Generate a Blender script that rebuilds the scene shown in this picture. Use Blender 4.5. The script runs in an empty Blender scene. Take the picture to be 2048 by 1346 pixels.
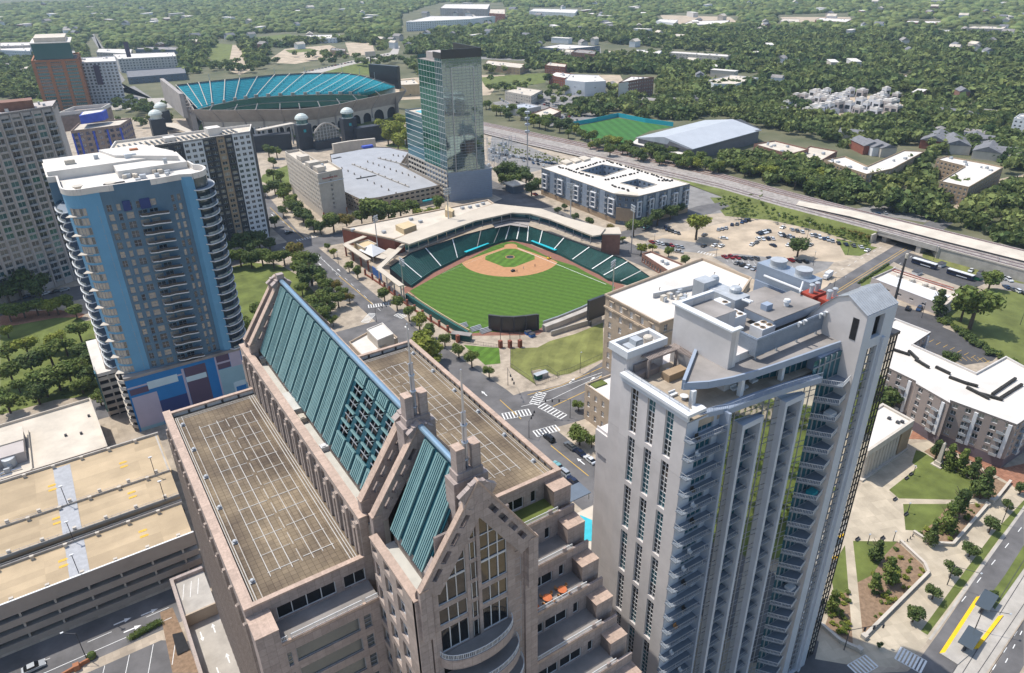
import bpy, bmesh, math, random
from mathutils import Vector, Matrix
R=math.radians
random.seed(7)
# ------------------------------------------------------------------ camera, sky, sun, exposure
CF,CP,CR,CH,CZ=1440.0,R(27.9),R(-1.0),R(57.1),165.0
FW=Vector((math.cos(CH)*math.cos(CP),math.sin(CH)*math.cos(CP),-math.sin(CP)))
_r=Vector((math.sin(CH),-math.cos(CH),0)); _u=_r.cross(FW)
RT=_r*math.cos(CR)+_u*math.sin(CR); UP=_u*math.cos(CR)-_r*math.sin(CR)
CAM=Vector((0,0,CZ))
sc=bpy.context.scene
cd=bpy.data.cameras.new('camera'); cam=bpy.data.objects.new('camera',cd); sc.collection.objects.link(cam)
M=Matrix((RT,UP,-FW)).transposed().to_4x4(); M.translation=CAM; cam.matrix_world=M
cd.sensor_width=36; cd.lens=36*CF/2048; cd.clip_start=1; cd.clip_end=20000
sc.camera=cam
SUN_EL,SUN_AZ=R(62),R(119)      # azimuth of the sun itself, measured from +x
w=bpy.data.worlds.new("World"); sc.world=w; w.use_nodes=True
nt=w.node_tree; sky=nt.nodes.new('ShaderNodeTexSky'); sky.sky_type='NISHITA'; sky.sun_disc=False
sky.sun_elevation=SUN_EL; sky.sun_rotation=R(90)-SUN_AZ; sky.air_density=1.2; sky.dust_density=1.5
bg=nt.nodes['Background']; nt.links.new(sky.outputs[0],bg.inputs[0]); bg.inputs[1].default_value=0.15
sd=bpy.data.lights.new('sun','SUN'); sd.energy=3.8; sd.angle=R(0.5); sd.color=(1,.95,.87)
so=bpy.data.objects.new('sun',sd); sc.collection.objects.link(so)
sv=Vector((math.cos(SUN_AZ)*math.cos(SUN_EL),math.sin(SUN_AZ)*math.cos(SUN_EL),math.sin(SUN_EL)))
so.rotation_euler=sv.to_track_quat('Z','Y').to_euler()
vs=sc.view_settings; vs.view_transform='Standard'; vs.look='None'; vs.exposure=0.32; vs.gamma=1
try:
    sc.cycles.max_bounces=6; sc.cycles.diffuse_bounces=3; sc.cycles.glossy_bounces=3; sc.cycles.transmission_bounces=3
    sc.cycles.volume_bounces=0; sc.cycles.volume_step_rate=10; sc.cycles.caustics_reflective=False; sc.cycles.caustics_refractive=False
except Exception: pass
# ------------------------------------------------------------------ pixel helpers (photograph pixels -> points at a known height)
def ray(x,y): return FW+RT*((x-1024)/CF)+UP*((673-y)/CF)
def G(x,y,z=0.0):
    r=ray(x,y); t=(z-CZ)/r.z; p=CAM+r*t; return Vector((p.x,p.y,z))
def px_of(p):
    d=Vector(p)-CAM; Z=d.dot(FW); return 1024+CF*d.dot(RT)/Z, 673-CF*d.dot(UP)/Z, Z
def GS(pts,z=0.0): return [G(a,b,z) for a,b in pts]
# ------------------------------------------------------------------ materials
MT={}
def mat(name,col,rough=.8,var=.12,scale=.5,metal=0,bump=0,bscale=4,spec=.3,col2=None,rand=0,brick=None,stripes=None,isl=0,warp=0):
    m=bpy.data.materials.new(name); m.use_nodes=True; n=m.node_tree; b=n.nodes['Principled BSDF']
    b.inputs['Roughness'].default_value=rough; b.inputs['Metallic'].default_value=metal
    b.inputs['Specular IOR Level'].default_value=spec
    geo=n.nodes.new('ShaderNodeNewGeometry'); L=n.links
    c1=[c*(1-var) for c in col]; c2=[min(1,c*(1+var)) for c in col] if col2 is None else col2
    if col2 is not None: c1=col
    ns=n.nodes.new('ShaderNodeTexNoise'); ns.inputs['Scale'].default_value=scale; ns.inputs['Detail'].default_value=6
    ns.inputs['Roughness'].default_value=.6
    L.new(geo.outputs['Position'],ns.inputs['Vector'])
    rp=n.nodes.new('ShaderNodeValToRGB'); rp.color_ramp.elements[0].position=.33; rp.color_ramp.elements[1].position=.67
    rp.color_ramp.elements[0].color=(*c1,1); rp.color_ramp.elements[1].color=(*c2,1)
    L.new(ns.outputs['Fac'],rp.inputs['Fac']); out=rp.outputs['Color']
    def mix(a,bcol,fac,mode='MIX'):
        x=n.nodes.new('ShaderNodeMix'); x.data_type='RGBA'; x.blend_type=mode
        if isinstance(fac,float): x.inputs[0].default_value=fac
        else: L.new(fac,x.inputs[0])
        L.new(a,x.inputs[6])
        if isinstance(bcol,tuple): x.inputs[7].default_value=bcol
        else: L.new(bcol,x.inputs[7])
        return x.outputs[2]
    if brick:   # (angle, width, height, mortar colour, mortar)  joints in plan or wall
        tc=n.nodes.new('ShaderNodeMapping'); tc.inputs['Rotation'].default_value=brick[5] if len(brick)>5 else (0,0,brick[0])
        L.new(geo.outputs['Position'],tc.inputs['Vector'])
        bt=n.nodes.new('ShaderNodeTexBrick'); bt.offset=0 if len(brick)<7 else brick[6]
        bt.inputs['Scale'].default_value=1; bt.inputs['Brick Width'].default_value=brick[1]; bt.inputs['Row Height'].default_value=brick[2]
        bt.inputs['Mortar Size'].default_value=brick[4]; bt.inputs['Mortar Smooth'].default_value=.2
        bt.inputs['Color1'].default_value=(.8,.8,.8,1); bt.inputs['Color2'].default_value=(1,1,1,1); bt.inputs['Mortar'].default_value=(*brick[3],1)
        L.new(tc.outputs[0],bt.inputs['Vector']); out=mix(out,bt.outputs['Color'],1.0,'MULTIPLY')
    if stripes: # (angle, width, factor)
        mp=n.nodes.new('ShaderNodeMapping'); mp.inputs['Rotation'].default_value=(0,0,stripes[0]); L.new(geo.outputs['Position'],mp.inputs['Vector'])
        wv=n.nodes.new('ShaderNodeTexWave'); wv.inputs['Scale'].default_value=.314/stripes[1]*1.0; wv.inputs['Distortion'].default_value=warp
        L.new(mp.outputs[0],wv.inputs['Vector']); rr=n.nodes.new('ShaderNodeValToRGB')
        rr.color_ramp.elements[0].position=.42; rr.color_ramp.elements[1].position=.58
        rr.color_ramp.elements[0].color=(stripes[2],)*3+(1,); rr.color_ramp.elements[1].color=(1,1,1,1)
        L.new(wv.outputs['Fac'],rr.inputs['Fac']); out=mix(out,rr.outputs['Color'],1.0,'MULTIPLY')
    if rand or isl:
        hv=n.nodes.new('ShaderNodeHueSaturation')
        if rand:
            oi=n.nodes.new('ShaderNodeObjectInfo'); src=oi.outputs['Random']
        else: src=geo.outputs['Random Per Island']
        a=rand or isl
        mr=n.nodes.new('ShaderNodeMapRange'); mr.inputs[3].default_value=1-a; mr.inputs[4].default_value=1+a; L.new(src,mr.inputs[0])
        L.new(mr.outputs[0],hv.inputs['Value'])
        mr2=n.nodes.new('ShaderNodeMapRange'); mr2.inputs[3].default_value=.5-a*.04; mr2.inputs[4].default_value=.5+a*.07; L.new(src,mr2.inputs[0])
        mr2.inputs[3].default_value=.475 if rand else .49; mr2.inputs[4].default_value=.515 if rand else .505
        L.new(mr2.outputs[0],hv.inputs['Hue']); L.new(out,hv.inputs['Color']); out=hv.outputs['Color']
    L.new(out,b.inputs['Base Color'])
    if bump:
        n2=n.nodes.new('ShaderNodeTexNoise'); n2.inputs['Scale'].default_value=bscale; n2.inputs['Detail'].default_value=4; L.new(geo.outputs['Position'],n2.inputs['Vector'])
        bp=n.nodes.new('ShaderNodeBump'); bp.inputs['Strength'].default_value=bump; bp.inputs['Distance'].default_value=.3
        L.new(n2.outputs['Fac'],bp.inputs['Height']); L.new(bp.outputs[0],b.inputs['Normal'])
    MT[name]=m; return m
def glass(name,col,rough=.06,metal=.55,wav=.02,wsc=.35):
    m=bpy.data.materials.new(name); m.use_nodes=True; n=m.node_tree; b=n.nodes['Principled BSDF']
    b.inputs['Base Color'].default_value=(*col,1); b.inputs['Roughness'].default_value=rough; b.inputs['Metallic'].default_value=metal
    b.inputs['Specular IOR Level'].default_value=.8
    if wav:
        g=n.nodes.new('ShaderNodeNewGeometry'); t=n.nodes.new('ShaderNodeTexNoise'); t.inputs['Scale'].default_value=wsc; t.inputs['Detail'].default_value=2
        n.links.new(g.outputs['Position'],t.inputs['Vector']); bp=n.nodes.new('ShaderNodeBump'); bp.inputs['Strength'].default_value=1; bp.inputs['Distance'].default_value=wav
        n.links.new(t.outputs['Fac'],bp.inputs['Height']); n.links.new(bp.outputs[0],b.inputs['Normal'])
    MT[name]=m; return m
# ------------------------------------------------------------------ mesh builder
WL={}      # world location of every object made
MC={}
EK=[0]      # every box grows by its own few millimetres, so no two trims share a plane
class MB:
    def __init__(s): s.v=[]; s.f=[]; s.m=[]; s.mi=0
    def q(s,*p):
        i=len(s.v); s.v+= [tuple(a) for a in p]; s.f.append(tuple(range(i,i+len(p)))); s.m.append(s.mi); return s
    def box(s,x0,y0,z0,x1,y1,z1,bot=False):
        EK[0]+=1; e=.003+.0037*(EK[0]%8); x0-=e;y0-=e;x1+=e;y1+=e;z1+=e
        a=(x0,y0,z0);b=(x1,y0,z0);c=(x1,y1,z0);d=(x0,y1,z0);e=(x0,y0,z1);f=(x1,y0,z1);g=(x1,y1,z1);h=(x0,y1,z1)
        i=len(s.v); s.v+=[a,b,c,d,e,f,g,h]
        F=[(4,5,6,7),(0,1,5,4),(1,2,6,5),(2,3,7,6),(3,0,4,7)]
        F.append((3,2,1,0))
        for t in F: s.f.append(tuple(i+k for k in t)); s.m.append(s.mi)
        return s
    def bx(s,O,U,V,N,u0,v0,n0,u1,v1,n1):   # oriented box
        EK[0]+=1; e=.003+.0037*(EK[0]%8); u0-=e;v0-=e;u1+=e;v1+=e;n1+=e
        i=len(s.v)
        for n_ in (n0,n1):
            for (a,b) in ((u0,v0),(u1,v0),(u1,v1),(u0,v1)): s.v.append(tuple(O+U*a+V*b+N*n_))
        for t in ((4,5,6,7),(3,2,1,0),(0,1,5,4),(1,2,6,5),(2,3,7,6),(3,0,4,7)): s.f.append(tuple(i+k for k in t)); s.m.append(s.mi)
        return s
    def prism(s,P,z0,z1,bot=True,mi_top=None):
        EK[0]+=1; z1+=.003+.0037*(EK[0]%8)
        n=len(P); i=len(s.v); s.v+=[(p[0],p[1],z0) for p in P]+[(p[0],p[1],z1) for p in P]
        for k in range(n):
            j=(k+1)%n; s.f.append((i+k,i+j,i+n+j,i+n+k)); s.m.append(s.mi)
        s.f.append(tuple(range(i+n,i+2*n))); s.m.append(s.mi if mi_top is None else mi_top)
        if bot: s.f.append(tuple(range(i+n-1,i-1,-1))); s.m.append(s.mi)
        return s
    def wallring(s,P,t,z0,z1):          # closed ring wall, inset t
        Q=inset(P,t); n=len(P)
        for k in range(n):
            j=(k+1)%n
            a,b,c,d=P[k],P[j],Q[j],Q[k]
            s.q((a[0],a[1],z0),(b[0],b[1],z0),(b[0],b[1],z1),(a[0],a[1],z1))
            s.q((d[0],d[1],z1),(c[0],c[1],z1),(c[0],c[1],z0),(d[0],d[1],z0))
            s.q((a[0],a[1],z1),(b[0],b[1],z1),(c[0],c[1],z1),(d[0],d[1],z1))
        return s
    def path(s,P,wd,z0,z1):             # open wall along a polyline
        for a,b in zip(P[:-1],P[1:]):
            a=Vector(a[:2]);b=Vector(b[:2]);d=(b-a)
            if d.length<1e-6: continue
            d.normalize();nn=Vector((-d.y,d.x))*wd/2
            s.prism([a-nn,b-nn,b+nn,a+nn],z0,z1)
        return s
    def tube(s,p,q,r,n=6,r2=None,cap=True):
        p=Vector(p);q=Vector(q);d=q-p
        if d.length<1e-6: return s
        d.normalize(); a=d.orthogonal().normalized(); b=d.cross(a); r2=r if r2 is None else r2; i=len(s.v)
        for c,rr in ((p,r),(q,r2)):
            for k in range(n):
                t=2*math.pi*k/n; s.v.append(tuple(c+a*math.cos(t)*rr+b*math.sin(t)*rr))
        for k in range(n):
            j=(k+1)%n; s.f.append((i+k,i+j,i+n+j,i+n+k)); s.m.append(s.mi)
        if cap:
            s.f.append(tuple(range(i+n-1,i-1,-1))); s.m.append(s.mi); s.f.append(tuple(range(i+n,i+2*n))); s.m.append(s.mi)
        return s
    def lathe(s,cx,cy,prof,n=12):       # prof [(r,z)...]
        i=len(s.v)
        for r,z in prof:
            for k in range(n): t=2*math.pi*k/n; s.v.append((cx+r*math.cos(t),cy+r*math.sin(t),z))
        for a in range(len(prof)-1):
            for k in range(n):
                j=(k+1)%n; s.f.append((i+a*n+k,i+a*n+j,i+(a+1)*n+j,i+(a+1)*n+k)); s.m.append(s.mi)
        s.f.append(tuple(i+(len(prof)-1)*n+k for k in range(n))); s.m.append(s.mi)
        return s
    def slab(s,O,U,V,N,w,h,t,holes=(),back=True,edge=True):
        us=sorted({0.0,w}|{min(max(x,0),w) for hh in holes for x in (hh[0],hh[2])})
        vs=sorted({0.0,h}|{min(max(x,0),h) for hh in holes for x in (hh[1],hh[3])})
        nu,nv=len(us)-1,len(vs)-1
        ui={x:i for i,x in enumerate(us)}; vi={x:i for i,x in enumerate(vs)}
        E=[[False]*nv for _ in range(nu)]
        for a,b,c,d in holes:
            a,c=min(max(a,0),w),min(max(c,0),w); b,d=min(max(b,0),h),min(max(d,0),h)
            for i in range(ui[a],ui[c]):
                for j in range(vi[b],vi[d]): E[i][j]=True
        P=lambda u,v,n: O+U*u+V*v-N*n
        # merge full rows of solid cells to keep the mesh light
        for j in range(nv):
            i=0
            while i<nu:
                if E[i][j]: i+=1; continue
                k=i
                while k<nu and not E[k][j]: k+=1
                s.q(P(us[i],vs[j],0),P(us[k],vs[j],0),P(us[k],vs[j+1],0),P(us[i],vs[j+1],0))
                if back: s.q(P(us[i],vs[j+1],t),P(us[k],vs[j+1],t),P(us[k],vs[j],t),P(us[i],vs[j],t))
                i=k
        for a,b,c,d in holes:
            a,c=min(max(a,0),w),min(max(c,0),w); b,d=min(max(b,0),h),min(max(d,0),h)
            if b>0: s.q(P(a,b,0),P(a,b,t),P(c,b,t),P(c,b,0))
            if d<h: s.q(P(c,d,0),P(c,d,t),P(a,d,t),P(a,d,0))
            if a>0: s.q(P(a,d,0),P(a,d,t),P(a,b,t),P(a,b,0))
            if c<w: s.q(P(c,b,0),P(c,b,t),P(c,d,t),P(c,d,0))
        if edge:
            s.q(P(0,0,0),P(0,h,0),P(0,h,t),P(0,0,t)); s.q(P(w,0,t),P(w,h,t),P(w,h,0),P(w,0,0))
            s.q(P(0,h,0),P(w,h,0),P(w,h,t),P(0,h,t)); s.q(P(0,0,t),P(w,0,t),P(w,0,0),P(0,0,0))
        return s
    def mesh(s,name,mats,off=(0,0,0)):
        me=bpy.data.meshes.new(name)
        ox,oy,oz=off
        me.from_pydata([(x-ox,y-oy,z-oz) for x,y,z in s.v],[],s.f)
        for m in mats: me.materials.append(MT[m])
        if len(mats)>1: me.polygons.foreach_set('material_index',s.m)
        me.update(); return me
    def obj(s,name,mats,parent=None,**k):
        if not s.f: return None
        if isinstance(mats,str): mats=[mats]
        if parent is not None: off=WL[parent.name]
        else:
            xs=[v[0] for v in s.v]; ys=[v[1] for v in s.v]; zs=[v[2] for v in s.v]
            off=((min(xs)+max(xs))/2,(min(ys)+max(ys))/2,min(zs))
        me=s.mesh(name,mats,off); o=bpy.data.objects.new(name,me); sc.collection.objects.link(o)
        if parent is not None: o.parent=parent
        else: o.location=off
        WL[o.name]=tuple(off)
        for a,b in k.items(): o[a]=b
        return o
def inset(P,t):
    P=[Vector(p[:2]) for p in P]; n=len(P)
    ar=sum(P[k].x*P[(k+1)%n].y-P[(k+1)%n].x*P[k].y for k in range(n)); sgn=1 if ar>0 else -1; Q=[]
    for k in range(n):
        a,b,c=P[k-1],P[k],P[(k+1)%n]; d1=(b-a).normalized(); d2=(c-b).normalized()
        n1=Vector((-d1.y,d1.x))*sgn; n2=Vector((-d2.y,d2.x))*sgn; m=(n1+n2)
        if m.length<1e-4: m=n1
        m=m/m.dot(n1) if abs(m.dot(n1))>.2 else n1
        Q.append(b+m*t)
    return Q
def thing(name,label,cat,loc,group=None,kind=None):
    o=bpy.data.objects.new(name,None); sc.collection.objects.link(o); o.location=loc; o.empty_display_size=.5
    WL[o.name]=tuple(loc)
    if kind: o['kind']=kind
    else: o['label']=label; o['category']=cat
    if group: o['group']=group
    return o
def tag(o,label,cat,group=None):
    o['label']=label; o['category']=cat
    if group: o['group']=group
    return o
def ccw(P):
    n=len(P); a=sum(P[k][0]*P[(k+1)%n][1]-P[(k+1)%n][0]*P[k][1] for k in range(n))
    return list(P) if a>0 else list(P)[::-1]
Z3=Vector((0,0,1))
# ------------------------------------------------------------------ windows
WIN={}
def winmesh(w,h,style,gl,fr):
    k=(round(w,2),round(h,2),style,gl,fr)
    if k in WIN: return WIN[k]
    b=MB(); O=Vector((0,0,0));U=Vector((1,0,0));V=Vector((0,1,0));N=Vector((0,0,1))
    b.mi=0; b.q((0,0,-.12),(w,0,-.12),(w,h,-.12),(0,h,-.12)); b.mi=1
    f=.07 if style[0]!='f' else .12; nx,ny=int(style[1]),int(style[2])
    for i in range(nx+1):
        x=w*i/nx; x0=max(0,x-f/2) if 0<i<nx else (0 if i==0 else w-f); b.bx(O,U,V,N,x0,0,-.12,x0+f,h,-.04)
    for j in range(ny+1):
        y=h*j/ny; y0=max(0,y-f/2) if 0<j<ny else (0 if j==0 else h-f); b.bx(O,U,V,N,f,y0,-.12,w-f,y0+f,-.045)
    if style[0]=='s': b.bx(O,U,V,N,-.1,-.12,0,w+.1,0,.12)
    me=b.mesh('window',[gl,fr]); WIN[k]=me; return me
class Wins:
    def __init__(s,T,name='window'): s.T=T; s.L=[]; s.name=name
    def add(s,O,U,V,N,w,h,style='p21',gl='glass_dark',fr='frame_white'):
        s.L.append((O.copy(),U,V,N,w,h,style,gl,fr))
    def done(s,lim=100):
        T=s.T; tl=Vector(WL[T.name])
        def key(r):
            c=r[0]+r[1]*r[4]/2+r[2]*r[5]/2; d=CAM-c; x,y,Z=px_of(c); out=not(-20<x<2068 and -20<y<1366)
            return (1 if out else 0, -r[4]*r[5]*max(0,r[3].dot(d.normalized()))/d.length_squared)
        s.L.sort(key=key)
        for r in s.L[:lim]:
            O,U,V,N,w,h,st,gl,fr=r; o=bpy.data.objects.new(s.name,winmesh(w,h,st,gl,fr)); sc.collection.objects.link(o); o.parent=T
            m=Matrix((U,V,N)).transposed().to_4x4(); m.translation=O-tl; o.matrix_basis=m
        rest=s.L[lim:]
        if rest:
            b=MB(); ms=[]
            for O,U,V,N,w,h,st,gl,fr in rest:
                me=winmesh(w,h,st,gl,fr)
                i=len(b.v); idx=[]
                for nm in (gl,fr):
                    if nm not in ms: ms.append(nm)
                    idx.append(ms.index(nm))
                for vv in me.vertices: b.v.append(tuple(O+U*vv.co.x+V*vv.co.y+N*vv.co.z))
                for p in me.polygons: b.f.append(tuple(i+k for k in p.vertices)); b.m.append(idx[p.material_index])
            b.obj(s.name,ms,T,kind='stuff')
def facade(mb,W,a,b,z0,z1,nf,nb,ww,wh,sill=.9,t=.35,style='p21',gls=('glass_dark',),fr='frame_white',m0=0,m1=0,skip=None,base=0,mi=0,back=False,pr=None):
    """wall with window openings from a to b (outside on the right-hand side when walking a->b ... N given by cross)"""
    a=Vector((a[0],a[1],0)); b=Vector((b[0],b[1],0)); U=(b-a); L=U.length; U.normalize(); N=U.cross(Z3); O=Vector((a.x,a.y,z0)); H=z1-z0
    fh=(H-base-m1)/nf if nf else H; bw=(L-2*m0)/nb if nb else L; holes=[]; mb.mi=mi
    for j in range(nf):
        for i in range(nb):
            if skip and skip(i,j): continue
            u=m0+bw*i+(bw-ww)/2; v=base+fh*j+sill
            hh=min(wh,H-v-.05); holes.append((round(u,3),round(v,3),round(u+ww,3),round(v+hh,3)))
            if W: W.add(O+U*u+Z3*v-N*(t-.13) ,U,Z3,N,ww,round(hh,2),style,(pr or random).choice(gls),fr)
    mb.slab(O,U,Z3,N,L,H,t,holes,back=back,edge=False)
def faces_cam(a,b):
    a=Vector(a[:2]);b=Vector(b[:2]);d=b-a; n=Vector((d.y,-d.x)); return n.dot(Vector((0,0))-(a+b)/2)>0
def building(name,label,cat,P,z1,z0=0,fl=3.3,bay=4,ww=1.6,wh=1.7,wall='stone_beige',roof='roof_white',gls=('glass_dark',),fr='frame_white',style='p21',group=None,par=.9,base=0,trim=None,units=0,sill=.9,T=None,mats=None,skip=None,lim=100,fin=True,coping=True,wins=True,unit_mat='metal_grey'):
    P=ccw([Vector(p[:2]) for p in P]); cx=sum(p.x for p in P)/len(P); cy=sum(p.y for p in P)/len(P)
    if T is None: T=thing(name,label,cat,(cx,cy,z0),group)
    mb=MB(); W=Wins(T); n=len(P)
    for k in range(n):
        a,b=P[k],P[(k+1)%n]
        if faces_cam(a,b) and wins:
            L=(b-a).length; nb=max(1,int(round(L/bay))) if L>ww*1.3 else 0; nf=max(1,int(round((z1-z0-base-par)/fl)))
            facade(mb,W,a,b,z0,z1,nf,nb,ww,wh,style=style,gls=gls,fr=fr,base=base,m1=par,m0=.3,sill=sill,skip=skip)
        else: mb.q((a.x,a.y,z0),(b.x,b.y,z0),(b.x,b.y,z1),(a.x,a.y,z1))
    # dark inner core behind the openings
    mb.mi=0
    mb.obj('wall',[wall],T)
    rf=MB(); Q=inset(P,.34); rf.prism(Q,z0+.05,z1-par); rf.obj('roof',[roof],T)
    cp=MB(); 
    if coping: cp.wallring(inset(P,-.06),.46,z1-.0,z1+.12); 
    cp2=MB(); cp2.wallring(inset(P,.3),.12,z1-par-.02,z1+.01)
    cp.v2=None
    i=len(cp.v); cp.v+=cp2.v; cp.f+=[tuple(i+k for k in f) for f in cp2.f]; cp.m+=cp2.m
    cp.obj('parapet',[trim or wall],T)
    if units: roof_units(T,P,z1-par,units,unit_mat)
    if fin: W.done(lim)
    return T,W
def inpoly(x,y,P):
    c=False; n=len(P)
    for i in range(n):
        a,b=P[i],P[(i+1)%n]
        if (a[1]>y)!=(b[1]>y) and x<(b[0]-a[0])*(y-a[1])/(b[1]-a[1])+a[0]: c=not c
    return c
def roof_units(T,P,z,n,m='metal_grey',smin=1.2,smax=3.2,name='rooftop_unit'):
    xs=[p[0] for p in P]; ys=[p[1] for p in P]; k=0; t=0
    I=inset(P,smax)
    while k<n and t<n*20:
        t+=1; x=random.uniform(min(xs),max(xs)); y=random.uniform(min(ys),max(ys))
        if not inpoly(x,y,I): continue
        s=random.uniform(smin,smax)/2; h=random.uniform(.7,1.8)
        b=MB(); b.box(x-s,y-s*.7,z,x+s,y+s*.7,z+h); b.box(x-s*.9,y-s*.6,z+h,x+s*.1,y+s*.6,z+h+.12)
        b.lathe(x+s*.55,y,[(s*.3,z+h),(s*.3,z+h+.25)],8)
        b.obj(name,[m],T); k+=1
# ------------------------------------------------------------------ palette
mat('asphalt',(.125,.12,.12),.9,.3,.09,bump=.05); mat('asphalt_light',(.22,.21,.20),.9,.2,.12)
mat('asphalt_dark',(.075,.073,.075),.9,.15,.2)
mat('concrete_walk',(.40,.335,.26),.9,.22,.12,brick=(0,1.8,1.8,(.72,.7,.68),.02)); mat('concrete',(.4,.37,.33),.88,.15,.25)
mat('concrete_plaza',(.48,.41,.31),.9,.16,.15,brick=(R(20),3,3,(.8,.78,.75),.02))
mat('paint_white',(.72,.72,.7),.8,.12,2); mat('paint_yellow',(.62,.38,.06),.8,.15,2); mat('tactile_yellow',(.85,.5,.02),.8,.08,1)
mat('grass_bright',(.085,.17,.02),.95,.2,.25,stripes=(R(61),4.4,.8),bump=.1); mat('grass_field',(.075,.15,.018),.95,.15,.5,stripes=(R(-29),4.4,.8))
mat('grass',(.115,.14,.035),.95,.3,.12,bump=.1); mat('grass_dry',(.17,.18,.055),.95,.3,.1,stripes=(R(52),7,.88),warp=4)
mat('grass_plain',(.125,.145,.04),.95,.28,.07); mat('field_far',(.045,.15,.03),.95,.12,.1,stripes=(R(25),9,.8))
mat('dirt',(.42,.22,.11),.95,.1,.4); mat('dirt_pale',(.42,.34,.25),.95,.25,.06); mat('track_red',(.23,.11,.08),.95,.12,.5)
mat('mulch',(.23,.155,.10),.95,.25,1); mat('brick_paving',(.33,.16,.10),.9,.15,.5,brick=(R(10),1.2,1.2,(.6,.6,.6),.04))
mat('ground_forest',(.08,.09,.045),.97,.35,.02,col2=(.16,.15,.09)); mat('ballast',(.3,.27,.245),.95,.3,.4); mat('rust_rail',(.16,.08,.055),.7,.2,.5)
mat('roof_white',(.62,.58,.53),.85,.13,.1); mat('roof_cream',(.54,.48,.40),.9,.15,.1); mat('roof_grey',(.26,.24,.225),.9,.25,.12)
mat('roof_metal',(.45,.47,.5),.45,.06,.1,stripes=(0,1.6,.9)); mat('roof_deck',(.33,.34,.36),.9,.08,.1)
mat('stone_beige',(.42,.335,.25),.85,.1,.3); mat('stone_tan',(.34,.25,.165),.85,.1,.4); mat('stone_pale',(.5,.45,.385),.85,.08,.3)
mat('granite',(.37,.305,.28),.62,.12,1.6,spec=.3,brick=(0,1.5,1.5,(.5,.5,.5),.022,(R(90),0,0)))
mat('granite_side',(.39,.32,.28),.62,.14,1.6,brick=(0,1.5,1.5,(.5,.5,.5),.022,(R(90),0,R(90))))
mat('granite_top',(.47,.35,.28),.7,.15,2,brick=(0,1.5,1.5,(.7,.7,.7),.02))
mat('paver_roof',(.105,.08,.06),.95,.4,.07,col2=(.30,.235,.155),brick=(0,1.05,1.05,(.45,.42,.4),.045),bump=.1)
mat('green_metal',(.19,.33,.34),.33,.08,.6,metal=.25,spec=.5); mat('green_metal_dark',(.012,.07,.10),.35,.1,.6,metal=.3)
mat('pipe_blue',(.23,.34,.44),.3,.06,.5,metal=.5); mat('steel',(.5,.52,.56),.3,.05,1,metal=.7); mat('terrace_light',(.5,.49,.45),.9,.08,.5)
mat('white_paint',(.60,.61,.62),.6,.05,.4); mat('panel_white',(.50,.49,.50),.75,.05,.2,brick=(0,40,3.1,(.62,.62,.63),.035,(R(90),0,0)))
mat('panel_white_side',(.66,.62,.60),.75,.08,.25,brick=(0,40,3.1,(.6,.6,.6),.035,(R(90),0,R(90))))  # sunlit warmth of the condominium side face put into the white
mat('fin_shade_blue',(.46,.50,.56),.5,.05,.3); mat('panel_bluegrey',(.28,.33,.41),.6,.06,.3); mat('metal_grey',(.42,.44,.46),.5,.12,.5,metal=.2); mat('metal_dark',(.06,.06,.065),.6,.15,.5)  # condominium front white carries its bluish shade in the colour
mat('unit_black',(.035,.033,.03),.7,.2,1); mat('unit_tan',(.5,.45,.38),.6,.1,.5); mat('louver',(.30,.35,.42),.5,.06,.5,metal=.3)
mat('blue_light',(.12,.30,.46),.6,.05,.2); mat('blue_dark',(.085,.155,.22),.6,.07,.2); mat('mural_blue',(.02,.17,.42),.7,.05,.2)
mat('mural_teal',(.27,.42,.47),.7,.05,.2); mat('mural_plum',(.10,.07,.11),.7,.05,.2); mat('mural_lilac',(.42,.38,.46),.7,.05,.2); mat('mural_navy',(.03,.05,.16),.7,.05,.2); mat('mural_pale',(.5,.62,.66),.7,.05,.2)
mat('garage_tan',(.46,.355,.23),.92,.14,.09,brick=(0,30,2.9,(.85,.83,.8),.02),bump=.05); mat('garage_wall',(.33,.28,.24),.85,.08,.2); mat('garage_patch',(.36,.365,.38),.85,.12,.8)
mat('void_dark',(.02,.02,.022),.9,.2,1); mat('brick_red',(.24,.085,.055),.85,.15,.4); mat('brick_brown',(.22,.12,.09),.85,.12,.4)  # void black stands in for unlit depth in openings
mat('brick_orange',(.36,.15,.075),.8,.1,.3); mat('tower_grey',(.43,.385,.36),.8,.07,.2); mat('bw_white',(.66,.66,.67),.75,.04,.2); mat('bw_black',(.055,.058,.065),.7,.1,.3)
mat('wrap_blue',(.06,.10,.45),.6,.12,.3); mat('wrap_tan',(.27,.21,.18),.8,.2,.4); mat('seat_blue',(.003,.21,.27),.85,.2,.3,stripes=(0,.9,.85)); mat('seat_green',(.012,.085,.075),.6,.2,.4)
mat('stadium_conc',(.33,.30,.28),.85,.12,.15); mat('stadium_dark',(.035,.04,.05),.6,.15,.2); mat('teal_paint',(.02,.28,.33),.5,.1,.4); mat('dome_pale',(.55,.6,.56),.4,.06,.3)
mat('trim_tan',(.55,.43,.26),.8,.08,.3); mat('taupe',(.30,.25,.225),.8,.06,.2); mat('taupe_light',(.55,.52,.49),.8,.05,.2); mat('slate',(.12,.15,.19),.7,.08,.3)
mat('purple_brick',(.14,.115,.13),.8,.1,.3); mat('shingle',(.17,.17,.18),.9,.2,.4); mat('wood',(.4,.2,.08),.7,.15,1); mat('terracotta',(.5,.15,.06),.8,.1,1)
mat('pool_water',(.05,.42,.5),.08,.08,.5,spec=.5); mat('ballpark_roof',(.50,.44,.36),.85,.08,.1); mat('red_machine',(.30,.05,.03),.6,.15,.5)
mat('conduit_grey',(.45,.43,.4),.7,.12,2); mat('slab_shade_grey',(.19,.22,.26),.7,.08,.5)  # slab grey has the bluish shade of the condominium balcony floors mixed in
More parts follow.
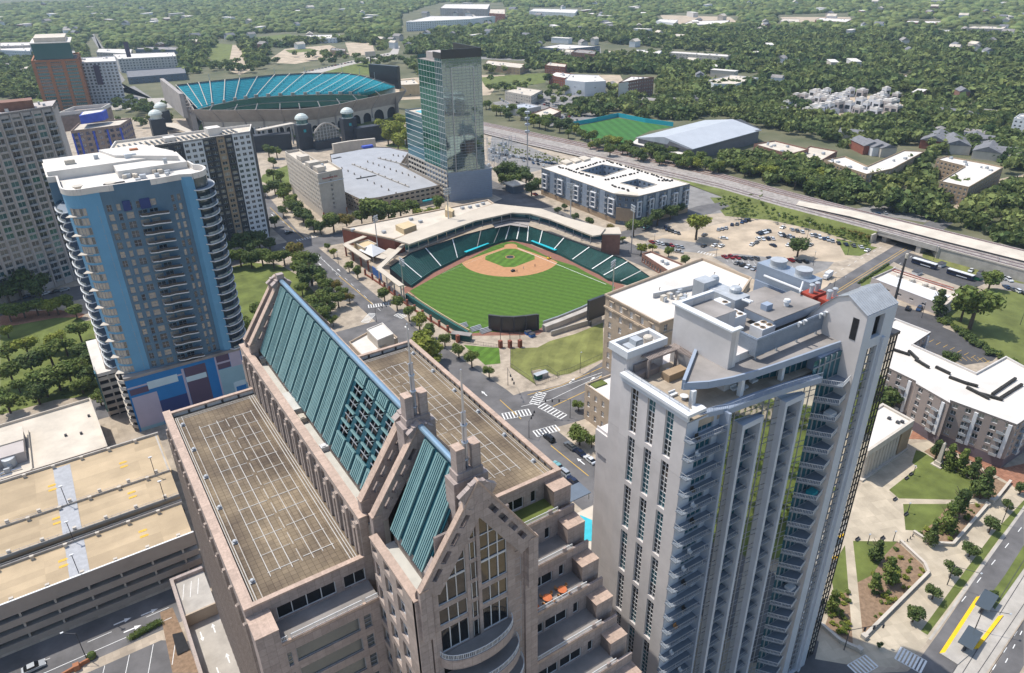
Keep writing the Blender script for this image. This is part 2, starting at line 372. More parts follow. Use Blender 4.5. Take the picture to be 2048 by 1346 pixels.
mat('leaf',(.09,.14,.035),.75,.3,.25,col2=(.20,.24,.06),isl=.35,spec=.2); mat('leaf_dark',(.06,.10,.035),.75,.3,.3,col2=(.13,.17,.05),isl=.35,spec=.2)
mat('leaf_light',(.17,.21,.035),.75,.3,.3,col2=(.3,.32,.06),isl=.3,spec=.2); mat('leaf_autumn',(.22,.15,.045),.75,.3,.3,col2=(.20,.21,.05),isl=.3,spec=.2)
mat('leaf_far',(.075,.12,.045),.85,.3,.022,col2=(.24,.27,.09),isl=.45,spec=.1,bump=.8,bscale=.45); mat('bark',(.10,.075,.055),.9,.2,2)
for nm,c in dict(white=(.75,.76,.76),silver=(.42,.44,.46),grey=(.14,.145,.15),black=(.02,.02,.022),blue=(.03,.07,.16),red=(.30,.02,.02),orange=(.6,.2,.02),green=(.02,.16,.08),navy=(.02,.03,.07),teal=(.2,.42,.42)).items(): mat('car_'+nm,c,.25,.03,1,metal=.3,spec=.6)
for k_ in ('leaf','leaf_dark','leaf_light','leaf_autumn','leaf_far'):
    n_=MT[k_].node_tree; p_=n_.nodes['Principled BSDF']; t_=n_.nodes.new('ShaderNodeBsdfTranslucent'); x_=n_.nodes.new('ShaderNodeMixShader'); x_.inputs[0].default_value=.3
    n_.links.new(p_.inputs['Base Color'].links[0].from_socket,t_.inputs[0]); n_.links.new(p_.outputs[0],x_.inputs[1]); n_.links.new(t_.outputs[0],x_.inputs[2]); n_.links.new(x_.outputs[0],n_.nodes['Material Output'].inputs[0])
mat('rubber',(.02,.02,.02),.8,.1,1); mat('skin',(.45,.28,.2),.6,.05,1); mat('cloth_dark',(.03,.03,.05),.8,.1,1); mat('cloth_white',(.6,.6,.6),.8,.1,1)
mat('frame_white',(.62,.62,.62),.6,.03,1); mat('frame_dark',(.05,.05,.055),.5,.05,1); mat('frame_grey',(.3,.31,.33),.5,.05,1)
mat('sign_blue',(.03,.12,.35),.5,.1,1); mat('sign_red',(.4,.03,.03),.5,.1,1); mat('sign_yellow',(.75,.5,.02),.5,.1,1)
glass('glass_dark',(.05,.06,.07),.08,.3,.012); glass('glass_teal',(.06,.15,.17),.08,.5,.012); glass('glass_blind',(.34,.33,.3),.25,.2,.0); glass('glass_grey',(.11,.13,.14),.1,.4,.012)
glass('glass_black',(.012,.013,.015),.04,.15,.006); glass('glass_gold',(.72,.74,.73),.03,1.0,.012,.12); glass('glass_green',(.02,.17,.14),.06,.75,.02,.2)
glass('glass_mirror',(.27,.37,.38),.04,.92,.035,.12); glass('glass_tealdeep',(.05,.17,.21),.08,.5,.01); glass('glass_amber',(.40,.33,.22),.1,.4,.01); glass('glass_rail',(.14,.2,.24),.1,.4,.0)
glass('screen_dark',(.02,.022,.025),.4,.1,0)
def V3(*a): return Vector(a)
XN,YN,XP,YP=V3(-1,0,0),V3(0,-1,0),V3(1,0,0),V3(0,1,0)
def wallx(mb,x,y0,y1,z0,z1,holes=(),t=.5,side=-1,back=True):   # wall in plane x, outside to -x (side -1) or +x ; hole coords (y,z,y,z) absolute
    if side<0: O=V3(x,y1,z0);U=YN; N=XN; hs=[(y1-h[2],h[1]-z0,y1-h[0],h[3]-z0) for h in holes]
    else: O=V3(x,y0,z0);U=YP;N=XP; hs=[(h[0]-y0,h[1]-z0,h[2]-y0,h[3]-z0) for h in holes]
    mb.slab(O,U,Z3,N,y1-y0,z1-z0,t,hs,back=back)
def wally(mb,y,x0,x1,z0,z1,holes=(),t=.5,back=True):          # wall facing -y
    mb.slab(V3(x0,y,z0),XP,Z3,YN,x1-x0,z1-z0,t,[(h[0]-x0,h[1]-z0,h[2]-x0,h[3]-z0) for h in holes],back=back)
def railing(mb,pts,z,h=1.05,sp=.28,post=2.4,r=.035,rt=.06):
    for a,b in zip(pts[:-1],pts[1:]):
        a=V3(a[0],a[1],z);b=V3(b[0],b[1],z);L=(b-a).length
        mb.tube(a+Z3*h,b+Z3*h,rt,4); mb.tube(a+Z3*.12,b+Z3*.12,rt*.7,4)
        n=max(1,int(L/sp))
        for i in range(n+1):
            p=a.lerp(b,i/n); mb.tube(p+Z3*.1,p+Z3*h,r if i%8 else rt,4,cap=False)
# ================================================================== granite office tower with the green gabled roof
def carillon():
    T=thing('office_tower','pink granite tower with steep green gable roof and two steel spires','office tower',(39.75,120,0))
    W=Wins(T); g=MB(); gt=MB(); gs=MB()
    XL,XR,YF,YB,ZT,ZD=7.8,71.7,93.3,162,72,70.6
    # left wing side wall: deep ribs and slot windows
    hs=[]; 
    for k in range(29):
        y=YF+1.0+k*2.36
        for j in range(17):
            z=68.2-j*4.0
            if z>1: hs.append((y,z-2.6,y+1.15,z)); W.add(V3(XL+.4,y+1.15,z-2.6),YN,Z3,XN,1.15,2.6,'p12','glass_dark','frame_grey')
    wallx(gs,XL,YF,YB,0,ZT,hs,t=.5,back=False)
    for k in range(30): 
        y=YF+.15+k*2.36; zt=68.9-(k%3)*.0
        gs.box(XL-.5,y-.25,0,XL+.01,y+.35,66.5 if k%2 else 69)
    wallx(gs,XR,YF,YB,0,ZT,t=.5,side=1,back=False)
    # back walls
    for x0,x1 in ((XL,28.7),(50.8,XR)): g.q((x1,YB,0),(x0,YB,0),(x0,YB,ZT),(x1,YB,ZT))
    g.q((50,169,0),(29,169,0),(29,169,80),(50,169,80))
    # parapets with panels
    for x0,x1 in ((XL,28.7),(50.8,XR)):
        for bx in ((x0,YF,x1,YF+.9),(x0,YB-.9,x1,YB)): gt.box(bx[0],bx[1],ZT-.35,bx[2],bx[3],ZT+.02)
    gt.box(XL-.05,YF-.05,ZT-.35,XL+1.6,YB+.8,ZT+.05); gt.box(XR-1.1,YF-.05,ZT-.35,XR+.05,YB+.05,ZT+.05)
    g.box(XL,YF+.01,68,XL+1.5,YB,ZT-.35); g.box(XR-1,YF+.01,ZD-1,XR-.01,YF+.9,ZT-.35); g.box(XL,YF+.02,ZD-1,28.7,YF+.85,ZT-.35); g.box(50.8,YF+.02,ZD-1,XR,YF+.85,ZT-.35)
    pn=MB()
    for x0,x1 in ((XL+1.6,28.5),(51,XR-1.1)):
        MB().box(x0,YB-.55,ZD,x1,YB-.5,ZT-.35).obj('parapet_panel','white_paint',T)
    pn.box(XR-.75,YF+1,ZD,XR-.7,YB-1,ZT-.35)
    pn.obj('parapet_panel',['panel_bluegrey' if False else 'white_paint'],T)
    po=MB()
    for x0,x1 in ((XL+1.6,28.5),(51,XR-1.1)):
        n=5
        for i in range(n+1): x=x0+(x1-x0)*i/n; MB().box(x-.22,YB-.75,ZD,x+.22,YB-.6,ZT-.35).obj('parapet_post','metal_dark',T)
    for i in range(28): y=YF+2+i*2.4; MB().box(XR-.95,y-.12,ZD,XR-.8,y+.12,ZT-.35).obj('parapet_post','metal_dark',T)
    # decks
    for x0,x1 in ((XL+1.5,28.8),(50.7,XR-.7)):
        d=MB(); d.box(x0,YF+.8,ZD-1,x1,YB-.5,ZD); d.obj('roof_deck','paver_roof',T)
        ln=MB()
        X=lambda u: x0+u*(x1-x0)
        gx0,gx1=(13.8,25.4) if x0<20 else (54.2,65.8)
        n=6
        for i in range(n+1):
            x=gx0+(gx1-gx0)*i/n
            if i==3: 
                for y in range(100,153,5): ln.box(x-.05,y,ZD,x+.05,y+3.6,ZD+.09)
            else: ln.box(x-.045,99.5+ (i%2)*.7,ZD,x+.045,154-(i%2)*.6,ZD+.1)
        for k in range(12): y=100.6+k*4.78; ln.box(gx0-.2,y-.05,ZD,gx0+(gx1-gx0)*.46,y+.05,ZD+.08); ln.box(gx0+(gx1-gx0)*.54,y+.3,ZD,gx1+.3,y+.4,ZD+.08)
        for e in (.5,.9,1.9):
            ln.box(x0+e,YF+1.2,ZD,x0+e+.1,YB-1.5,ZD+.12) if x0<20 else ln.box(x1-e-.1,YF+1.2,ZD,x1-e,YB-1.5,ZD+.12)
        for e in (.6,1.0,1.6): ln.box(x0+.5,YB-1-e,ZD,x1-.4,YB-.92-e,ZD+.12)
        for e in (.8,1.3,1.9): ln.box(x1-e-.1,YF+1.2,ZD,x1-e,YB-1.5,ZD+.1) if x0<20 else ln.box(x0+e,YF+1.2,ZD,x0+e+.1,YB-1.5,ZD+.1)
        ln.box(x0+.3,YF+1.15,ZD,x1-.3,YF+1.27,ZD+.12)
        ln.obj('conduit','conduit_grey',T)
        for i in range(6):
            y=100+i*11.3; xx=(x0+1.5 if x0<20 else x1-1.5); f=MB(); f.box(xx-.45,y-.45,ZD,xx+.45,y+.45,ZD+.25); f.lathe(xx,y,[(.35,ZD+.25),(.4,ZD+.6),(.2,ZD+.75)],8); f.obj('roof_light',['metal_grey'],T)
    # inner arcade walls
    for side,x in ((-1,28.7),(1,50.8)):
        hs=[]; 
        for k in range(15):
            y=96.2+k*4.75
            hs.append((y,76.9,y+2.0,79.3)); hs.append((y+.3,ZD+.15,y+1.5,ZD+1.5))
        for k in range(15):
            y=96.2+k*4.75; hs.append((y+.35,73.2,y+.9,76.2))
        if side<0: wallx(gs,x,93.4,169,0,80.6,hs,t=1.5,side=-1)
        else: wallx(gs,x,93.4,169,0,80.6,hs,t=1.5,side=1)
        gt.box(min(x,x-side*1.6)-.0,93.3,80.6,max(x,x-side*1.6),169.1,80.75) if side>0 else gt.box(x-.08,93.3,80.6,x+1.6,169.1,80.75)
        for k in range(16):
            y=94.4+k*4.75
            if side<0: gs.box(x-.45,y-.45,ZD,x+.01,y+.45,79.2); gs.box(x-.35,y+1.75,ZD,x,y+2.6,76.6)
            else: gs.box(x-.01,y-.45,ZD,x+.45,y+.45,79.2); gs.box(x-1.9,y-.35,77,x-1.49,y+.35,80.3)
    # gutter terraces
    for x0,x1 in ((30.2,34),(45.8,49.3)):
        d=MB(); d.box(x0,93.6,72,x1,163,78.3 if x0<40 else 78.5); d.obj('gutter_terrace','terrace_light',T)
    ms=MB(); ms.box(30.4,133,78.3,33.1,141,80.3); ms.obj('plant_housing','terrace_light',T)
    for a in ((30.7,130,2,1.2,'unit_tan'),(31,118,1.4,1,'white_paint'),(31.2,160,1.6,1.5,'terrace_light'),(46.8,120,2,1.2,'metal_grey'),(46.8,128,2,1,'metal_grey'),(46.8,111,2,1.2,'metal_grey')):
        b=MB(); b.box(a[0],a[1],78.3,a[0]+1.4,a[1]+a[2],78.3+a[3]); b.box(a[0]+.2,a[1]+.2,78.3+a[3],a[0]+1.0,a[1]+a[2]-.2,78.5+a[3]); b.obj('plant_unit',a[4],T)
    for k in range(12): MB().box(30.25,99+k*5.2,79.0,30.4,101+k*5.2,79.35).obj('cable_tray','unit_black',T)
    # green roofs
    RX=39.8; tanv=V3(7.6,0,15.3); S=tanv.length; Vs=tanv/S
    def roof(y0,y1,pitch,opens,z0=81.7,x0=32.2):
        n=int(round((y1-y0)/pitch)); p=(y1-y0)/n
        for side in (-1,1):
            if side<0: O=V3(x0,y1,z0);U=YN;V=Vs;N=V3(-Vs.z,0,Vs.x)
            else: O=V3(2*RX-x0,y0,z0);U=YP;V=V3(-Vs.x,0,Vs.z);N=V3(Vs.z,0,Vs.x)
            base=MB(); hs=[]
            if side<0:
                for k in opens: 
                    u=(n-1-k)*p; 
                    for r in range(4): hs.append((u+.75,3.6+r*2.75,u+p-.75,3.6+r*2.75+2.35)) 
            base.slab(O,U,V,N,y1-y0,S,.25,hs); base.obj('roof_slope','green_metal_dark',T)
            pn=MB(); sm=pn
            for k in range(n):
                u=p*k+.55; w_=p-1.1; kk=n-1-k
                segs=[(-.35,S-.55)]
                if side<0 and kk in opens: segs=[(-.35,3.3),(14.9,S-.55)]
                for a,b in segs: 
                    pn.mi=0; pn.bx(O,U,V,N,u,a,0,u+w_,b,.4); pn.mi=1
                    for i in range(1,6): sm.bx(O,U,V,N,u+w_*i/6-.035,a,.4,u+w_*i/6+.035,b,.46)
                    pn.mi=0
                if side<0 and kk in opens:
                    for r in range(5): pn.bx(O,U,V,N,u-.1,3.3+r*2.75-.05,.0,u+w_+.1,3.3+r*2.75+.28,.4)
            pn.obj('roof_panel',['green_metal','green_metal_dark'],T)
            if side<0 and opens:
                st=MB()
                for k in opens:
                    u=(n-1-k)*p+.7; w_=p-1.4
                    for r in range(4):
                        v=3.6+r*2.75
                        A=lambda a,b,c: O+U*a+V*b+N*c
                        st.tube(A(u,v+1.2,.1),A(u+w_,v+1.2,.1),.11,4); st.tube(A(u+w_/2,v,.1),A(u+w_/2,v+2.4,.1),.11,4); st.tube(A(u,v,-.6),A(u+w_,v+2.3,-.6),.08,4)
                st.obj('strut','steel',T)
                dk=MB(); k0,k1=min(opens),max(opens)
                dk.bx(O,U,V,N,(n-1-k1)*p-.4,2.5,-2.2,(n-k0)*p+.4,15.6,-2.1); dk.obj('roof_shade','void_dark',T)  # near-black slab stands in for the dark interior behind the openings
        # verge walls under the eaves
        for x in (32.6,2*RX-32.6): MB().box(x-.15,y0,75,x+.15,y1,z0-.1).obj('eaves_wall','taupe',T)
    roof(95.6,161.6,4.75,[0,1,2,3]); roof(75.2,87.6,4.75,[])
    rp=MB(); rp.tube((RX,91.5,97.6),(RX,163.5,97.6),.55,12); rp.obj('ridge_pipe','pipe_blue',T)
    rp=MB(); rp.tube((RX,76,97.6),(RX,90.5,97.6),.55,12); rp.obj('ridge_pipe','pipe_blue',T)
    # gable frames
    def gframe(y0,y1,half=9.9,zl=83.0,zp=98.0,bw=2.7,leg=72):
        d=V3(half,0,zp-zl); L=d.length; d/=L
        for s in (-1,1):
            U=V3(d.x*(-s),0,d.z); perp=V3(-(-s)*d.z,0,d.x) ; perp=V3(U.z*(1 if s<0 else -1),0,-U.x*(1 if s<0 else -1))
            O=V3(RX+s*half,y0+s*.02,zl)
            if s>0: perp=V3(-d.z,0,-d.x)
            else: perp=V3(d.z,0,-d.x)
            hs=[(2.2+i*3.1,.8,4.4+i*3.1,1.7) for i in range(5)]
            g.slab(O,U,perp,YN if s<0 else YN,L+.3,bw,y1-y0,[(a,b,c,e) for a,b,c,e in hs if c<L])
            gt.bx(O,U,perp,YN,-.1,-.25,-(y1-y0)-.1,L+.2,0.0,.1)
            xa=RX+s*half; g.box(min(xa,xa-s*1.4)-.2,y0,leg,max(xa,xa-s*1.4)+.2,y1,zl+.1)
            gt.box(min(xa,xa-s*1.0)-.3,y0-.1,zl+.1,max(xa,xa-s*1.0)+.2,y1+.1,zl+.35)
        g.box(RX-1.3,y0,zp-3.4,RX+1.3,y1,zp-.2)
    gframe(94.2,95.6); gframe(89.3,90.6); gframe(161.8,163.3); gframe(166.5,167.6,zp=97,zl=82.5)
    g.box(RX-.8,161.8,97,RX+.8,163.2,99.2)
    # spire piers
    for y in (91.9,75.2):
        g.box(RX-2.6,y-1.5,88,RX+3.2,y+1.2,97.3); g.box(RX-1.9,y-1.3,97.3,RX+2.5,y+.9,98.6)
        for x0,x1 in ((RX-1.7,RX-.3),(RX+.9,RX+2.3)): g.box(x0,y-1.1,98.6,x1,y+.7,102.6); gt.box(x0-.02,y-1.12,102.6,x1+.02,y+.72,102.75)
        g.box(RX-2.2,y-1.0,84,RX+2.6,y+.6,93.6)
        s=MB(); s.tube((RX+.3,y-.2,97),(RX+.3,y-.2,115.2),.3,8,.12)
        for dx,dy in ((-.28,0),(.28,0),(0,-.3)): s.tube((RX+.3+dx,y-.2+dy,97.5),(RX+.3+dx,y-.2+dy,108.3),.13,6)
        for z in (100,103,106): s.lathe(RX+.3,y-.2,[(.5,z),(.55,z+.1),(.5,z+.2)],8)
        s.obj('spire','steel',T)
    # ---- front block
    hs=[]
    for k in range(3):
        y=76.6+k*4.75
        hs.append((y,77.4,y+2.2,79.4))
        for j in range(14):
            z=76.1-j*5.4; 
            for a in (0,): hs.append((y-.3,z-3.9,y+2.5,z)); W.add(V3(29.05,y+2.5,z-3.9),YN,Z3,XN,2.8,3.9,'p22','glass_dark','frame_white')
    wallx(gs,28.6,72.2,88.6,0,80.2,hs,t=.6,side=-1,back=False); wallx(gs,50.9,72.2,93,0,80.2,[(77.5+k*4.2,77.6,79.6+k*4.2,79.4) for k in range(3)],t=1,side=1)
    gt.box(28.5,72.1,80.2,29.9,88.7,80.4); gt.box(49.7,72.1,80.2,51,93,80.4); g.box(28.8,87.9,66,51,88.5,76)
    d=MB(); d.box(29.3,73,0,50.2,88,77.9); d.obj('gutter_terrace','terrace_light',T)
    # front wall with gable
    fr=MB(); y=72.0
    def gz(x): return 98.0-abs(x-RX)*(15.0/9.9)
    # piers and spandrels as solids, glass between
    pcs=[(28.6,30.6),(30.9,32.4),(37.4,38.1),(39.5,40.1),(44.9,46.4),(48.4,50.9)]
    for a,b in pcs:
        za,zb=min(gz(a),97) ,min(gz(b),97)
        if a<30.8 or b>46.5: za=zb=80.2
        g.q((a,y,0),(b,y,0),(b,y,zb),(a,y,za)); g.q((a,y,0),(a,y,za),(a,y+1,za),(a,y+1,0)); g.q((b,y+1,0),(b,y+1,zb),(b,y,zb),(b,y,0)); g.q((a,y,za),(b,y,zb),(b,y+1,zb),(a,y+1,za))
    g.box(30.6,72.5,0,30.9,73.2,80); g.box(46.4,72.5,0,48.4,73.2,80)
    # narrow windows in side piers
    for x in (30.55,46.6):
        for j in range(12):
            z=79-j*5.4
            if z>4: W.add(V3(x if x<40 else x,72.45,z-4.2),XP,Z3,YN,.5 if x<40 else 1.2,3.6,'p13','glass_dark','frame_grey')
    # sloped bands of the front gable
    gframe(71.2,72.0,half=10.4,zl=82.4,zp=98.4,bw=3.6,leg=72)
    # tiers of glass
    gl=MB(); bars=MB()
    tiers=[(66.5,71.6),(72.6,76.0),(77.0,81.6),(81.8,95)]
    for x0,x1 in ((32.4,37.4),(40.1,44.9)):
        for (a,b) in tiers:
            zt=lambda x: min(b,gz(x)-4.4)
            xs=[x0+(x1-x0)*i/10 for i in range(11)]
            for p,q in zip(xs[:-1],xs[1:]):
                if zt(p)>a or zt(q)>a: gl.q((p,y+.35,a),(q,y+.35,a),(q,y+.35,max(a,zt(q))),(p,y+.35,max(a,zt(p))))
            n=3
            for i in range(n+1):
                x=x0+(x1-x0)*i/n
                if zt(x)>a: bars.box(x-.06,y+.2,a,x+.06,y+.34,zt(x))
            for z in ([a,b] if b<90 else [a,84.3,87.2]):
                xx=[x for x in xs if gz(x)-4.4>=z]
                if xx: bars.box(min(xx),y+.2,z-.07,max(xx),y+.34,z+.07)
            for p,q in zip(xs[:-1],xs[1:]):
                if b>90 and zt(p)>a: bars.tube((p,y+.27,zt(p)),(q,y+.27,zt(q)),.09,4)
        for a,b in ((71.6,72.6),(76.0,77.0),(65,66.5),(59,61),(54,55.5),(48,50)): g.box(x0,y+.1,a,x1,y+.5,b)
        for (a,b) in ((61,65),(55.5,59),(50,54)): gl.q((x0,y+.4,a),(x1,y+.4,a),(x1,y+.4,b),(x0,y+.4,b))
    for j in range(6):
        z=66.5+j*4.2; gl.q((38.4,y+.3,z),(39.2,y+.3,z),(39.2,y+.3,z+3.4),(38.4,y+.3,z+3.4)); bars.box(38.35,y+.2,z-.05,38.42,y+.3,z+3.45); bars.box(39.18,y+.2,z-.05,39.25,y+.3,z+3.45); g.box(38.1,y+.2,z+3.4,39.5,y+.5,z+4.2)
    g.q((29,72.6,40),(50.5,72.6,40),(50.5,72.6,81.5),(RX,72.6,97.6),(29,72.6,81.5)); g.box(33,72.8,40,46,73.2,90); g.box(32,72.6,0,46,72.8,50)
    # gable infill strips above glass
    for x0,x1 in ((32.4,37.4),(38.1,39.5),(40.1,44.9)):
        xs=[x0+(x1-x0)*i/8 for i in range(9)]
        for p,q in zip(xs[:-1],xs[1:]): g.q((p,y+.3,max(66,gz(p)-4.4)),(q,y+.3,max(66,gz(q)-4.4)),(q,y+.3,gz(q)-.5),(p,y+.3,gz(p)-.5))
    gl.obj('gable_glazing','glass_black',T); bars.obj('gable_mullion','frame_white',T)
    # curved balconies
    for zf,hw,dep,cx in ((66.3,6.9,3.3,38.7),(61.0,7.7,4.4,38.9),(55.6,8.3,5.2,39.1),(50.0,8.6,5.6,39.1)):
        pts=[(cx+hw*math.sin(t),72-dep*math.cos(t)) for t in [(-1+2*i/20)*math.pi/2 for i in range(21)]]
        b=MB(); b.prism([(cx-hw,72)]+pts+[(cx+hw,72)],zf-2.0,zf); b.obj('balcony','granite',T)
        b=MB(); b.prism([(cx-hw+.3,72)]+[(cx+(hw-.35)*math.sin(t),72-(dep-.35)*math.cos(t)) for t in [(-1+2*i/20)*math.pi/2 for i in range(21)]]+[(cx+hw-.3,72)],zf,zf+.03); b.obj('balcony_floor','roof_grey',T)
        r=MB(); railing(r,[(cx+(hw-.15)*math.sin(t),72-(dep-.15)*math.cos(t)) for t in [(-1+2*i/20)*math.pi/2 for i in range(21)]],zf,1.15,.25,rt=.07,r=.045); r.obj('balcony_railing','white_paint',T)
    # ---- stepped terraces, right wing
    for k in range(6):
        yk=93.3-4.9*k; zf=66.4-6*k; zt=72-.36 if k==0 else zf+6
        x0,x1=51,67.6
        wh=2.7
        hs=[(52.2,zf+.25,56.9+ (0 if k else 3.8),zf+.25+wh),(57.4+(4.2 if k==0 else 0),zf+.25,62.6,zf+.25+wh)] if k else [(53,zf+.25,62.4,zf+3)]
        hs.append((64.2,zf+.3,65.5,zf+3.2))
        for a in hs: W.add(V3(a[0],yk+.2,a[1]),XP,Z3,YN,a[2]-a[0],a[3]-a[1],'f%d1'%(4 if a[2]-a[0]>7 else 2 if a[2]-a[0]>3 else 1),'glass_black','frame_white')
        wally(g,yk,x0,XR-.1,zf-.1,zt,hs,t=.5,back=False)
        f=MB(); f.box(x0,yk-4.9,zf-.5,67.6,yk,zf); f.obj('terrace_floor','grass' if k==0 else 'roof_grey',T)
        gt.box(x0,yk-5.0,zf-.45,67.6,yk-4.55,zf+.25)
        g.box(x0,yk-4.88,zf-1.2,67.6,yk-4.6,zf-.45)
        r=MB(); railing(r,[(x0+.2,yk-4.75),(65.2,yk-4.75)],zf+.2,1.0,.24,rt=.08,r=.05); railing(r,[(66,yk-4.75),(67.5,yk-4.75)],zf+.2,1.0,.24,rt=.08,r=.05); r.obj('terrace_railing','white_paint',T)
        g.box(65.2,yk-4.9,zf-.5,66.0,yk-4.5,zf+1.2)
        zp=70.5-6.15*k; yy=94.4-4.8*k; g.box(67.5,yy-4.5,0,XR,yy,zp-.12); gt.box(67.4,yy-4.55,zp-.12,XR+.04,yy+.0,zp)
        gs.q((67.5,yy-4.5,zp-6.2),(67.5,yy-2.6,zp-6.2),(67.5,yy-.6,zp-2.5),(67.5,yy-4.5,zp-2.5))
    g.box(51,60,0,67.5,64.2,36)
    # ---- left wing front
    hs=[(12.6,66.65,22.9,69.5),(24.4,66.65,28.4,69.5)]
    for a in hs: W.add(V3(a[0],93.5,a[1]),XP,Z3,YN,a[2]-a[0],a[3]-a[1],'f41' if a[2]-a[0]>7 else 'f21','glass_black','frame_white')
    wally(g,93.3,XL+.02,28.7,66,72-.36,hs,t=.5,back=False)
    f=MB(); f.box(11.5,88.4,65.9,28.7,93.3,66.4); f.obj('terrace_floor','roof_grey',T); gt.box(11.5,88.3,65.95,28.6,88.75,66.6)
    r=MB(); railing(r,[(13.2,88.55),(25.6,88.55)],66.55,1.0,.24,rt=.08,r=.05); railing(r,[(11.6,88.55),(12.6,88.55)],66.55,1.0,.24,rt=.08,r=.05); railing(r,[(26.3,88.55),(28.5,88.55)],66.55,1.0,.24,rt=.08,r=.05); r.obj('terrace_railing','white_paint',T)
    g.box(XL,88.2,0,11.5,93.28,70.0); gt.box(XL-.06,88.1,70.0,11.55,93.3,70.14)
    hs=[]
    for j in range(13):
        z=64.2-j*5.0
        if z<6: break
        hs.append((13.4,z-3.2,24.6,z)); hs.append((25.4,z-3.4,26.8,z-.2)); hs.append((11.9,z-3.4,12.7,z-.2))
    for a in hs: W.add(V3(a[0],88.45,a[1]),XP,Z3,YN,a[2]-a[0],a[3]-a[1],'f11' if a[2]-a[0]>4 else 'p13','glass_grey','frame_grey')
    wally(g,88.25,11.5,28.6,0,66,hs,t=.4,back=False)
    g.box(12,88.7,0,28,93,65.8)
    g.obj('wall','granite',T); gs.obj('side_wall','granite_side',T); gt.obj('coping','granite_top',T)
    W.done()
    # dish antennas on the right deck
    for (x,y) in ((53.4,118.5),(54.6,113.2)):
        a=thing('satellite_dish','dark satellite dish on the right paved deck of the granite tower, %s of the two'%('farther' if y>115 else 'nearer'),'satellite dish',(x,y,ZD))
        b=MB(); b.tube((x,y,ZD),(x,y,ZD+1.3),.08,6); b.box(x-.6,y-.6,ZD,x+.6,y+.6,ZD+.12); b.obj('mast','metal_grey',a)
        b=MB(); b.lathe(x,y,[(.1,ZD+1.3),(.5,ZD+1.4),(.85,ZD+1.75),(.8,ZD+1.75),(.1,ZD+1.45)],12); b.obj('reflector','unit_black',a)
    a=thing('roof_rack','dark metal equipment rack lying on the right paved deck beside the near spire','equipment rack',(54.8,107,ZD)); b=MB()
    for i in range(7): b.box(53.2+i*.55,107.4,ZD+.7,53.5+i*.55,109.2,ZD+.9)
    b.tube((52.5,106,ZD+.3),(58,107.6,ZD+.3),.15,5); b.tube((53,106.6,ZD),(54.6,108.6,ZD+2),.08,5); b.tube((55.5,106.6,ZD),(54.6,108.6,ZD+2),.08,5); b.obj('frame','unit_black',a)
    # terrace furniture
    for i,(x,y) in enumerate(((62.6,80.2),(59.0,80.2),(55.6,79.6))):
        zf=66.4-12
        t=thing('cafe_table','round orange wooden terrace table, %s of three on the granite tower terrace'%('rightmost','middle','leftmost')[i],'table',(x,y,zf),'orange tables on the granite tower terrace')
        b=MB(); b.lathe(x,y,[(.95,zf+.7),(.95,zf+.78)],16); b.obj('tabletop','terracotta',t); b=MB(); b.lathe(x,y,[(.35,zf),(.08,zf+.1),(.08,zf+.7)],8); b.obj('leg','metal_dark',t)
        if i<2:
            for q in range(4):
                an=q*1.57+.5; cx,cy=x+1.45*math.cos(an),y+1.3*math.sin(an)
                c=thing('terrace_chair','dark chair with orange seat around a round orange table on the granite tower terrace','chair',(cx,cy,zf),'chairs around the orange terrace tables')
                b=MB(); b.box(cx-.25,cy-.25,zf+.42,cx+.25,cy+.25,zf+.48); b.obj('seat','wood',c)
                b=MB(); dx,dy=math.cos(an),math.sin(an); b.bx(V3(cx+dx*.25,cy+dy*.25,zf+.45),V3(-dy,dx,0),Z3,V3(dx,dy,0),-.25,0,0,.25,.5,.05); b.obj('backrest','wood',c)
                for sx in (-.2,.2):
                    for sy in (-.2,.2): b=MB(); b.tube((cx+sx,cy+sy,zf),(cx+sx,cy+sy,zf+.43),.03,4); b.obj('leg','metal_dark',c)
carillon()
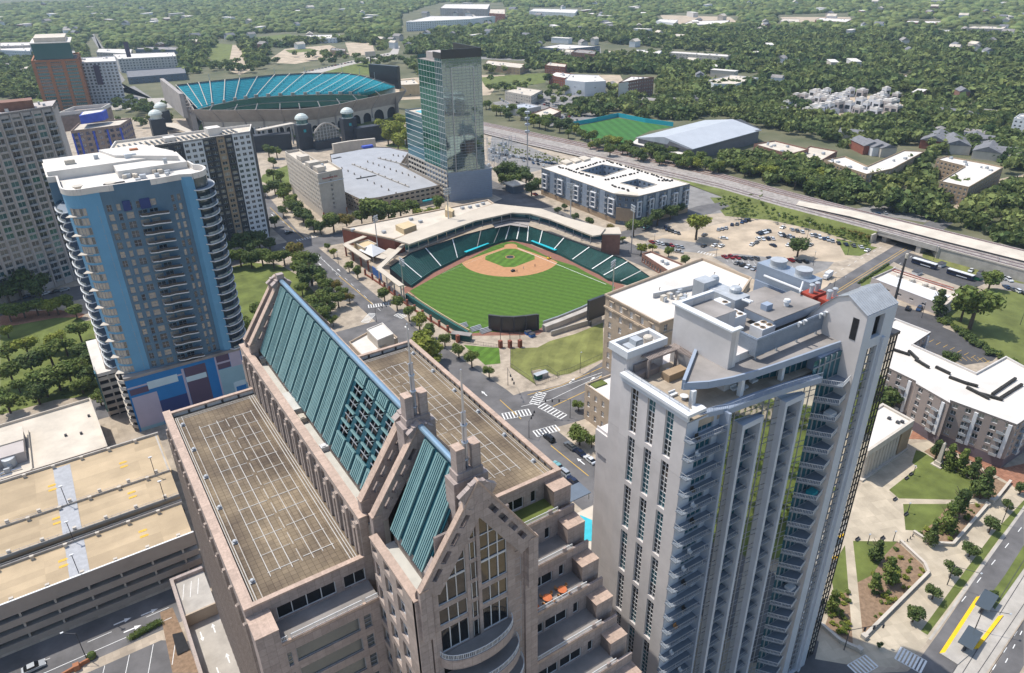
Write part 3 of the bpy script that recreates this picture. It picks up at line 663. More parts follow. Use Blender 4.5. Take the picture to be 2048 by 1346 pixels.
# ================================================================== white and glass condominium tower
def condo():
    T=thing('condominium_tower','white and mirrored glass condominium tower with a swooping grey roof wing','condominium tower',(108,78,0))
    W=Wins(T); sw=MB(); fw=MB()
    FH=4.05; Z0=94
    # left face, plane x=82
    hs=[]
    for (ya,yb) in ((83.3,85.3),(78.7,80.7),(74.0,76.0)):
        z=93.2 if True else 0
        while z>4:
            hs.append((ya,z-11.0,yb,z)); 
            for j in range(3): W.add(V3(82.32,yb,z-11+j*3.67),YN,Z3,XN,yb-ya,3.67,'p23',random.choice(('glass_dark','glass_black','glass_tealdeep')),'frame_white')
            z-=12.15
    wallx(sw,82,70.9,88,0,Z0,hs,t=.45,back=False)
    wallx(sw,83.0,88,92.4,0,97.6,t=.4,back=False); wallx(sw,83.6,92.4,96.5,0,76.2,t=.3,back=False)
    sw.box(83.2,92.4,70,92,96.4,75.6)
    sw.box(83.5,88,0,133,92,92); sw.box(92,92,0,128,98,70)
    sw.box(84,71.6,0,89,88,92.2)
    sw.box(82.9,87.98,92,92.5,88.3,97.0)
    # penthouse bay with exhaust fan
    sw.box(83.0,88,92,92.4,92.4,97.0); 
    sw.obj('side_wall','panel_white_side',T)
    c=MB(); c.wallring([(82.5,87.5),(92.9,87.5),(92.9,92.9),(82.5,92.9)],.8,97.0,98.5); c.obj('bay_parapet','white_paint',T)
    c=MB(); c.box(81.3,70.3,Z0-.35,83.2,88,Z0+.25); c.box(81.6,70.5,Z0-1.4,82.1,88,Z0-.35); c.box(81.3,70.2,Z0-.35,85.8,71.4,Z0+.25); c.obj('cornice','white_paint',T)
    c=MB(); c.lathe(90.3,90.3,[(.9,97),(1.0,98.2),(.8,98.5)],12); c.obj('exhaust_fan','unit_tan',T)
    c=MB(); c.q((84.4,88.9,97),(87.8,88.9,97),(87.8,88.9,98.9),(86.4,88.9,98.9)); c.box(84.5,88.9,97,87.8,91.3,98.0); c.box(86,89.1,98.0,87.8,91,99.1); c.obj('air_handler','metal_grey',T)
    # terrace deck
    d=MB(); d.prism([(82.6,70.9),(92,70.7),(100,70.2),(120,69.4),(120,84),(95,88),(82.6,88)],90,92.25); d.obj('roof_terrace','concrete_walk',T)
    r=MB(); railing(r,[(82.5,88),(82.5,71.2)],Z0,.9,.3,rt=.06,r=.03); r.obj('terrace_railing','frame_grey',T)
    # curved glass front
    def yf(x): 
        t=(x-88)/33.0; return 70.6-3.2*t*t-1.0*t
    XS=[91+ i*1.45 for i in range(21)]
    gl=MB(); mu=MB()
    nfl=23; zt=92.0
    frames=((95.3,101.2,87.2),(105.5,111.2,89.2))
    bots=(2,2)
    for p,q in zip(XS[:-1],XS[1:]):
        inn=[f for f in frames if f[0]-.01<=(p+q)/2<=f[1]]
        a=V3(p,yf(p),0);b=V3(q,yf(q),0)
        if (p+q)/2>114.6: 
            continue
        z1=zt
        for j in range(nfl):
            za=zt-(j+1)*FH; zb=zt-j*FH
            if inn and zb<=inn[0][2]+2: continue
            gl.mi=0; gl.q((a.x,a.y,za),(b.x,b.y,za),(b.x,b.y,zb),(a.x,a.y,zb))
            for z in (za,za+1.3): mu.tube((a.x,a.y-.05,z),(b.x,b.y-.05,z),.04,4,cap=False)
        if not inn: mu.box(a.x-.03,a.y-.1,0,a.x+.03,a.y,zt)
    gl.obj('curtain_wall','glass_gold',T); mu.obj('mullion','frame_grey',T)
    # deck edge beam and its rail
    e=MB(); e.prism([(p,yf(p)-1.0) for p in XS[:17]]+[(p,yf(p)+.8) for p in XS[:17]][::-1],91.2,92.4); e.prism([(85.5,71.2),(91,69.8),(91,71.4),(85.5,72.2)],91.4,92.4); e.obj('deck_edge','panel_bluegrey',T)
    r=MB(); railing(r,[(85.4,71),(88.6,70.6)]+[(p,yf(p)-.85) for p in XS[:17]],92.4,1.0,.35,rt=.05,r=.025); r.obj('glass_railing','panel_bluegrey',T)
    # penthouse glazing set back on the terrace
    pg=MB(); pts=[(98,77.5),(103,73.8),(109,71.9),(115,71.2),(119.6,71)]
    for a,b in zip(pts[:-1],pts[1:]): pg.q((a[0],a[1],92.2),(b[0],b[1],92.2),(b[0],b[1],96.4),(a[0],a[1],96.4))
    pg.obj('penthouse_glazing','glass_tealdeep',T)
    m=MB()
    for a,b in zip(pts[:-1],pts[1:]):
        for k in range(4): x=a[0]+(b[0]-a[0])*k/4;y=a[1]+(b[1]-a[1])*k/4; m.box(x-.05,y-.15,92.2,x+.05,y-.03,96.4)
        m.tube((a[0],a[1]-.1,94.8),(b[0],b[1]-.1,94.8),.05,4)
    m.obj('penthouse_mullion','frame_grey',T)
    # roof wing
    wf=[(85.0,75.3),(89,73.2),(93.7,71.8),(99,70.9),(105,70.3),(112,69.7),(119,69.2),(124.7,68.6)]
    wb=[(124.9,74.5),(112,78.5),(107,81.0),(104.3,83.6),(102.6,87.2)]
    wg=MB(); wg.prism(wf+wb,95.8,97.0); wg.obj('roof_wing','roof_grey',T)
    b=MB(); b.path([(85.0,75.3),(102.6,87.2)],.6,95.7,97.7); b.path(wf,.4,95.7,97.12); b.obj('wing_fascia','panel_bluegrey',T)
    for (x,y) in ((86.2,73.9),(96.3,71.6),(107,71.0),(118.5,69.9)): MB().box(x-.4,y-.4,92.3,x+.4,y+.4,95.8).obj('column','white_paint',T)
    # pergola
    p=MB()
    for k in range(22): x=86.5+k*.42; p.box(x,85.6,96.5,x+.16,87.6,96.62)
    for k in range(18): y=80+k*.42; p.box(93.6,y,96.5,96.2,y+.16,96.62)
    p.box(86.3,85.6,96.2,96.2,85.8,96.5); p.box(86.3,87.4,96.2,96.2,87.6,96.5); p.box(93.6,79.8,96.2,93.8,87.6,96.5)
    for x,y in ((86.5,85.8),(93.7,85.7),(93.7,80)): p.box(x-.2,y-.2,92.2,x+.2,y+.2,96.2)
    p.obj('pergola','taupe',T)
    b=MB(); b.box(88.8,82.3,92.2,93.6,84.4,93.8); b.obj('counter','stone_tan',T); b=MB(); b.box(84.2,86.2,92.2,90,87.9,93.6); b.box(84.6,87.4,93.6,88.8,87.9,95.0); b.obj('fireplace_wall','taupe',T)
    # mechanical penthouse
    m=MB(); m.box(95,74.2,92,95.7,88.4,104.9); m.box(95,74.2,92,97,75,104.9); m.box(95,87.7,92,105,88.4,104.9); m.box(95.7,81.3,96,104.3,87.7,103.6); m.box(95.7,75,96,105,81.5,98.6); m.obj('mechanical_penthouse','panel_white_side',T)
    m=MB(); m.box(95.75,81.35,103.6,104.25,87.65,103.75); m.obj('penthouse_roof','roof_grey',T)
    c=MB(); c.path([(95.2,88.8),(95.2,73.9)],1.5,104.9,105.25); c.path([(94.5,74.2),(97.4,74.2)],.9,104.9,105.24); c.path([(95,88.2),(105,88.2)],.8,104.9,105.24); c.obj('penthouse_cornice','white_paint',T)
    m=MB(); m.box(104.6,75,97,128,93,98.4); m.obj('mechanical_deck','roof_grey',T)
    m=MB(); m.box(110.4,77,99.6,124.9,84.2,101.3); m.obj('flat_roof_block','louver',T); m=MB(); m.box(110.4,77,101.3,124.9,84.2,101.45); m.obj('block_roof','roof_grey',T)
    for a in ((101.4,73.4,125.3,73.6,1),(101.4,73.4,101.6,78.8,0)):
        l=MB()
        for k in range(13): z=98+k*.28; l.box(a[0],a[1],z,a[2],a[3],z+.17)
        l.box(a[0]+.08,a[1]+.12,98,a[2]-.02,a[3]+.05,101.7) if a[4] else l.box(a[0]+.12,a[1],98,a[2]+.05,a[3],101.7)
        l.obj('louver_screen','louver',T)
    for x in (102,108,114,120): MB().box(x,73.7,97,x+.3,74,98).obj('screen_post','metal_grey',T)
    # packaged units with fans
    for i,(x,y,z,n) in enumerate(((104.9,82.2,98.9,4),(106.9,76.6,98.2,4),(104.8,86.2,100,2))):
        u=MB(); u.box(x,y,97,x+3.9,y+3.0,z+2.4); u.obj('condenser_unit','white_paint',T)
        for k in range(n):
            fx=x+1.0+(k%2)*1.9; fy=y+.8+(k//2)*1.4
            f=MB(); f.lathe(fx,fy,[(.62,z+2.4),(.62,z+2.5),(.5,z+2.5)],12); f.obj('fan','stone_tan',T); f=MB(); f.lathe(fx,fy,[(.45,z+2.5),(.1,z+2.53)],10); f.obj('fan_blades','unit_black',T)
    # cooling towers
    u=MB(); u.box(129.4,83,93,133.6,97,102.5); u.obj('cooling_tower','louver',T); u=MB(); u.box(129.2,83.2,95,129.41,96.8,98.5); u.box(129.6,82.8,93,133.4,83,97.5); u.obj('cooling_louver','panel_bluegrey',T)
    for y in (86.4,93):
        f=MB(); f.lathe(131.5,y,[(1.9,102.5),(1.75,103),(1.85,104.1),(1.7,104.1)],20); f.obj('fan_stack','metal_grey',T)
        f=MB(); f.lathe(131.5,y,[(1.6,103.8),(.2,103.95)],16); f.obj('fan_blades','unit_black',T)
    pp=MB(); pp.tube((128.5,94,100.6),(128.5,84.2,100.6),.3,8); pp.tube((128.5,84.2,100.6),(128.5,84.2,96),.35,8); pp.obj('pipe','white_paint',T)
    pp=MB(); pp.tube((111,95,102),(112.5,84.5,101.9),.28,8); pp.tube((111.8,95,102),(113.3,84.5,101.9),.2,8); pp.tube((124,81.5,102.3),(129,84.5,102.3),.2,6); pp.obj('pipe','white_paint',T)
    b=MB(); b.box(110.2,86.5,99.6,114.6,95,102.2); b.lathe(113.6,89.5,[(1.2,102.2),(1.3,103),(.9,103.4)],14); b.obj('air_handler','metal_grey',T)
    b=MB(); b.box(109,94,99.6,112.5,97,103.6); b.lathe(113.2,95,[(.9,101),(1.0,103.5),(.7,104)],12); b.obj('air_handler','metal_grey',T)
    for i,(x,y) in enumerate(((126.8,80.5),(127.2,76.6))):
        b=MB(); b.box(x-1.7,y-1.5,99.2,x+2.6,y+1.5,101.9); b.obj('boiler','red_machine',T)
        b=MB()
        for dx in (0,1.8): b.lathe(x+dx-.4,y,[(.45,101.9),(.45,103.5),(.6,103.7),(.45,103.9)],10)
        b.obj('flue','metal_grey',T)
    b=MB(); b.box(125.4,70,95,133,83,98.9); b.obj('boiler_deck','panel_bluegrey',T)
    b=MB(); b.box(112.5,80.5,101.45,114.3,82,102.7); b.obj('roof_vent','panel_bluegrey',T); b=MB(); b.lathe(118,80,[(.5,101.45),(.5,102.3),(.75,102.4),(.6,102.9)],12); b.obj('roof_vent','white_paint',T)
    b=MB(); 
    for x in (113,114.6,119.5,121): b.tube((x,73.2,101.0),(x,73.2,102.0),.22,8); b.tube((x,73.2,102),(x,72.6,102),.22,8)
    b.obj('goose_vent','white_paint',T)
    # ---- fin tower with gabled cap
    fx0,fx1=121.3,131.0; fy=64.7
    hs=[(124.0,98.6,127.2,103.4)]
    bay=[(123.4,125.9,128.0)]
    for j in range(24):
        z=96.4-j*FH
        if z<4.2: break
        hs.append((123.6,z-FH+.0,126.4,z-.0)) if False else None
    k=[(123.7,1,127.0,96.5)]
    wally(fw,fy,fx0,fx1,0,104.3,[(124.0,98.6,127.2,103.4)]+k,t=.9,back=False)
    g2=MB(); g2.q((123.7,fy+.5,1),(127,fy+.5,1),(127,fy+.5,96.5),(123.7,fy+.5,96.5)); g2.obj('fin_glazing','glass_gold',T)
    m=MB(); 
    for j in range(48): z=96.5-j*FH/2; 
    for j in range(47):
        z=96.5-j*FH/2
        if z>1: m.box(123.7,fy+.38,z-.05,127,fy+.49,z+.05)
    for x in (124.8,125.9): m.box(x-.04,fy+.38,1,x+.04,fy+.49,96.5)
    m.obj('fin_mullion','frame_grey',T)
    b=MB(); b.box(124,fy+.95,98.6,127.2,fy+3,98.7); b.box(124.2,fy+1.5,98.7,125.4,fy+2.6,100.4); b.obj('fin_machine','unit_black',T)
    # side profile of the cap
    prof=[(64.75,0),(64.75,104.3),(69.2,106.9),(71.5,105.8),(74,103.2),(76.5,99.8),(78.6,96.5),(78.6,92)]
    s=MB(); 
    s.v+= [(fx0-.03,y,z) for y,z in prof]+[(fx0-.03,78.6,0)]; s.f.append(tuple(range(8,-1,-1))); s.m.append(0)
    i=len(s.v); s.v+=[(fx1,y,z) for y,z in prof]+[(fx1,78.6,0)]; s.f.append(tuple(range(i,i+9))); s.m.append(0)
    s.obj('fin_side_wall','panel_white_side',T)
    b=MB(); b.box(fx0-.09,66.2,98.5,fx0-.01,67.4,103.0); b.obj('fin_opening_shade','void_dark',T)  # near-black plate on the solid side wall paints an opening's shade
    rf=MB()
    for (a,b_) in zip(prof[1:-2],prof[2:-1]):
        n=16
        for i in range(n):
            x0=fx0-.25+(fx1-fx0+.5)*i/n; x1=fx0-.25+(fx1-fx0+.5)*(i+1)/n
            rf.q((x0,a[0]-.0,a[1]+.1),(x1,a[0],a[1]+.1),(x1,b_[0],b_[1]+.1),(x0,b_[0],b_[1]+.1)); rf.tube((x0,a[0],a[1]+.13),(x0,b_[0],b_[1]+.13),.07,4,cap=False)
    rf.obj('fin_roof','metal_grey',T)
    # right end: pier and glass bay
    fw.box(127.8,64.2,0,128.5,64.8,98); fw.box(131,65.2,0,131.3,66.2,97)
    b=MB(); b.box(131.0,65.6,0,135.6,78,96.2); b.obj('end_bay','glass_gold',T)
    m=MB()
    for j in range(47):
        z=96.2-j*FH/2
        if z>1: m.box(131,65.5,z-.06,135.7,65.6,z+.06); m.box(135.6,65.6,z-.06,135.7,78,z+.06)
    for x in (131,132.2,133.4,134.5,135.6): m.box(x-.06,65.48,0,x+.06,65.6,96.2)
    m.box(130.9,65.3,96.0,135.9,78,96.6)
    m.obj('end_bay_mullion','frame_dark',T)
    # backing structure
    b=MB(); b.box(91.5,71.6,0,131,88,91); b.box(115,68.6,0,121.3,88,95.6); b.obj('core','panel_bluegrey',T)
    # ---- projecting white frames with recessed balconies
    for (x0,x1,zt_) in frames:
        ya=yf((x0+x1)/2)-.9; yb=ya+3
        fr=MB(); fr.box(x0,ya,3,x0+.7,yb,zt_); fr.box(x1-.7,ya,3,x1,yb,zt_); fr.box(x0,ya,zt_-1.1,x1,yb,zt_+.1); fr.obj('balcony_frame','fin_shade_blue',T)
        bk=MB(); bk.q((x0+.9,yb-.6,3),(x1-.9,yb-.6,3),(x1-.9,yb-.6,zt_),(x0+.9,yb-.6,zt_)); bk.obj('recess_glazing','glass_tealdeep',T)
        dv=MB(); 
        for j in range(21):
            z=zt_-1.2-(j+1)*FH
            if z<3: break
            s_=MB(); s_.box(x0+.9,ya+.5,z,x1-.9,yb-.5,z+.3); s_.obj('balcony_slab','slab_shade_grey',T)
            r=MB(); railing(r,[(x0+.95,ya+.6),(x1-.95,ya+.6)],z+.3,1.05,.45,rt=.05,r=.02); r.obj('balcony_railing','metal_grey',T)
        m=MB(); 
        for k_ in range(1,4): x=x0+.9+(x1-x0-1.8)*k_/4; m.box(x-.05,yb-.75,3,x+.05,yb-.62,zt_)
        m.obj('recess_mullion','frame_grey',T)
    # ---- corner balconies
    fb=MB(); hs=[]
    for j in range(23):
        z=Z0-5.6-j*FH
        if z<2: break
        hs.append((84.9,z+.3,88.9,z+3.2)); W.add(V3(84.9,70.98,z+.3),XP,Z3,YN,4,2.9,'f31','glass_tealdeep','frame_grey')
    wally(fb,70.75,82.1,91.2,0,92.0,hs,t=.35,back=False); fb.obj('front_wall','fin_shade_blue',T)
    for j in range(23):
        z=Z0-5.6-j*FH
        if z<2: break
        s_=MB(); s_.prism([(81.6,70.8),(81.6,69.2),(82.2,69.0),(90.6,68.7),(90.6,70.8)],z+.08,z+.28); s_.obj('balcony_slab','slab_shade_grey',T)
        r=MB(); railing(r,[(81.7,70.7),(81.7,69.2),(90.5,68.8)],z+.28,1.05,.45,rt=.05,r=.02); r.obj('balcony_railing','metal_grey',T)
        if random.random()<.85:
            b=MB(); x=random.uniform(82.6,88); b.box(x,69.4,z+.28,x+.7,70.1,z+.75); b.box(x,70.0,z+.75,x+.7,70.1,z+1.2); b.obj('balcony_chair',random.choice(('unit_black','white_paint','wood')),T)
    d=MB(); d.box(90.4,68.6,2,90.9,71.6,92); d.obj('divider_pier','panel_bluegrey',T)
    # ---- pointed balconies beside the fin
    gl=MB(); gl.q((113.0,68.4,2),(121.3,68.2,2),(121.3,68.2,95.5),(113.0,68.4,95.5)); gl.obj('recess_glazing','glass_tealdeep',T)
    m=MB()
    for j in range(23): z=Z0-j*FH; m.box(113,68.15,z-.1,121.3,68.35,z+.1)
    for x in (114.5,116.2,118,119.6): m.box(x-.05,68.1,2,x+.05,68.3,95.5)
    m.obj('recess_mullion','frame_grey',T)
    for j in range(23):
        z=Z0-4.4-j*FH
        if z<2: break
        P=[(115.2,68.3),(118.0,64.6),(121.3,65.4),(121.3,68.3)]
        s_=MB(); s_.prism(P,z,z+.35); s_.obj('balcony_slab','slab_shade_grey',T)
        r=MB(); railing(r,[P[0],P[1],P[2]],z+.35,1.1,.3,rt=.06,r=.035); r.obj('balcony_railing','white_paint',T)
        if j in (2,7,14):
            b=MB(); b.box(118.2,65.8,z+.35,120.2,67.4,z+1.2); b.obj('balcony_table','white_paint' if j!=7 else 'teal_paint',T)
    fw.obj('fin_wall','fin_shade_blue',T)
    W.done()
    # antenna mast
    a=thing('antenna_mast','tall slim grey lattice mast on the corner of the condominium tower cap','antenna mast',(132.2,66,98))
    b=MB(); 
    for dx,dy in ((-.25,0),(.25,0),(0,.4)): b.tube((132.2+dx,66+dy,96.5),(132.2+dx*.4,66+dy*.4,113),.09,5)
    for k in range(14): z=97+k*1.15; b.tube((131.95,66,z),(132.45,66,z+.6),.05,4); b.tube((132.45,66,z+.6),(132.2,66.4,z+1.1),.05,4)
    b.obj('lattice','metal_dark',a); b=MB(); b.tube((132.2,66,113),(132.2,66,113.9),.28,6); b.obj('antenna_head','unit_tan',a)
    # roof terrace furniture
    for i,(x,y,s) in enumerate(((87.0,76.6,.8),(86.3,72.4,1.2),(91.4,84.8,.8),(98.6,72.6,.8))):
        t=thing('patio_table','round white table on the condominium roof terrace, %s'%('below the planter rail','largest, under the wing tip','under the pergola','in the shade of the roof wing')[i],'table',(x,y,92.25),'white tables on the roof terrace')
        b=MB(); b.lathe(x,y,[(s,92.95),(s,93.02)],18); b.obj('tabletop','white_paint',t); b=MB(); b.lathe(x,y,[(.4,92.25),(.07,92.35),(.07,92.95)],8); b.obj('leg','white_paint',t)
    for i,(x,y) in enumerate(((86.2,78.6),(99.5,74.6),(102.2,73.4),(97.2,73.6))):
        t=thing('lounge_sofa','pale grey outdoor sofa on the condominium roof terrace, %s'%('in the sun beside the planter','at the left of the shaded group','at the right of the shaded group','nearest the glass of the shaded group')[i],'sofa',(x,y,92.25),'sofas on the roof terrace')
        b=MB(); b.box(x-.8,y-.45,92.35,x+.8,y+.45,92.75); b.obj('seat','white_paint',t); b=MB(); b.box(x-.8,y+.3,92.75,x+.8,y+.5,93.15); b.obj('backrest','white_paint',t)
    for k in range(9):
        y=72.4+k*1.7
        t=thing('planter_shrub','low dark green shrub in the planter along the condominium terrace railing','shrub',(83.2,y,92.25),'shrubs in the terrace planter')
        b=MB(); rr=random.Random(k)
        for q in range(70): 
            c=V3(83.2+rr.gauss(0,.3),y+rr.gauss(0,.4),92.5+abs(rr.gauss(0,.45))); u=V3(rr.uniform(-1,1),rr.uniform(-1,1),rr.uniform(-1,1)).normalized()*.16; v=u.orthogonal().normalized()*.16; b.q(c-u-v,c+u-v,c+u+v,c-u+v)
        b.obj('foliage','leaf',t)
condo()
# ================================================================== blue apartment tower on its mural-covered parking podium
def sil(b,P,z0,z1,closed=False):
    n=len(P)
    for k in range(n if closed else n-1):
        a,c=P[k],P[(k+1)%n]; b.q((a[0],a[1],z0),(c[0],c[1],z0),(c[0],c[1],z1),(a[0],a[1],z1))
def arc(cx,cy,rx,ry,a0,a1,n=10): return [(cx+rx*math.cos(R(a0+(a1-a0)*i/n)),cy+ry*math.sin(R(a0+(a1-a0)*i/n))) for i in range(n+1)]
def rim(T,P,z,c=False):
    MB().prism(P,z,z+.2).obj('balcony_slab','slab_shade_grey',T); MB().path(P,.3,z-.02,z+.3).obj('balcony_rim','white_paint',T)
def blue_tower():
    T=thing('apartment_tower','blue curved apartment tower with white balcony rims above a colourful mural','apartment tower',(26,300,0))
    W=Wins(T); ZB,ZT=24.5,97.0; nf=19; FH=(ZT-6.5-ZB)/nf
    L=arc(8.5,289,5.6,7.6,180,268,8); 
    Lw=[(2.9,306)]+L+[(13.6,281.4)]
    b=MB(); sil(b,Lw,ZB,ZT); b.obj('curved_wall','blue_light',T)
    b=MB(); b.q((2.9,306,ZB),(2.9,306,ZT-6),(-.3,309,ZT-6),(-.3,309,ZB)); sil(b,[(0,331),(0,306.5),(2.9,306)],ZB,ZT-1.5); b.obj('side_wall','blue_dark',T)
    f=MB(); P=[(13.6,281.4),(17,280.6),(23,280.2),(32,280.2),(40.2,281.2)]
    cols={0:[(.9,1.7)],1:[(.5,1.3),(3.0,2.4)],2:[(.8,3.0),(4.6,2.8)],3:[(1.6,.001),(3.6,1.1),(5.7,1.2)]}
    for k,(a,c) in enumerate(zip(P[:-1],P[1:])):
        a=V3(a[0],a[1],0);c=V3(c[0],c[1],0);U=(c-a);Ln=U.length;U.normalize();N=U.cross(Z3);hs=[]
        for j in range(nf):
            z=j*FH+.7
            for (u,w_) in cols[k]:
                if w_<.1 or u+w_>Ln: continue
                hs.append((u,z,u+w_,z+2.5)); W.add(a+U*u+Z3*(ZB+z)-N*.25,U,Z3,N,w_,2.5,'p%d2'%(2 if w_>1.5 else 1),random.choice(('glass_blind','glass_blind','glass_grey','glass_dark')),'frame_grey')
        f.slab(V3(a.x,a.y,ZB),U,Z3,N,Ln,ZT-ZB,.35,hs,back=False,edge=False)
    f.obj('front_wall','blue_dark',T)
    b=MB(); sil(b,[(40.2,281.2),(41.5,279.8),(44.2,279.2)],ZB,ZT-1); b.obj('right_strip','blue_light',T)
    b=MB(); sil(b,[(44.2,279.2)]+arc(45,287,5.2,7,-90,60,10)+[(47,300),(38.7,331),(0,331)],ZB,ZT-1.5); b.obj('glazed_wall',['glass_grey'],T)
    c=MB()
    for a,bb in (((46,280.4),(46.7,281.0)),((48.9,283.5),(49.3,284.6)),((50.2,287),(50.2,288.2))): c.path([a,bb],.5,ZB,ZT-5)
    c.obj('blue_pier','blue_light',T)
    # balconies, right corner
    for j in range(nf+1):
        z=ZB+.4+j*FH; rx=(5.4 if j<nf else 5.0)
        P=[(43.6,279.0)]+arc(45.2,287,7.0,9.4,-92,50,12)+[(45,291)]
        rim(T,P,z)
        if j<nf:
            r=MB(); pp=arc(45.2,287,6.8,9.2,-92,50,12); sil(r,pp,z+.3,z+1.3); r.obj('balcony_screen','glass_rail',T)
    # front wavy balconies
    for j in range(nf-1):
        z=ZB+1.2+j*FH; P=[(24.2,280.4),(24.4,279.0),(26.5,278.2),(29,278.4),(31.5,277.8),(33.4,277.4),(33.2,280.4)]
        rim(T,P,z)
        r=MB(); sil(r,P[1:-1],z+.25,z+1.2); r.obj('balcony_screen','screen_dark',T)
    # left curved balconies and prow
    for j in range(nf):
        z=ZB+.4+j*FH
        P=[(2.9,306)]+arc(4,297,4.6,9,115,235,10)+[(2.9,290)]
        rim(T,P,z)
        r=MB(); sil(r,arc(4,297,4.4,8.8,115,235,10),z+.3,z+1.3); r.obj('balcony_screen','glass_rail',T)
        if j%2==0:
            MB().prism([(3.2,286.6),(1.6,283.8),(4.3,282.4),(6.4,281.8)],z,z+.2).obj('prow_balcony','stone_pale',T)
    # curved left windows
    for j in range(nf):
        z=ZB+.7+j*FH
        for a,c in zip(L[3:-1],L[4:]):
            a=V3(a[0],a[1],0);c=V3(c[0],c[1],0);U=(c-a);Ln=U.length;U.normalize();N=U.cross(Z3)
            W.add(a+Z3*z+N*.16,U,Z3,N,Ln,2.6,'p11',random.choice(('glass_blind','glass_grey','glass_blind')),'frame_grey')
        U=V3(1,-.06,0).normalized();N=U.cross(Z3); W.add(V3(10.9,281.62,z)+N*.2,U,Z3,N,1.0,2.6,'p12',random.choice(('glass_dark','glass_blind')),'frame_grey')
    # roof
    rp=[(3.6,306)]+arc(9.2,289,5.6,7.2,180,268,8)+[(13.6,282),(17,281.3),(32,280.9),(40.2,281.8),(44.2,280)]+arc(45,287,4.8,6.6,-90,60,8)+[(46.6,300),(38.4,330.5),(.3,330.5),(.3,307)]
    b=MB(); b.prism(rp,ZT-3.2,ZT-2.0); b.obj('roof','roof_white',T)
    b=MB(); b.path([(.2,330.8),(.2,306.2),(3,306)]+L+[(13.6,281.6),(17,280.9),(32,280.5),(40.2,281.4),(44.2,279.5)]+arc(45,287,5.1,6.9,-90,60,10)+[(46.8,300)],.7,ZT-2,ZT+.05); b.obj('parapet','roof_white',T)
    b=MB(); b.box(.4,308,ZT-2,40,330,ZT+1.4); b.box(22,297,ZT-2,46,316,ZT+.6); b.prism([(24,316),(44,300),(44,310),(36,330),(20,330)],ZT,ZT+2.4); b.obj('upper_roof','roof_cream' if 0 else 'roof_white',T)
    b=MB(); b.box(16,283.5,ZT-1.9,23,291,ZT-1.7); b.obj('roof_well','void_dark',T)  # flat near-black slab on the roof imitates the shade of a well
    for i,(x,y) in enumerate(((8,288.5),(18,286))):
        d=MB(); d.lathe(x,y,[(.3,ZT-2),(1.9,ZT-.4),(1.8,ZT-.3)],12); d.obj('dish','unit_tan',T)
    for i in range(12):
        x,y=random.uniform(22,38),random.uniform(286,296); d=MB(); d.box(x,y,ZT-2,x+random.uniform(.8,2),y+random.uniform(.8,2),ZT-.6); d.obj('rooftop_unit',random.choice(('metal_grey','roof_cream')),T)
    for (x,y,s,m) in ((7,315,3.4,'unit_tan'),(17,318,1.6,'metal_grey'),(30,320,3,'brick_orange'),(27,312,4,'white_paint'),(38,296,1.2,'metal_grey')):
        d=MB(); d.box(x,y,ZT+1,x+s,y+s*.7,ZT+3); d.obj('rooftop_unit',m,T)
    b=MB(); b.box(19.6,280.0,ZT-9.6,22,280.15,ZT-6); b.box(25,279.96,ZT-9.8,28.4,280.1,ZT-6.2); b.obj('louver','blue_dark' if False else 'mural_navy',T)
    W.done()
    # podium
    G_=thing('parking_podium','parking garage podium under the blue tower with a painted colour-block mural','parking garage',(24,292,0))
    b=MB(); P=[(3.8,279.4),(48.2,279.4),(51.5,290),(51.5,331),(-1,331),(-1,300),(4.4,296)]; b.prism(P,0,23.4); b.obj('wall','garage_wall',G_)
    b=MB(); b.prism([(3.6,278.8),(48.4,278.8),(52,290),(51.8,331),(3,331)],23.4,24.5); b.obj('deck','roof_grey',G_)
    # mural: blocks of colour painted on panels in front of the wall
    def panel(x0,x1,z0,z1,m,t): MB().box(x0,279.0-t,z0,x1,279.4,z1).obj('mural_panel',m,G_)
    panel(3.8,48.2,0,24.2,'mural_blue',.02)
    for x0,x1,z0,z1,m,t in ((4.4,13.5,1.5,15.5,'mural_lilac',.05),(13.5,24.5,0,11,'mural_navy',.05),(13.5,22,11,16.5,'mural_blue',.05),(4.4,11,16.5,19,'mural_plum',.05),(11,22,17.2,20.5,'mural_pale',.05),(24.9,33,2,22,'mural_plum',.05),(24.9,32.6,15.6,17.9,'mural_pale',.07),(23.9,24.7,0,22,'mural_lilac',.07),(3.9,24,19.4,20.1,'mural_lilac',.06),
        (36.8,37.4,0,24,'mural_lilac',.06),(37.4,47.2,2,17,'mural_teal',.05),(37.4,42.4,17.2,23.3,'mural_plum',.05),(37.4,42.6,19.6,20.4,'mural_lilac',.07),(42.6,47.0,16.8,23.3,'mural_lilac',.05),(42.6,46.6,2.4,7.2,'mural_blue',.08),(41.9,42.6,2,9.4,'mural_pale',.09),(42.6,46.8,7.2,9.6,'mural_pale',.09),(4.4,13,0,1.5,'mural_teal',.06),(38,41,0,2,'mural_pale',.06)): panel(x0,x1,z0,z1,m,t)
    # open levels on the curved left corner
    for j in range(8):
        z=1.5+j*2.95
        s=MB(); s.path([(3.7,279.2),(2.0,281),(1.6,286),(3.6,292)],.35,z,z+1.35); s.obj('spandrel','stone_pale',G_)
    MB().path([(4.2,280),(3.0,283),(3,288),(4.2,293)],.2,0,23).obj('level_shade','void_dark',G_)  # near-black backing paints the shade inside the open levels
    H=thing('parking_garage','tan open-deck garage wing at the left foot of the blue tower','parking garage',(-3,312,0))
    MB().box(-4.4,298,0,2.6,331,18.5).obj('level_shade','void_dark',H)  # near-black block stands in for shade between the open decks
    for j in range(6):
        z=.8+j*3.2; s=MB(); s.box(-4.8,297.6,z,2.8,331,z+1.5); s.obj('spandrel','stone_pale',H)
    s=MB()
    MB().box(-5,297.3,19.0,3,331.2,20.4).obj('roof','roof_white',H)
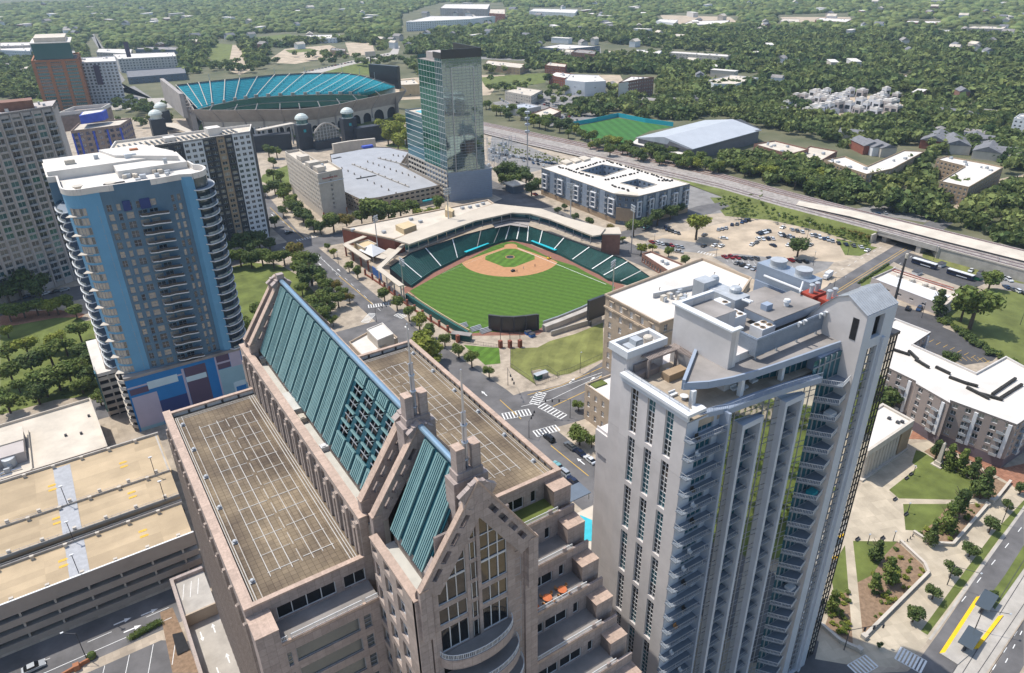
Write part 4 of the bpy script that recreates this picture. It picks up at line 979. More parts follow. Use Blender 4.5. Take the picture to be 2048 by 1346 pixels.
    for x in (-4.9,-1.2,2.4): MB().box(x,297.4,0,x+.5,297.9,19.6).obj('column','stone_pale',H)
    MB().box(-4.7,297.35,0,-4.5,297.6,24).obj('pipe','white_paint',H)
    f=MB(); f.box(-5.2,296.8,3,-4.6,300,21); f.obj('stair_screen','glass_teal',H)
blue_tower()
# ================================================================== far-left towers
def left_towers():
    # pale residential tower at the frame edge
    T=thing('apartment_tower','tallest pale grey apartment tower with teal windows at the left frame edge','apartment tower',(-15,470,0)); W=Wins(T)
    a=G(103,211,97); P=[(a.x,a.y),( a.x+3.5,a.y+22),(a.x-70,a.y+22-18),(a.x-75,a.y-30)]; U=(V3(P[0][0],P[0][1],0)-V3(P[3][0],P[3][1],0)); Ln=U.length;U.normalize();N=U.cross(Z3); O=V3(P[3][0],P[3][1],0)
    w=MB(); hs=[]; nc=15; nf=25; bw=Ln/nc; fh=93/nf
    for i in range(nc):
        for j in range(nf):
            u=i*bw+.75; v=3+j*fh+.6; wd=bw-1.6
            hs.append((u,v,u+wd,v+fh-1.0)); W.add(O+U*u+Z3*v-N*.3,U,Z3,N,wd,fh-1.0,'p21',random.choice(('glass_dark','glass_teal','glass_teal','glass_grey') if i%2 else ('glass_dark','glass_grey')),'frame_white')
    w.slab(O,U,Z3,N,Ln,97,.5,hs,back=False); 
    for i in range(nc+1): w.bx(O,U,Z3,N,i*bw-.35,0,0,i*bw+.35,96,.55)
    w.obj('wall','tower_grey',T)
    for i in range(0,nc,2):
        for j in range(nf):
            if i*bw<Ln*.55: continue
            b=MB(); b.bx(O,U,Z3,N,i*bw+.8,3+j*fh,0,i*bw+bw-.8,3.2+j*fh,1.4); b.bx(O,U,Z3,N,i*bw+.8,3+j*fh,1.3,i*bw+bw-.8,4+j*fh,1.4); b.obj('balcony','frame_grey',T)
    s=MB(); s.prism(P,94,96.5); s.q((P[0][0],P[0][1],0),(P[1][0],P[1][1],0),(P[1][0],P[1][1],96.5),(P[0][0],P[0][1],96.5)); s.obj('side_wall','tower_grey',T)
    b=MB(); b.box(P[0][0]-24,P[0][1]-2,96.5,P[0][0]-8,P[0][1]+8,101); b.obj('rooftop_box','brick_brown',T)
    for i in range(26): 
        q=V3(P[3][0],P[3][1],0).lerp(V3(P[0][0],P[0][1],0),random.random())+V3(random.uniform(-2,2),random.uniform(3,14),0); b=MB(); s_=random.uniform(.8,2); b.box(q.x,q.y,96.5,q.x+s_,q.y+s_,96.5+random.uniform(.6,2)); b.obj('rooftop_unit',random.choice(('roof_cream','metal_grey','roof_white')),T)
    W.done()
    # building under construction, blue wrap
    P=GS([(141,262),(240,250),(262,236),(158,246)],58)
    T,W=building('construction_tower','tower under construction wrapped in blue and tan sheathing','building',P,58,fl=4,bay=4.2,ww=2.2,wh=2.2,wall='wrap_tan',roof='roof_cream',gls=('glass_dark',),fr='wrap_blue')
    a,b_=P[0],P[1]; U=(b_-a).normalized();N=U.cross(Z3)
    s=MB()
    for u in (0,.12,.42,.7,.97): s.bx(V3(a.x,a.y,0),U,Z3,N,u*(b_-a).length,0,0,u*(b_-a).length+1.2,56,.25)
    s.obj('sheathing_strip','wrap_blue',T)
    P2=GS([(118,232),(205,222),(222,213),(150,219)],62); s=MB(); s.prism(ccw(P2),50,62); s.obj('upper_storey','wrap_tan',T); s=MB(); s.wallring(ccw(P2),.6,61,64.5); s.obj('roof_frame','roof_white',T)
    s=MB(); q=ccw(GS([(158,232),(205,224),(213,219),(165,224)],66)); s.prism(q,60,66); s.obj('roof_block','wrap_blue',T); s=MB(); s.prism(inset(q,1),66,66.3); s.obj('roof','roof_white',T)
    # brown office tower
    P=[G(67,124,95),G(158,121,95),G(171,105,95),G(84,108,95)]
    P=GS([(62,125),(158,121),(160,108),(68,112)],60)
    T=thing('office_tower','orange-brown glass office tower on the far left skyline','office tower',(P[0].x,P[0].y,0)); W=Wins(T)
    P=ccw([Vector(p[:2]) for p in P])
    m=MB()
    for k in range(4):
        a,b_=P[k],P[(k+1)%4]
        if faces_cam(a,b_): facade(m,W,a,b_,0,60,15,3 if (b_-a).length>30 else 2,(b_-a).length/3-5 if (b_-a).length>30 else 6,3.0,sill=.5,style='p61',gls=('glass_teal','glass_grey','glass_teal'),fr='frame_white',m0=2,t=.8)
        else: m.q((a.x,a.y,0),(b_.x,b_.y,0),(b_.x,b_.y,60),(a.x,a.y,60))
    m.obj('wall','brick_orange',T); s=MB(); s.prism(inset(P,1),55,60); s.obj('roof','roof_grey',T)
    Q=inset(P,5); s=MB(); s.prism(Q,60,80); s.obj('upper_glass','glass_teal',T); s=MB(); s.prism(inset(P,4),80,81); s.obj('upper_roof','roof_white',T)
    s=MB(); s.wallring(inset(P,.5),1.6,60,62); s.wallring(inset(P,.2),1,57.2,58.2); s.obj('cornice','brick_orange',T); s=MB(); s.prism(inset(P,9),81,86); s.obj('roof_crown','roof_cream',T)
    W.done()
    for nm,lab,px,z,wl in (('apartment_tower','grey and white slab tower with a dark sign strip beside the brown tower',[(160,125),(232,122),(228,112),(150,116)],52,'bw_white'),
        ('apartment_block','white mid-rise apartment block with dark bays beyond the sign tower',[(236,118),(352,112),(348,104),(226,108)],22,'taupe_light'),
        ('office_block','low grey office block on the far left horizon edge',[(0,92),(60,90),(62,84),(0,85)],22,'tower_grey')):
        T,W=building(nm,lab,'apartment building',GS(px,z),z,fl=4,bay=5,ww=2.6,wh=2.3,wall=wl,roof='roof_white',gls=('glass_dark','glass_grey'),units=5)
        if 'sign' in lab:
            a,b_=GS(px,z)[:2]; U=(b_-a).normalized();N=U.cross(Z3); s=MB(); s.bx(V3(a.x,a.y,0),U,Z3,N,14,24,0,21,48,.5); s.obj('sign_panel','mural_plum',T)
    T,_=building('warehouse','long slate-roofed row building with orange awning near the far tower','warehouse',GS([(255,155),(372,146),(368,134),(252,141)],10),10,wall='slate',roof='shingle',fl=4,bay=8,ww=2.5,wh=1.8)
left_towers()
def bw_tower():
    P=GS([(400,270),(499,261),(482,245),(385,252)],70)
    # long slab: left wing hidden behind the blue tower
    Pp=[Vector(p[:2]) for p in GS([(215,305),(500,263),(503,249),(230,283)],70)]
    Pp=ccw(Pp); T=thing('apartment_tower','black and white apartment tower with rooftop solar racks','apartment tower',(Pp[0].x,Pp[0].y,0)); W=Wins(T)
    a,b_=None,None
    for k in range(4):
        p,q=Pp[k],Pp[(k+1)%4]
        if (q-p).length>40 and faces_cam(p,q): a,b_=p,q
    d=(b_-a); L=d.length; U=V3(d.x,d.y,0).normalized(); N=U.cross(Z3)
    cuts=[(0,.30,'bw_white',2),(.30,.52,'bw_black',1),(.52,.62,'bw_white',3),(.62,.72,'bw_black',2),(.72,.80,'stone_tan',1),(.80,.855,'bw_black',0),(.855,.975,'bw_white',3),(.975,1.0,'bw_black',1)]
    cuts=[(0,.5,'bw_black',6),(.5,.64,'bw_white',3),(.64,.74,'bw_black',2),(.74,.80,'stone_tan',1),(.80,.86,'bw_black',1),(.86,1.0,'bw_white',3)]
    for (s0,s1,m,nb) in cuts:
        w=MB(); fa=a+(b_-a)*s0; fb=a+(b_-a)*s1; wd=(fb-fa).length/max(nb,1)
        facade(w,W,fa,fb,0,70,20,nb,min(wd*.62,3.2),1.9,sill=1.0,style='p21',gls=('glass_blind','glass_dark','glass_grey') if m!='bw_white' else ('glass_dark','glass_dark','glass_grey'),fr='frame_white',m1=1.5); w.obj('wall_panel',m,T)
        if m=='bw_black':
            for j in range(19):
                z=3+j*3.45; b=MB(); O=V3(fa.x,fa.y,z); b.bx(O,U,Z3,N,.6,0,0,(fb-fa).length-.6,.2,1.2); b.bx(O,U,Z3,N,.6,.2,1.1,(fb-fa).length-.6,1.1,1.2); b.obj('balcony','frame_dark',T)
    for k in range(4):
        p,q=Pp[k],Pp[(k+1)%4]
        if (p-a).length<1 and (q-b_).length<1: continue
        w=MB()
        if faces_cam(p,q): facade(w,W,p,q,0,70,20,4,2,1.9,style='p21',m1=1.5); w.obj('side_wall','bw_black',T)
        else: w.q((p.x,p.y,0),(q.x,q.y,0),(q.x,q.y,70),(p.x,p.y,70)); w.obj('side_wall','bw_white',T)
    MB().prism(inset(Pp,.6),66,69).obj('roof','roof_cream',T); MB().wallring(Pp,.6,69,70.3).obj('parapet','roof_white',T)
    for i in range(46):
        u=L*(.1+.85*(i%23)/23); v=4.5+6.5*(i//23); 
        if .72<u/L<.80: continue
        q=V3(a.x,a.y,0)+U*u-N*v; b=MB(); b.bx(V3(q.x,q.y,69.0),U,-N,Z3,0,0,.6,1.0,5.5,.9); b.obj('solar_rack','screen_dark',T)
    q=V3(a.x,a.y,69)+U*(L*.72)-N*8; b=MB(); b.bx(q,U,-N,Z3,0,0,0,L*.1,8,4.5); b.obj('stair_head','roof_white',T)
    q=V3(a.x,a.y,69)+U*(L*.4)-N*6; b=MB(); b.bx(q,U,-N,Z3,0,0,0,L*.08,6,3); b.obj('stair_head','roof_white',T)
    W.done()
bw_tower()
# ================================================================== hotel, parking garage, glass tower
def hotel():
    P=[Vector(p[:2]) for p in GS([(634.8,348),(684,338),(672,322),(625,300),(612,296),(570,303)],33)]
    a=G(634.8,348,33);b_=G(684,338,33);c=G(570,303,33)
    ux=(b_-a); uy=(c-a)
    P=[a,b_,a+ux+uy*.38,a+ux*.62+uy*.38,a+ux*.62+uy,c]; P=ccw([Vector(p[:2]) for p in P])
    T,W=building('hotel','cream eight-storey hotel with a blank end wall and red sign','hotel',P,33,fl=3.5,bay=3.6,ww=1.4,wh=1.9,wall='stone_pale',roof='roof_cream',gls=('glass_dark','glass_grey'),base=5,par=1.6,fin=False,skip=None)
    for r in list(W.L):
        if r[3].dot(Vector((0,-1,0)))>.8 and abs((r[0]-a).dot(ux.normalized())-ux.length*.46)>2: W.L.remove(r)
    W.done()
    U=ux.normalized();N=U.cross(Z3); O=V3(a.x,a.y,0)
    s=MB()
    for j in range(9): s.bx(O,U,Z3,N,.2,5+j*3.1,0,ux.length-.2,5.25+j*3.1,.12)
    s.obj('string_course','stone_pale',T)
    s=MB(); s.bx(O,U,Z3,N,.1,0,.02,ux.length*.42,33,.1); s.bx(O,U,Z3,N,ux.length*.58,0,.02,ux.length-.1,33,.1); s.obj('end_wall_panel','stone_pale',T)
    s=MB(); U2=(c-a).normalized(); N2=Z3.cross(U2); 
    s.bx(O,U,Z3,N,-.3,25.8,0,ux.length+.3,26.3,.5); s.obj('ledge','white_paint',T)
    text_on(T,'Residence Inn',O+U*(ux.length*.16)+Z3*28.4+N*.2,U,Z3,2.1,'sign_red')
    base=MB(); base.bx(O,U,Z3,N,-.2,0,0,.8,5.2,.6); base.bx(O,U,Z3,N,ux.length-.8,0,0,ux.length,5.2,.4); base.obj('brick_pier','brick_orange',T)
    for u,v,w,h in ((.05,.25,.5,3.5),(.15,.1,.35,2.5),(.1,.55,.4,3)):
        q=a+ux*u+uy*v; b=MB(); b.bx(V3(q.x,q.y,31.4),U,-N,Z3,0,0,0,ux.length*w*.9,7,h+1.2); b.obj('stair_head','stone_pale',T)
    for i in range(10):
        q=a+ux*random.uniform(.1,.6)+uy*random.uniform(.12,.3); b=MB(); b.box(q.x,q.y,31.4,q.x+1.6,q.y+1.2,33.4); b.obj('rooftop_unit','metal_grey',T)
def text_on(T,s,O,U,V,size,m,ext=.06,name='lettering'):
    c=bpy.data.curves.new(name,'FONT'); c.body=s; c.size=size; c.extrude=ext; 
    o=bpy.data.objects.new('tmp',c); sc.collection.objects.link(o); dg=bpy.context.evaluated_depsgraph_get(); me=bpy.data.meshes.new_from_object(o.evaluated_get(dg)); bpy.data.objects.remove(o)
    me.materials.clear(); me.materials.append(MT[m]); t=bpy.data.objects.new(name,me); sc.collection.objects.link(t); t.parent=T
    N=U.cross(V).normalized(); mm=Matrix((U,V,N)).transposed().to_4x4(); mm.translation=O-Vector(WL[T.name]); t.matrix_basis=mm; return t
def garage_mid():
    P=ccw([Vector(p[:2]) for p in GS([(722,401),(756,397),(880,372),(862,362),(800,330),(818,305),(780,296),(745,295),(660,310),(664,330),(688,385)],11)])
    T=thing('parking_garage','wide grey-roofed parking garage between the hotel and glass tower','parking garage',(P[0].x,P[0].y,0)); W=None
    m=MB(); 
    for k in range(len(P)):
        a,b_=P[k],P[(k+1)%len(P)]; L=(b_-a).length
        if faces_cam(a,b_) and L>6: facade(m,None,a,b_,0,12,3,max(2,int(L/4.2)),2.8,1.3,sill=1.7,t=.5,m1=1.2,base=1,back=False)
        else: m.q((a.x,a.y,0),(b_.x,b_.y,0),(b_.x,b_.y,12),(a.x,a.y,12))
    m.obj('wall','stone_beige',T); MB().prism(inset(P,.55),0,10.6).obj('level_shade','void_dark',T); MB().prism(inset(P,.5),10.6,11.1).obj('roof_deck','roof_deck',T)  # near-black core behind the wall openings stands in for interior shade
    for i in range(5):    # split-level kerbs with stub piers
        a=G(688+i*26-10,335+i*-6,11.1); b_=G(800+i*18,392-i*17,11.1)
        if i in (1,3): 
            k=MB(); k.path([a,b_],.8,11.1,12.0); k.obj('deck_kerb','concrete',T)
        for q in range(9):
            p=a.lerp(b_,(q+.5)/9); MB().box(p.x-.4,p.y-.4,11.1,p.x+.4,p.y+.4,12.7).obj('stub_pier','metal_dark' if False else 'garage_wall',T)
    for (x0,y0,x1,y1) in ((713,358,752,351),(666,318,682,314)):
        p=G(x0,y0,11.1);q=G(x1,y1,11.1); MB().path([p,q],3.0,11.1,11.25).obj('ramp_shade_strip','void_dark',T)  # near-black strip on the solid deck paints the shade of a ramp opening
    p=G(716,314,11.1); d=MB(); car_mesh_at(d,p.x,p.y,11.1,1.2); 
    a=G(662,306,13);b_=G(752,297,13); s=MB(); s.path([G(668,312,0),G(700,306,0),G(752,300,0)],3,0,11.4); s.obj('rear_block','stone_pale',T)
    q=G(735,296,11); MB().box(q.x-5,q.y-2,11.4,q.x+5,q.y+2,13.4).obj('blue_tarp','wrap_blue',T)
    a=V3(*GS([(834,404)],0)[0]); 
    s=MB(); p=G(846,404,4); q=G(872,399,4); s.path([p,q],2,4,5); s.obj('awning','teal_paint',T)
def car_mesh_at(*a): pass
def glass_tower():
    T=thing('glass_tower','tall green mirrored glass office tower beside the ballpark','office tower',(270,485,0))
    zt=102
    A=G(845,122,zt);B=G(888,124,zt);C=G(963,112,zt)
    Bx=Vector((B.x,B.y));Cx=Vector((C.x,C.y));d=(Cx-Bx); 
    Bx=Vector((250.8,472));Cx=Vector((279.5,466));Ax=Vector((250.5,508)); Dx=Vector((281,508))
    # main shaft
    zp=22
    def curtain(a,b_,z0,z1,mm,nm,fh=4.1,nv=8,mul='frame_white'):
        g=MB(); g.q((a.x,a.y,z0),(b_.x,b_.y,z0),(b_.x,b_.y,z1),(a.x,a.y,z1)); g.obj(nm,mm,T)
        U=V3(b_.x-a.x,b_.y-a.y,0);L=U.length;U.normalize();N=U.cross(Z3);O=V3(a.x,a.y,0);m=MB()
        z=z0
        while z<z1: m.bx(O,U,Z3,N,0,z,0,L,z+.18,.12); z+=fh
        for i in range(nv+1): m.bx(O,U,Z3,N,L*i/nv-.04,z0,0,L*i/nv+.04,z1,.1)
        m.obj('mullion',mul,T)
    curtain(Bx,Cx,zp,zt,'glass_mirror','front_glazing',2.05,10,'frame_grey'); curtain(Ax,Bx+(Ax-Bx)*.28,zp,zt-3,'glass_green','side_glazing',4.1,6); curtain(Bx+(Ax-Bx)*.28,Bx,zp,zt,'glass_teal','side_glazing',4.1,4)
    b=MB(); b.q((Cx.x,Cx.y,0),(Dx.x,Dx.y,0),(Dx.x,Dx.y,zt),(Cx.x,Cx.y,zt)); b.q((Dx.x,Dx.y,0),(Ax.x,Ax.y,0),(Ax.x,Ax.y,zt),(Dx.x,Dx.y,zt)); b.obj('rear_glazing','glass_teal',T)
    MB().prism([Bx+Vector((.3,.3)),Cx+Vector((-.3,.3)),Dx+Vector((-.3,-.3)),Ax+Vector((.3,-.3))],zt-4,zt-2.6).obj('roof','roof_grey',T)
    b=MB(); b.path([Bx,Cx],.8,zt,zt+6); b.path([Cx,Dx],.8,zt,zt+6); b.path([Bx+Vector((.2,0)),Bx+Vector((.2,12))],.8,zt,zt+4); b.obj('crown','screen_dark',T)
    for i in range(9): x,y=random.uniform(254,276),random.uniform(474,503); MB().box(x,y,zt-2.6,x+2.4,y+2.2,zt+.5).obj('rooftop_unit','metal_grey',T)
    MB().box(255,488,zt-2.6,266,503,zt+2.4).obj('plant_room','tower_grey',T)
    fr=MB(); U=V3(Cx.x-Bx.x,Cx.y-Bx.y,0).normalized();N=U.cross(Z3);O=V3(Bx.x,Bx.y,0); L=(Cx-Bx).length
    for u in (L*.22,L*.78): fr.bx(O,U,Z3,N,u,zp,.0,u+.45,zt-6,.5)
    fr.bx(O,U,Z3,N,L*.22,zt-6.4,0,L*.78+.45,zt-6,.5); fr.obj('facade_frame','steel',T)
    # lower garage block and podium
    P=[Vector(p) for p in ((243,475),(250.5,472.5),(250.5,508),(262,545),(238,545))]
    lo=MB(); 
    a,b_=Vector((250.2,538)),Vector((250.1,472.2))
    m=MB(); facade(m,None,a,b_,0,24,6,14,4.2,2.4,sill=1,t=.6,m1=1);  m.obj('garage_wall','stone_pale',T)
    MB().prism([(250.85,473),(262,473),(272,538),(250.85,538)],0,22).obj('level_shade','void_dark',T)  # near-black fill stands in for shade behind the garage openings
    MB().prism([(250.3,508),(272,508),(272,538),(250.3,538)],23,24).obj('garage_deck','concrete',T)
    def g3(P,z0,z1,mm,nm):
        b=MB(); b.prism(P,z0,z1); b.obj(nm,mm,T)
    g3([(250.45,508.2),(272,508.2),(272,537),(250.45,537)],24,57.5,'glass_tealdeep','annex_glazing')
    m=MB(); z=24
    while z<57: m.path([(250.4,537),(250.4,508.2)],.25,z,z+.3); z+=4.1
    m.obj('annex_band','frame_white',T)
    g3([(251,508.6),(271,508.6),(271,536),(251,536)],57.5,57.7,'roof_cream','annex_roof')
    MB().box(256,514,57.8,263,530,58).obj('pool','pool_water',T)
    b=MB(); b.path([(250.6,508.6),(250.6,536.8),(271,536.8)],.3,57.5,58.8); b.obj('annex_parapet','glass_rail',T)
    a_,b2=Vector((250.8,471.2)),Vector((284,463))
    b=MB(); b.prism([(250.8,471.4),(284,463.6),(287,480),(285,508),(250.8,508)],0,zp); b.obj('podium','louver',T)
    m=MB()
    for k in range(14): m.path([(250.7,471.3),(284.1,463.4)],.3,1.5+k*1.45,1.9+k*1.45)
    m.obj('podium_louver','panel_bluegrey',T)
    MB().prism([(251,471.6),(283.8,463.8),(286.6,480),(284.8,508),(251,508)],zp,zp+.2).obj('podium_roof','roof_cream',T)
hotel(); garage_mid(); glass_tower()
# ================================================================== apartment block with two courtyards
def apt_block():
    zt=20.5
    A=G(1083,336,zt);B=G(1234,390,zt);B2=G(1272,394,zt);C=G(1380,368,zt);D=G(1190,313,zt)
    P=ccw([Vector(p[:2]) for p in (A,B,B2,C,D)])
    T=thing('apartment_block','five-storey grey-blue apartment block with two roof courtyards','apartment building',(A.x,A.y,0)); W=Wins(T)
    cy1=[Vector(p[:2]) for p in GS([(1160,342),(1205,329),(1252,338),(1207,353)],zt)]; cy2=[Vector(p[:2]) for p in GS([(1241,366),(1275,358),(1313,369),(1285,377)],zt)]
    cy1=ccw(cy1);cy2=ccw(cy2)
    fs=MB(); wa=MB()
    for k in range(len(P)):
        a,b_=P[k],P[(k+1)%len(P)]; L=(b_-a).length
        if faces_cam(a,b_): facade(wa,W,a,b_,0,zt,5,max(1,int(L/3.6)),1.9,2.1,sill=1.1,style='p21',gls=('glass_dark','glass_grey','glass_blind'),m1=1)
        else: wa.q((a.x,a.y,0),(b_.x,b_.y,0),(b_.x,b_.y,zt),(a.x,a.y,zt))
    wa.obj('wall','slate',T)
    # white and stone bay frames, balconies
    for (a,b_,n) in ((A,B,9),(B2,C,9)):
        U=V3(b_.x-a.x,b_.y-a.y,0);L=U.length;U.normalize();N=U.cross(Z3);O=V3(a.x,a.y,0)
        for i in range(n):
            u=L*(i+.2)/n; w=L/n*.55
            if i%2==0:
                b=MB(); b.bx(O,U,Z3,N,u,6,0,u+.6,17,1.3); b.bx(O,U,Z3,N,u+w,6,0,u+w+.6,17,1.3); b.bx(O,U,Z3,N,u,16.4,0,u+w+.6,17,1.3); b.bx(O,U,Z3,N,u,6,0,u+w+.6,6.6,1.3)
                for z in (9.6,13): b.bx(O,U,Z3,N,u+.6,z,0,u+w,z+.3,1.1)
                b.obj('bay_frame','bw_white',T)
            else:
                b=MB(); b.bx(O,U,Z3,N,u,4,0,u+w,zt-.4,.25); b.obj('metal_panel','louver',T)
                for j in range(4): 
                    b=MB(); b.bx(O,U,Z3,N,u+w+.3,4.4+j*3.8,0,u+w+2.4,4.7+j*3.8,1.3); b.bx(O,U,Z3,N,u+w+.3,4.7+j*3.8,1.2,u+w+2.4,5.6+j*3.8,1.3); b.obj('balcony','frame_grey',T)
        b=MB(); b.bx(O,U,Z3,N,0,0,0,L,3.6,.3); b.obj('stone_base','stone_tan' if n else 'slate',T)
    b=MB(); U=V3(B2.x-B.x,B2.y-B.y,0);L=U.length;U.normalize();N=U.cross(Z3); b.bx(V3(B.x,B.y,0),U,Z3,N,0,3,0,L,12,.6); b.obj('corner_stone','stone_tan',T)
    b=MB(); b.prism([B+N*1.5-U*2,B2+N*1.5+U*2,B2-N*5,B-N*5],zt+.8,zt+1.5); b.obj('corner_canopy','roof_cream',T)
    # roof as a ring around the courtyards
    import mathutils
    from mathutils.geometry import tessellate_polygon
    loops=[[V3(p.x,p.y,0) for p in P],[V3(p.x,p.y,0) for p in cy1][::-1],[V3(p.x,p.y,0) for p in cy2][::-1]]
    tris=tessellate_polygon(loops); fl=[p for l in loops for p in l]
    r=MB()
    for t in tris: r.q(*[(fl[i].x,fl[i].y,zt-.2) for i in t])
    r.obj('roof','roof_white',T)
    cw=MB(); cpp=MB(); cpp.wallring(P,.5,zt-.2,zt+.35)
    for cy in (cy1,cy2):
        Q=cy[::-1]
        for k in range(4):
            a,b_=Q[k],Q[(k+1)%4]; facade(cw,W,a,b_,0,zt-.2,5,max(2,int((b_-a).length/4)),2,2,sill=1.2,style='p21',gls=('glass_dark','glass_grey'),t=.3) if faces_cam(a,b_) else cw.q((a.x,a.y,0),(b_.x,b_.y,0),(b_.x,b_.y,zt-.2),(a.x,a.y,zt-.2))
        cpp.wallring(cy,-.4,zt-.2,zt+.3)
    cw.obj('courtyard_wall','louver',T); cpp.obj('parapet','roof_cream',T)
    for (p,q,n) in (((1118,335),(1190,356),16),((1152,340),(1210,322),12),((1212,322),(1290,346),14),((1210,361),(1280,345),12),((1225,372),(1262,384),8),((1272,377),(1300,372),5),((1292,346),(1345,365),10),((1318,362),(1352,362),6)):
        a=G(*p,zt-.2);b_=G(*q,zt-.2)
        for i in range(n):
            c=a.lerp(b_,i/n)+V3(random.uniform(-.8,.8),random.uniform(-.8,.8),0)
            if inpoly(c.x,c.y,cy1) or inpoly(c.x,c.y,cy2): continue
            MB().box(c.x-.55,c.y-.55,zt-.2,c.x+.55,c.y+.55,zt+.75).obj('condenser_unit','unit_black',T)
    for i in range(3):
        c=G(1120+i*18,325-i*3.5,zt); u=(G(1145+i*18,336-i*3.5,zt)-c); v=G(1136+i*18,320-i*3.5,zt)-c
        b=MB(); b.prism(ccw([Vector((q.x,q.y)) for q in (c,c+u*.5,c+u*.5+v*.8,c+v*.8)]),zt-.2,zt+1.2); b.obj('roof_screen','roof_cream',T)
    W.done()
apt_block()
# ================================================================== ballpark
HOME=G(1021.4,492.3); MD=(G(1020,514.4)-HOME).normalized(); ML=V3(-MD.y,MD.x,0)
def sheet(name,P,z,m,kind='structure',**k):
    b=MB(); b.q(*[(p[0],p[1],z) for p in P]); o=b.obj(name,m); o['kind']=kind
    return o
def ballfield():
    grass=GS([(819,582),(875,551),(931,522),(985,493),(1012,484),(1031,484),(1064,498),(1107,519),(1150,532),(1175,546),(1231,575),(1211,594),(1173,616),(1128,634),(1087,652),(1076,660),(1060,664),(978,664),(925,668),(902,651),(860,618)])
    track=GS([(803,578),(866,542),(931,508),(975,492),(1000,483),(1022,478),(1045,482),(1080,497),(1120,508),(1170,533),(1216,558),(1250,571),(1230,586),(1211,600),(1173,622),(1128,641),(1092,660),(1075,670),(925,672),(896,655),(855,622),(812,588)])
    sheet('warning_track',track,.03,'track_red'); sheet('outfield_grass',grass,.045,'grass_field')
    A=lambda a,b: HOME+MD*a+ML*b
    m=A(19.3,0); s=30.5; D=[]
    for i in range(25):
        t=math.atan2(MD.y,MD.x)+R(-97+194*i/24); D.append(m+V3(math.cos(t),math.sin(t),0)*s)
    f=[]
    for p in D:
        q=p-HOME; a,b=q.dot(MD),q.dot(ML)
        if a<abs(b)*1.0: b=math.copysign(min(abs(b),a+2.4),b)
        f.append(A(a,b))
    q=[A(0,-2.4)]+[p for p in f]+[A(0,2.4)]
    sheet('infield_dirt',[A(-1,1.2),A(-1,-1.2)]+f,.06,'dirt')
    k=27.4*1.03; h=k/math.sqrt(2); c=A(h,0)
    ig=[]
    for (da,db) in ((-1,0),(0,1),(1,0),(0,-1)):
        for sgn in (-1,1):
            base=A(h+da*h,db*h); 
            ta=V3(0,0,0)
            nxt={(-1,0):((0,-1),(0,1)),(0,1):((-1,0),(1,0)),(1,0):((0,1),(0,-1)),(0,-1):((1,0),(-1,0))}[(da,db)][0 if sgn<0 else 1]
            e=(A(h+nxt[0]*h,nxt[1]*h)-base).normalized(); inn=(c-base).normalized(); ig.append(base+e*4.4+inn*1.6)
    sheet('infield_grass',ig,.075,'grass_bright')
    def disk(c,r,z,m,n='dirt_circle'): sheet(n,[c+V3(math.cos(t),math.sin(t),0)*r for t in [2*math.pi*i/20 for i in range(20)]],z,m)
    disk(HOME,4.2,.09,'dirt','home_plate_circle'); disk(A(18.9,0),2.9,.09,'dirt','mound')
    mc=MB(); mc.lathe(A(18.9,0).x,A(18.9,0).y,[(2.4,.1),(.6,.35)],16); tag(mc.obj('mound_cover','screen_dark'),'dark grey cover over the pitching mound','cover')
    for p,q in (((1008,497.5),(884,547)),((1035,497),(1212,569))):
        a,b=G(*p),G(*q); sheet('foul_line',[a+V3(.3,0,0),b+V3(.3,0,0),b,a][::-1],.1,'paint_white')
ballfield()
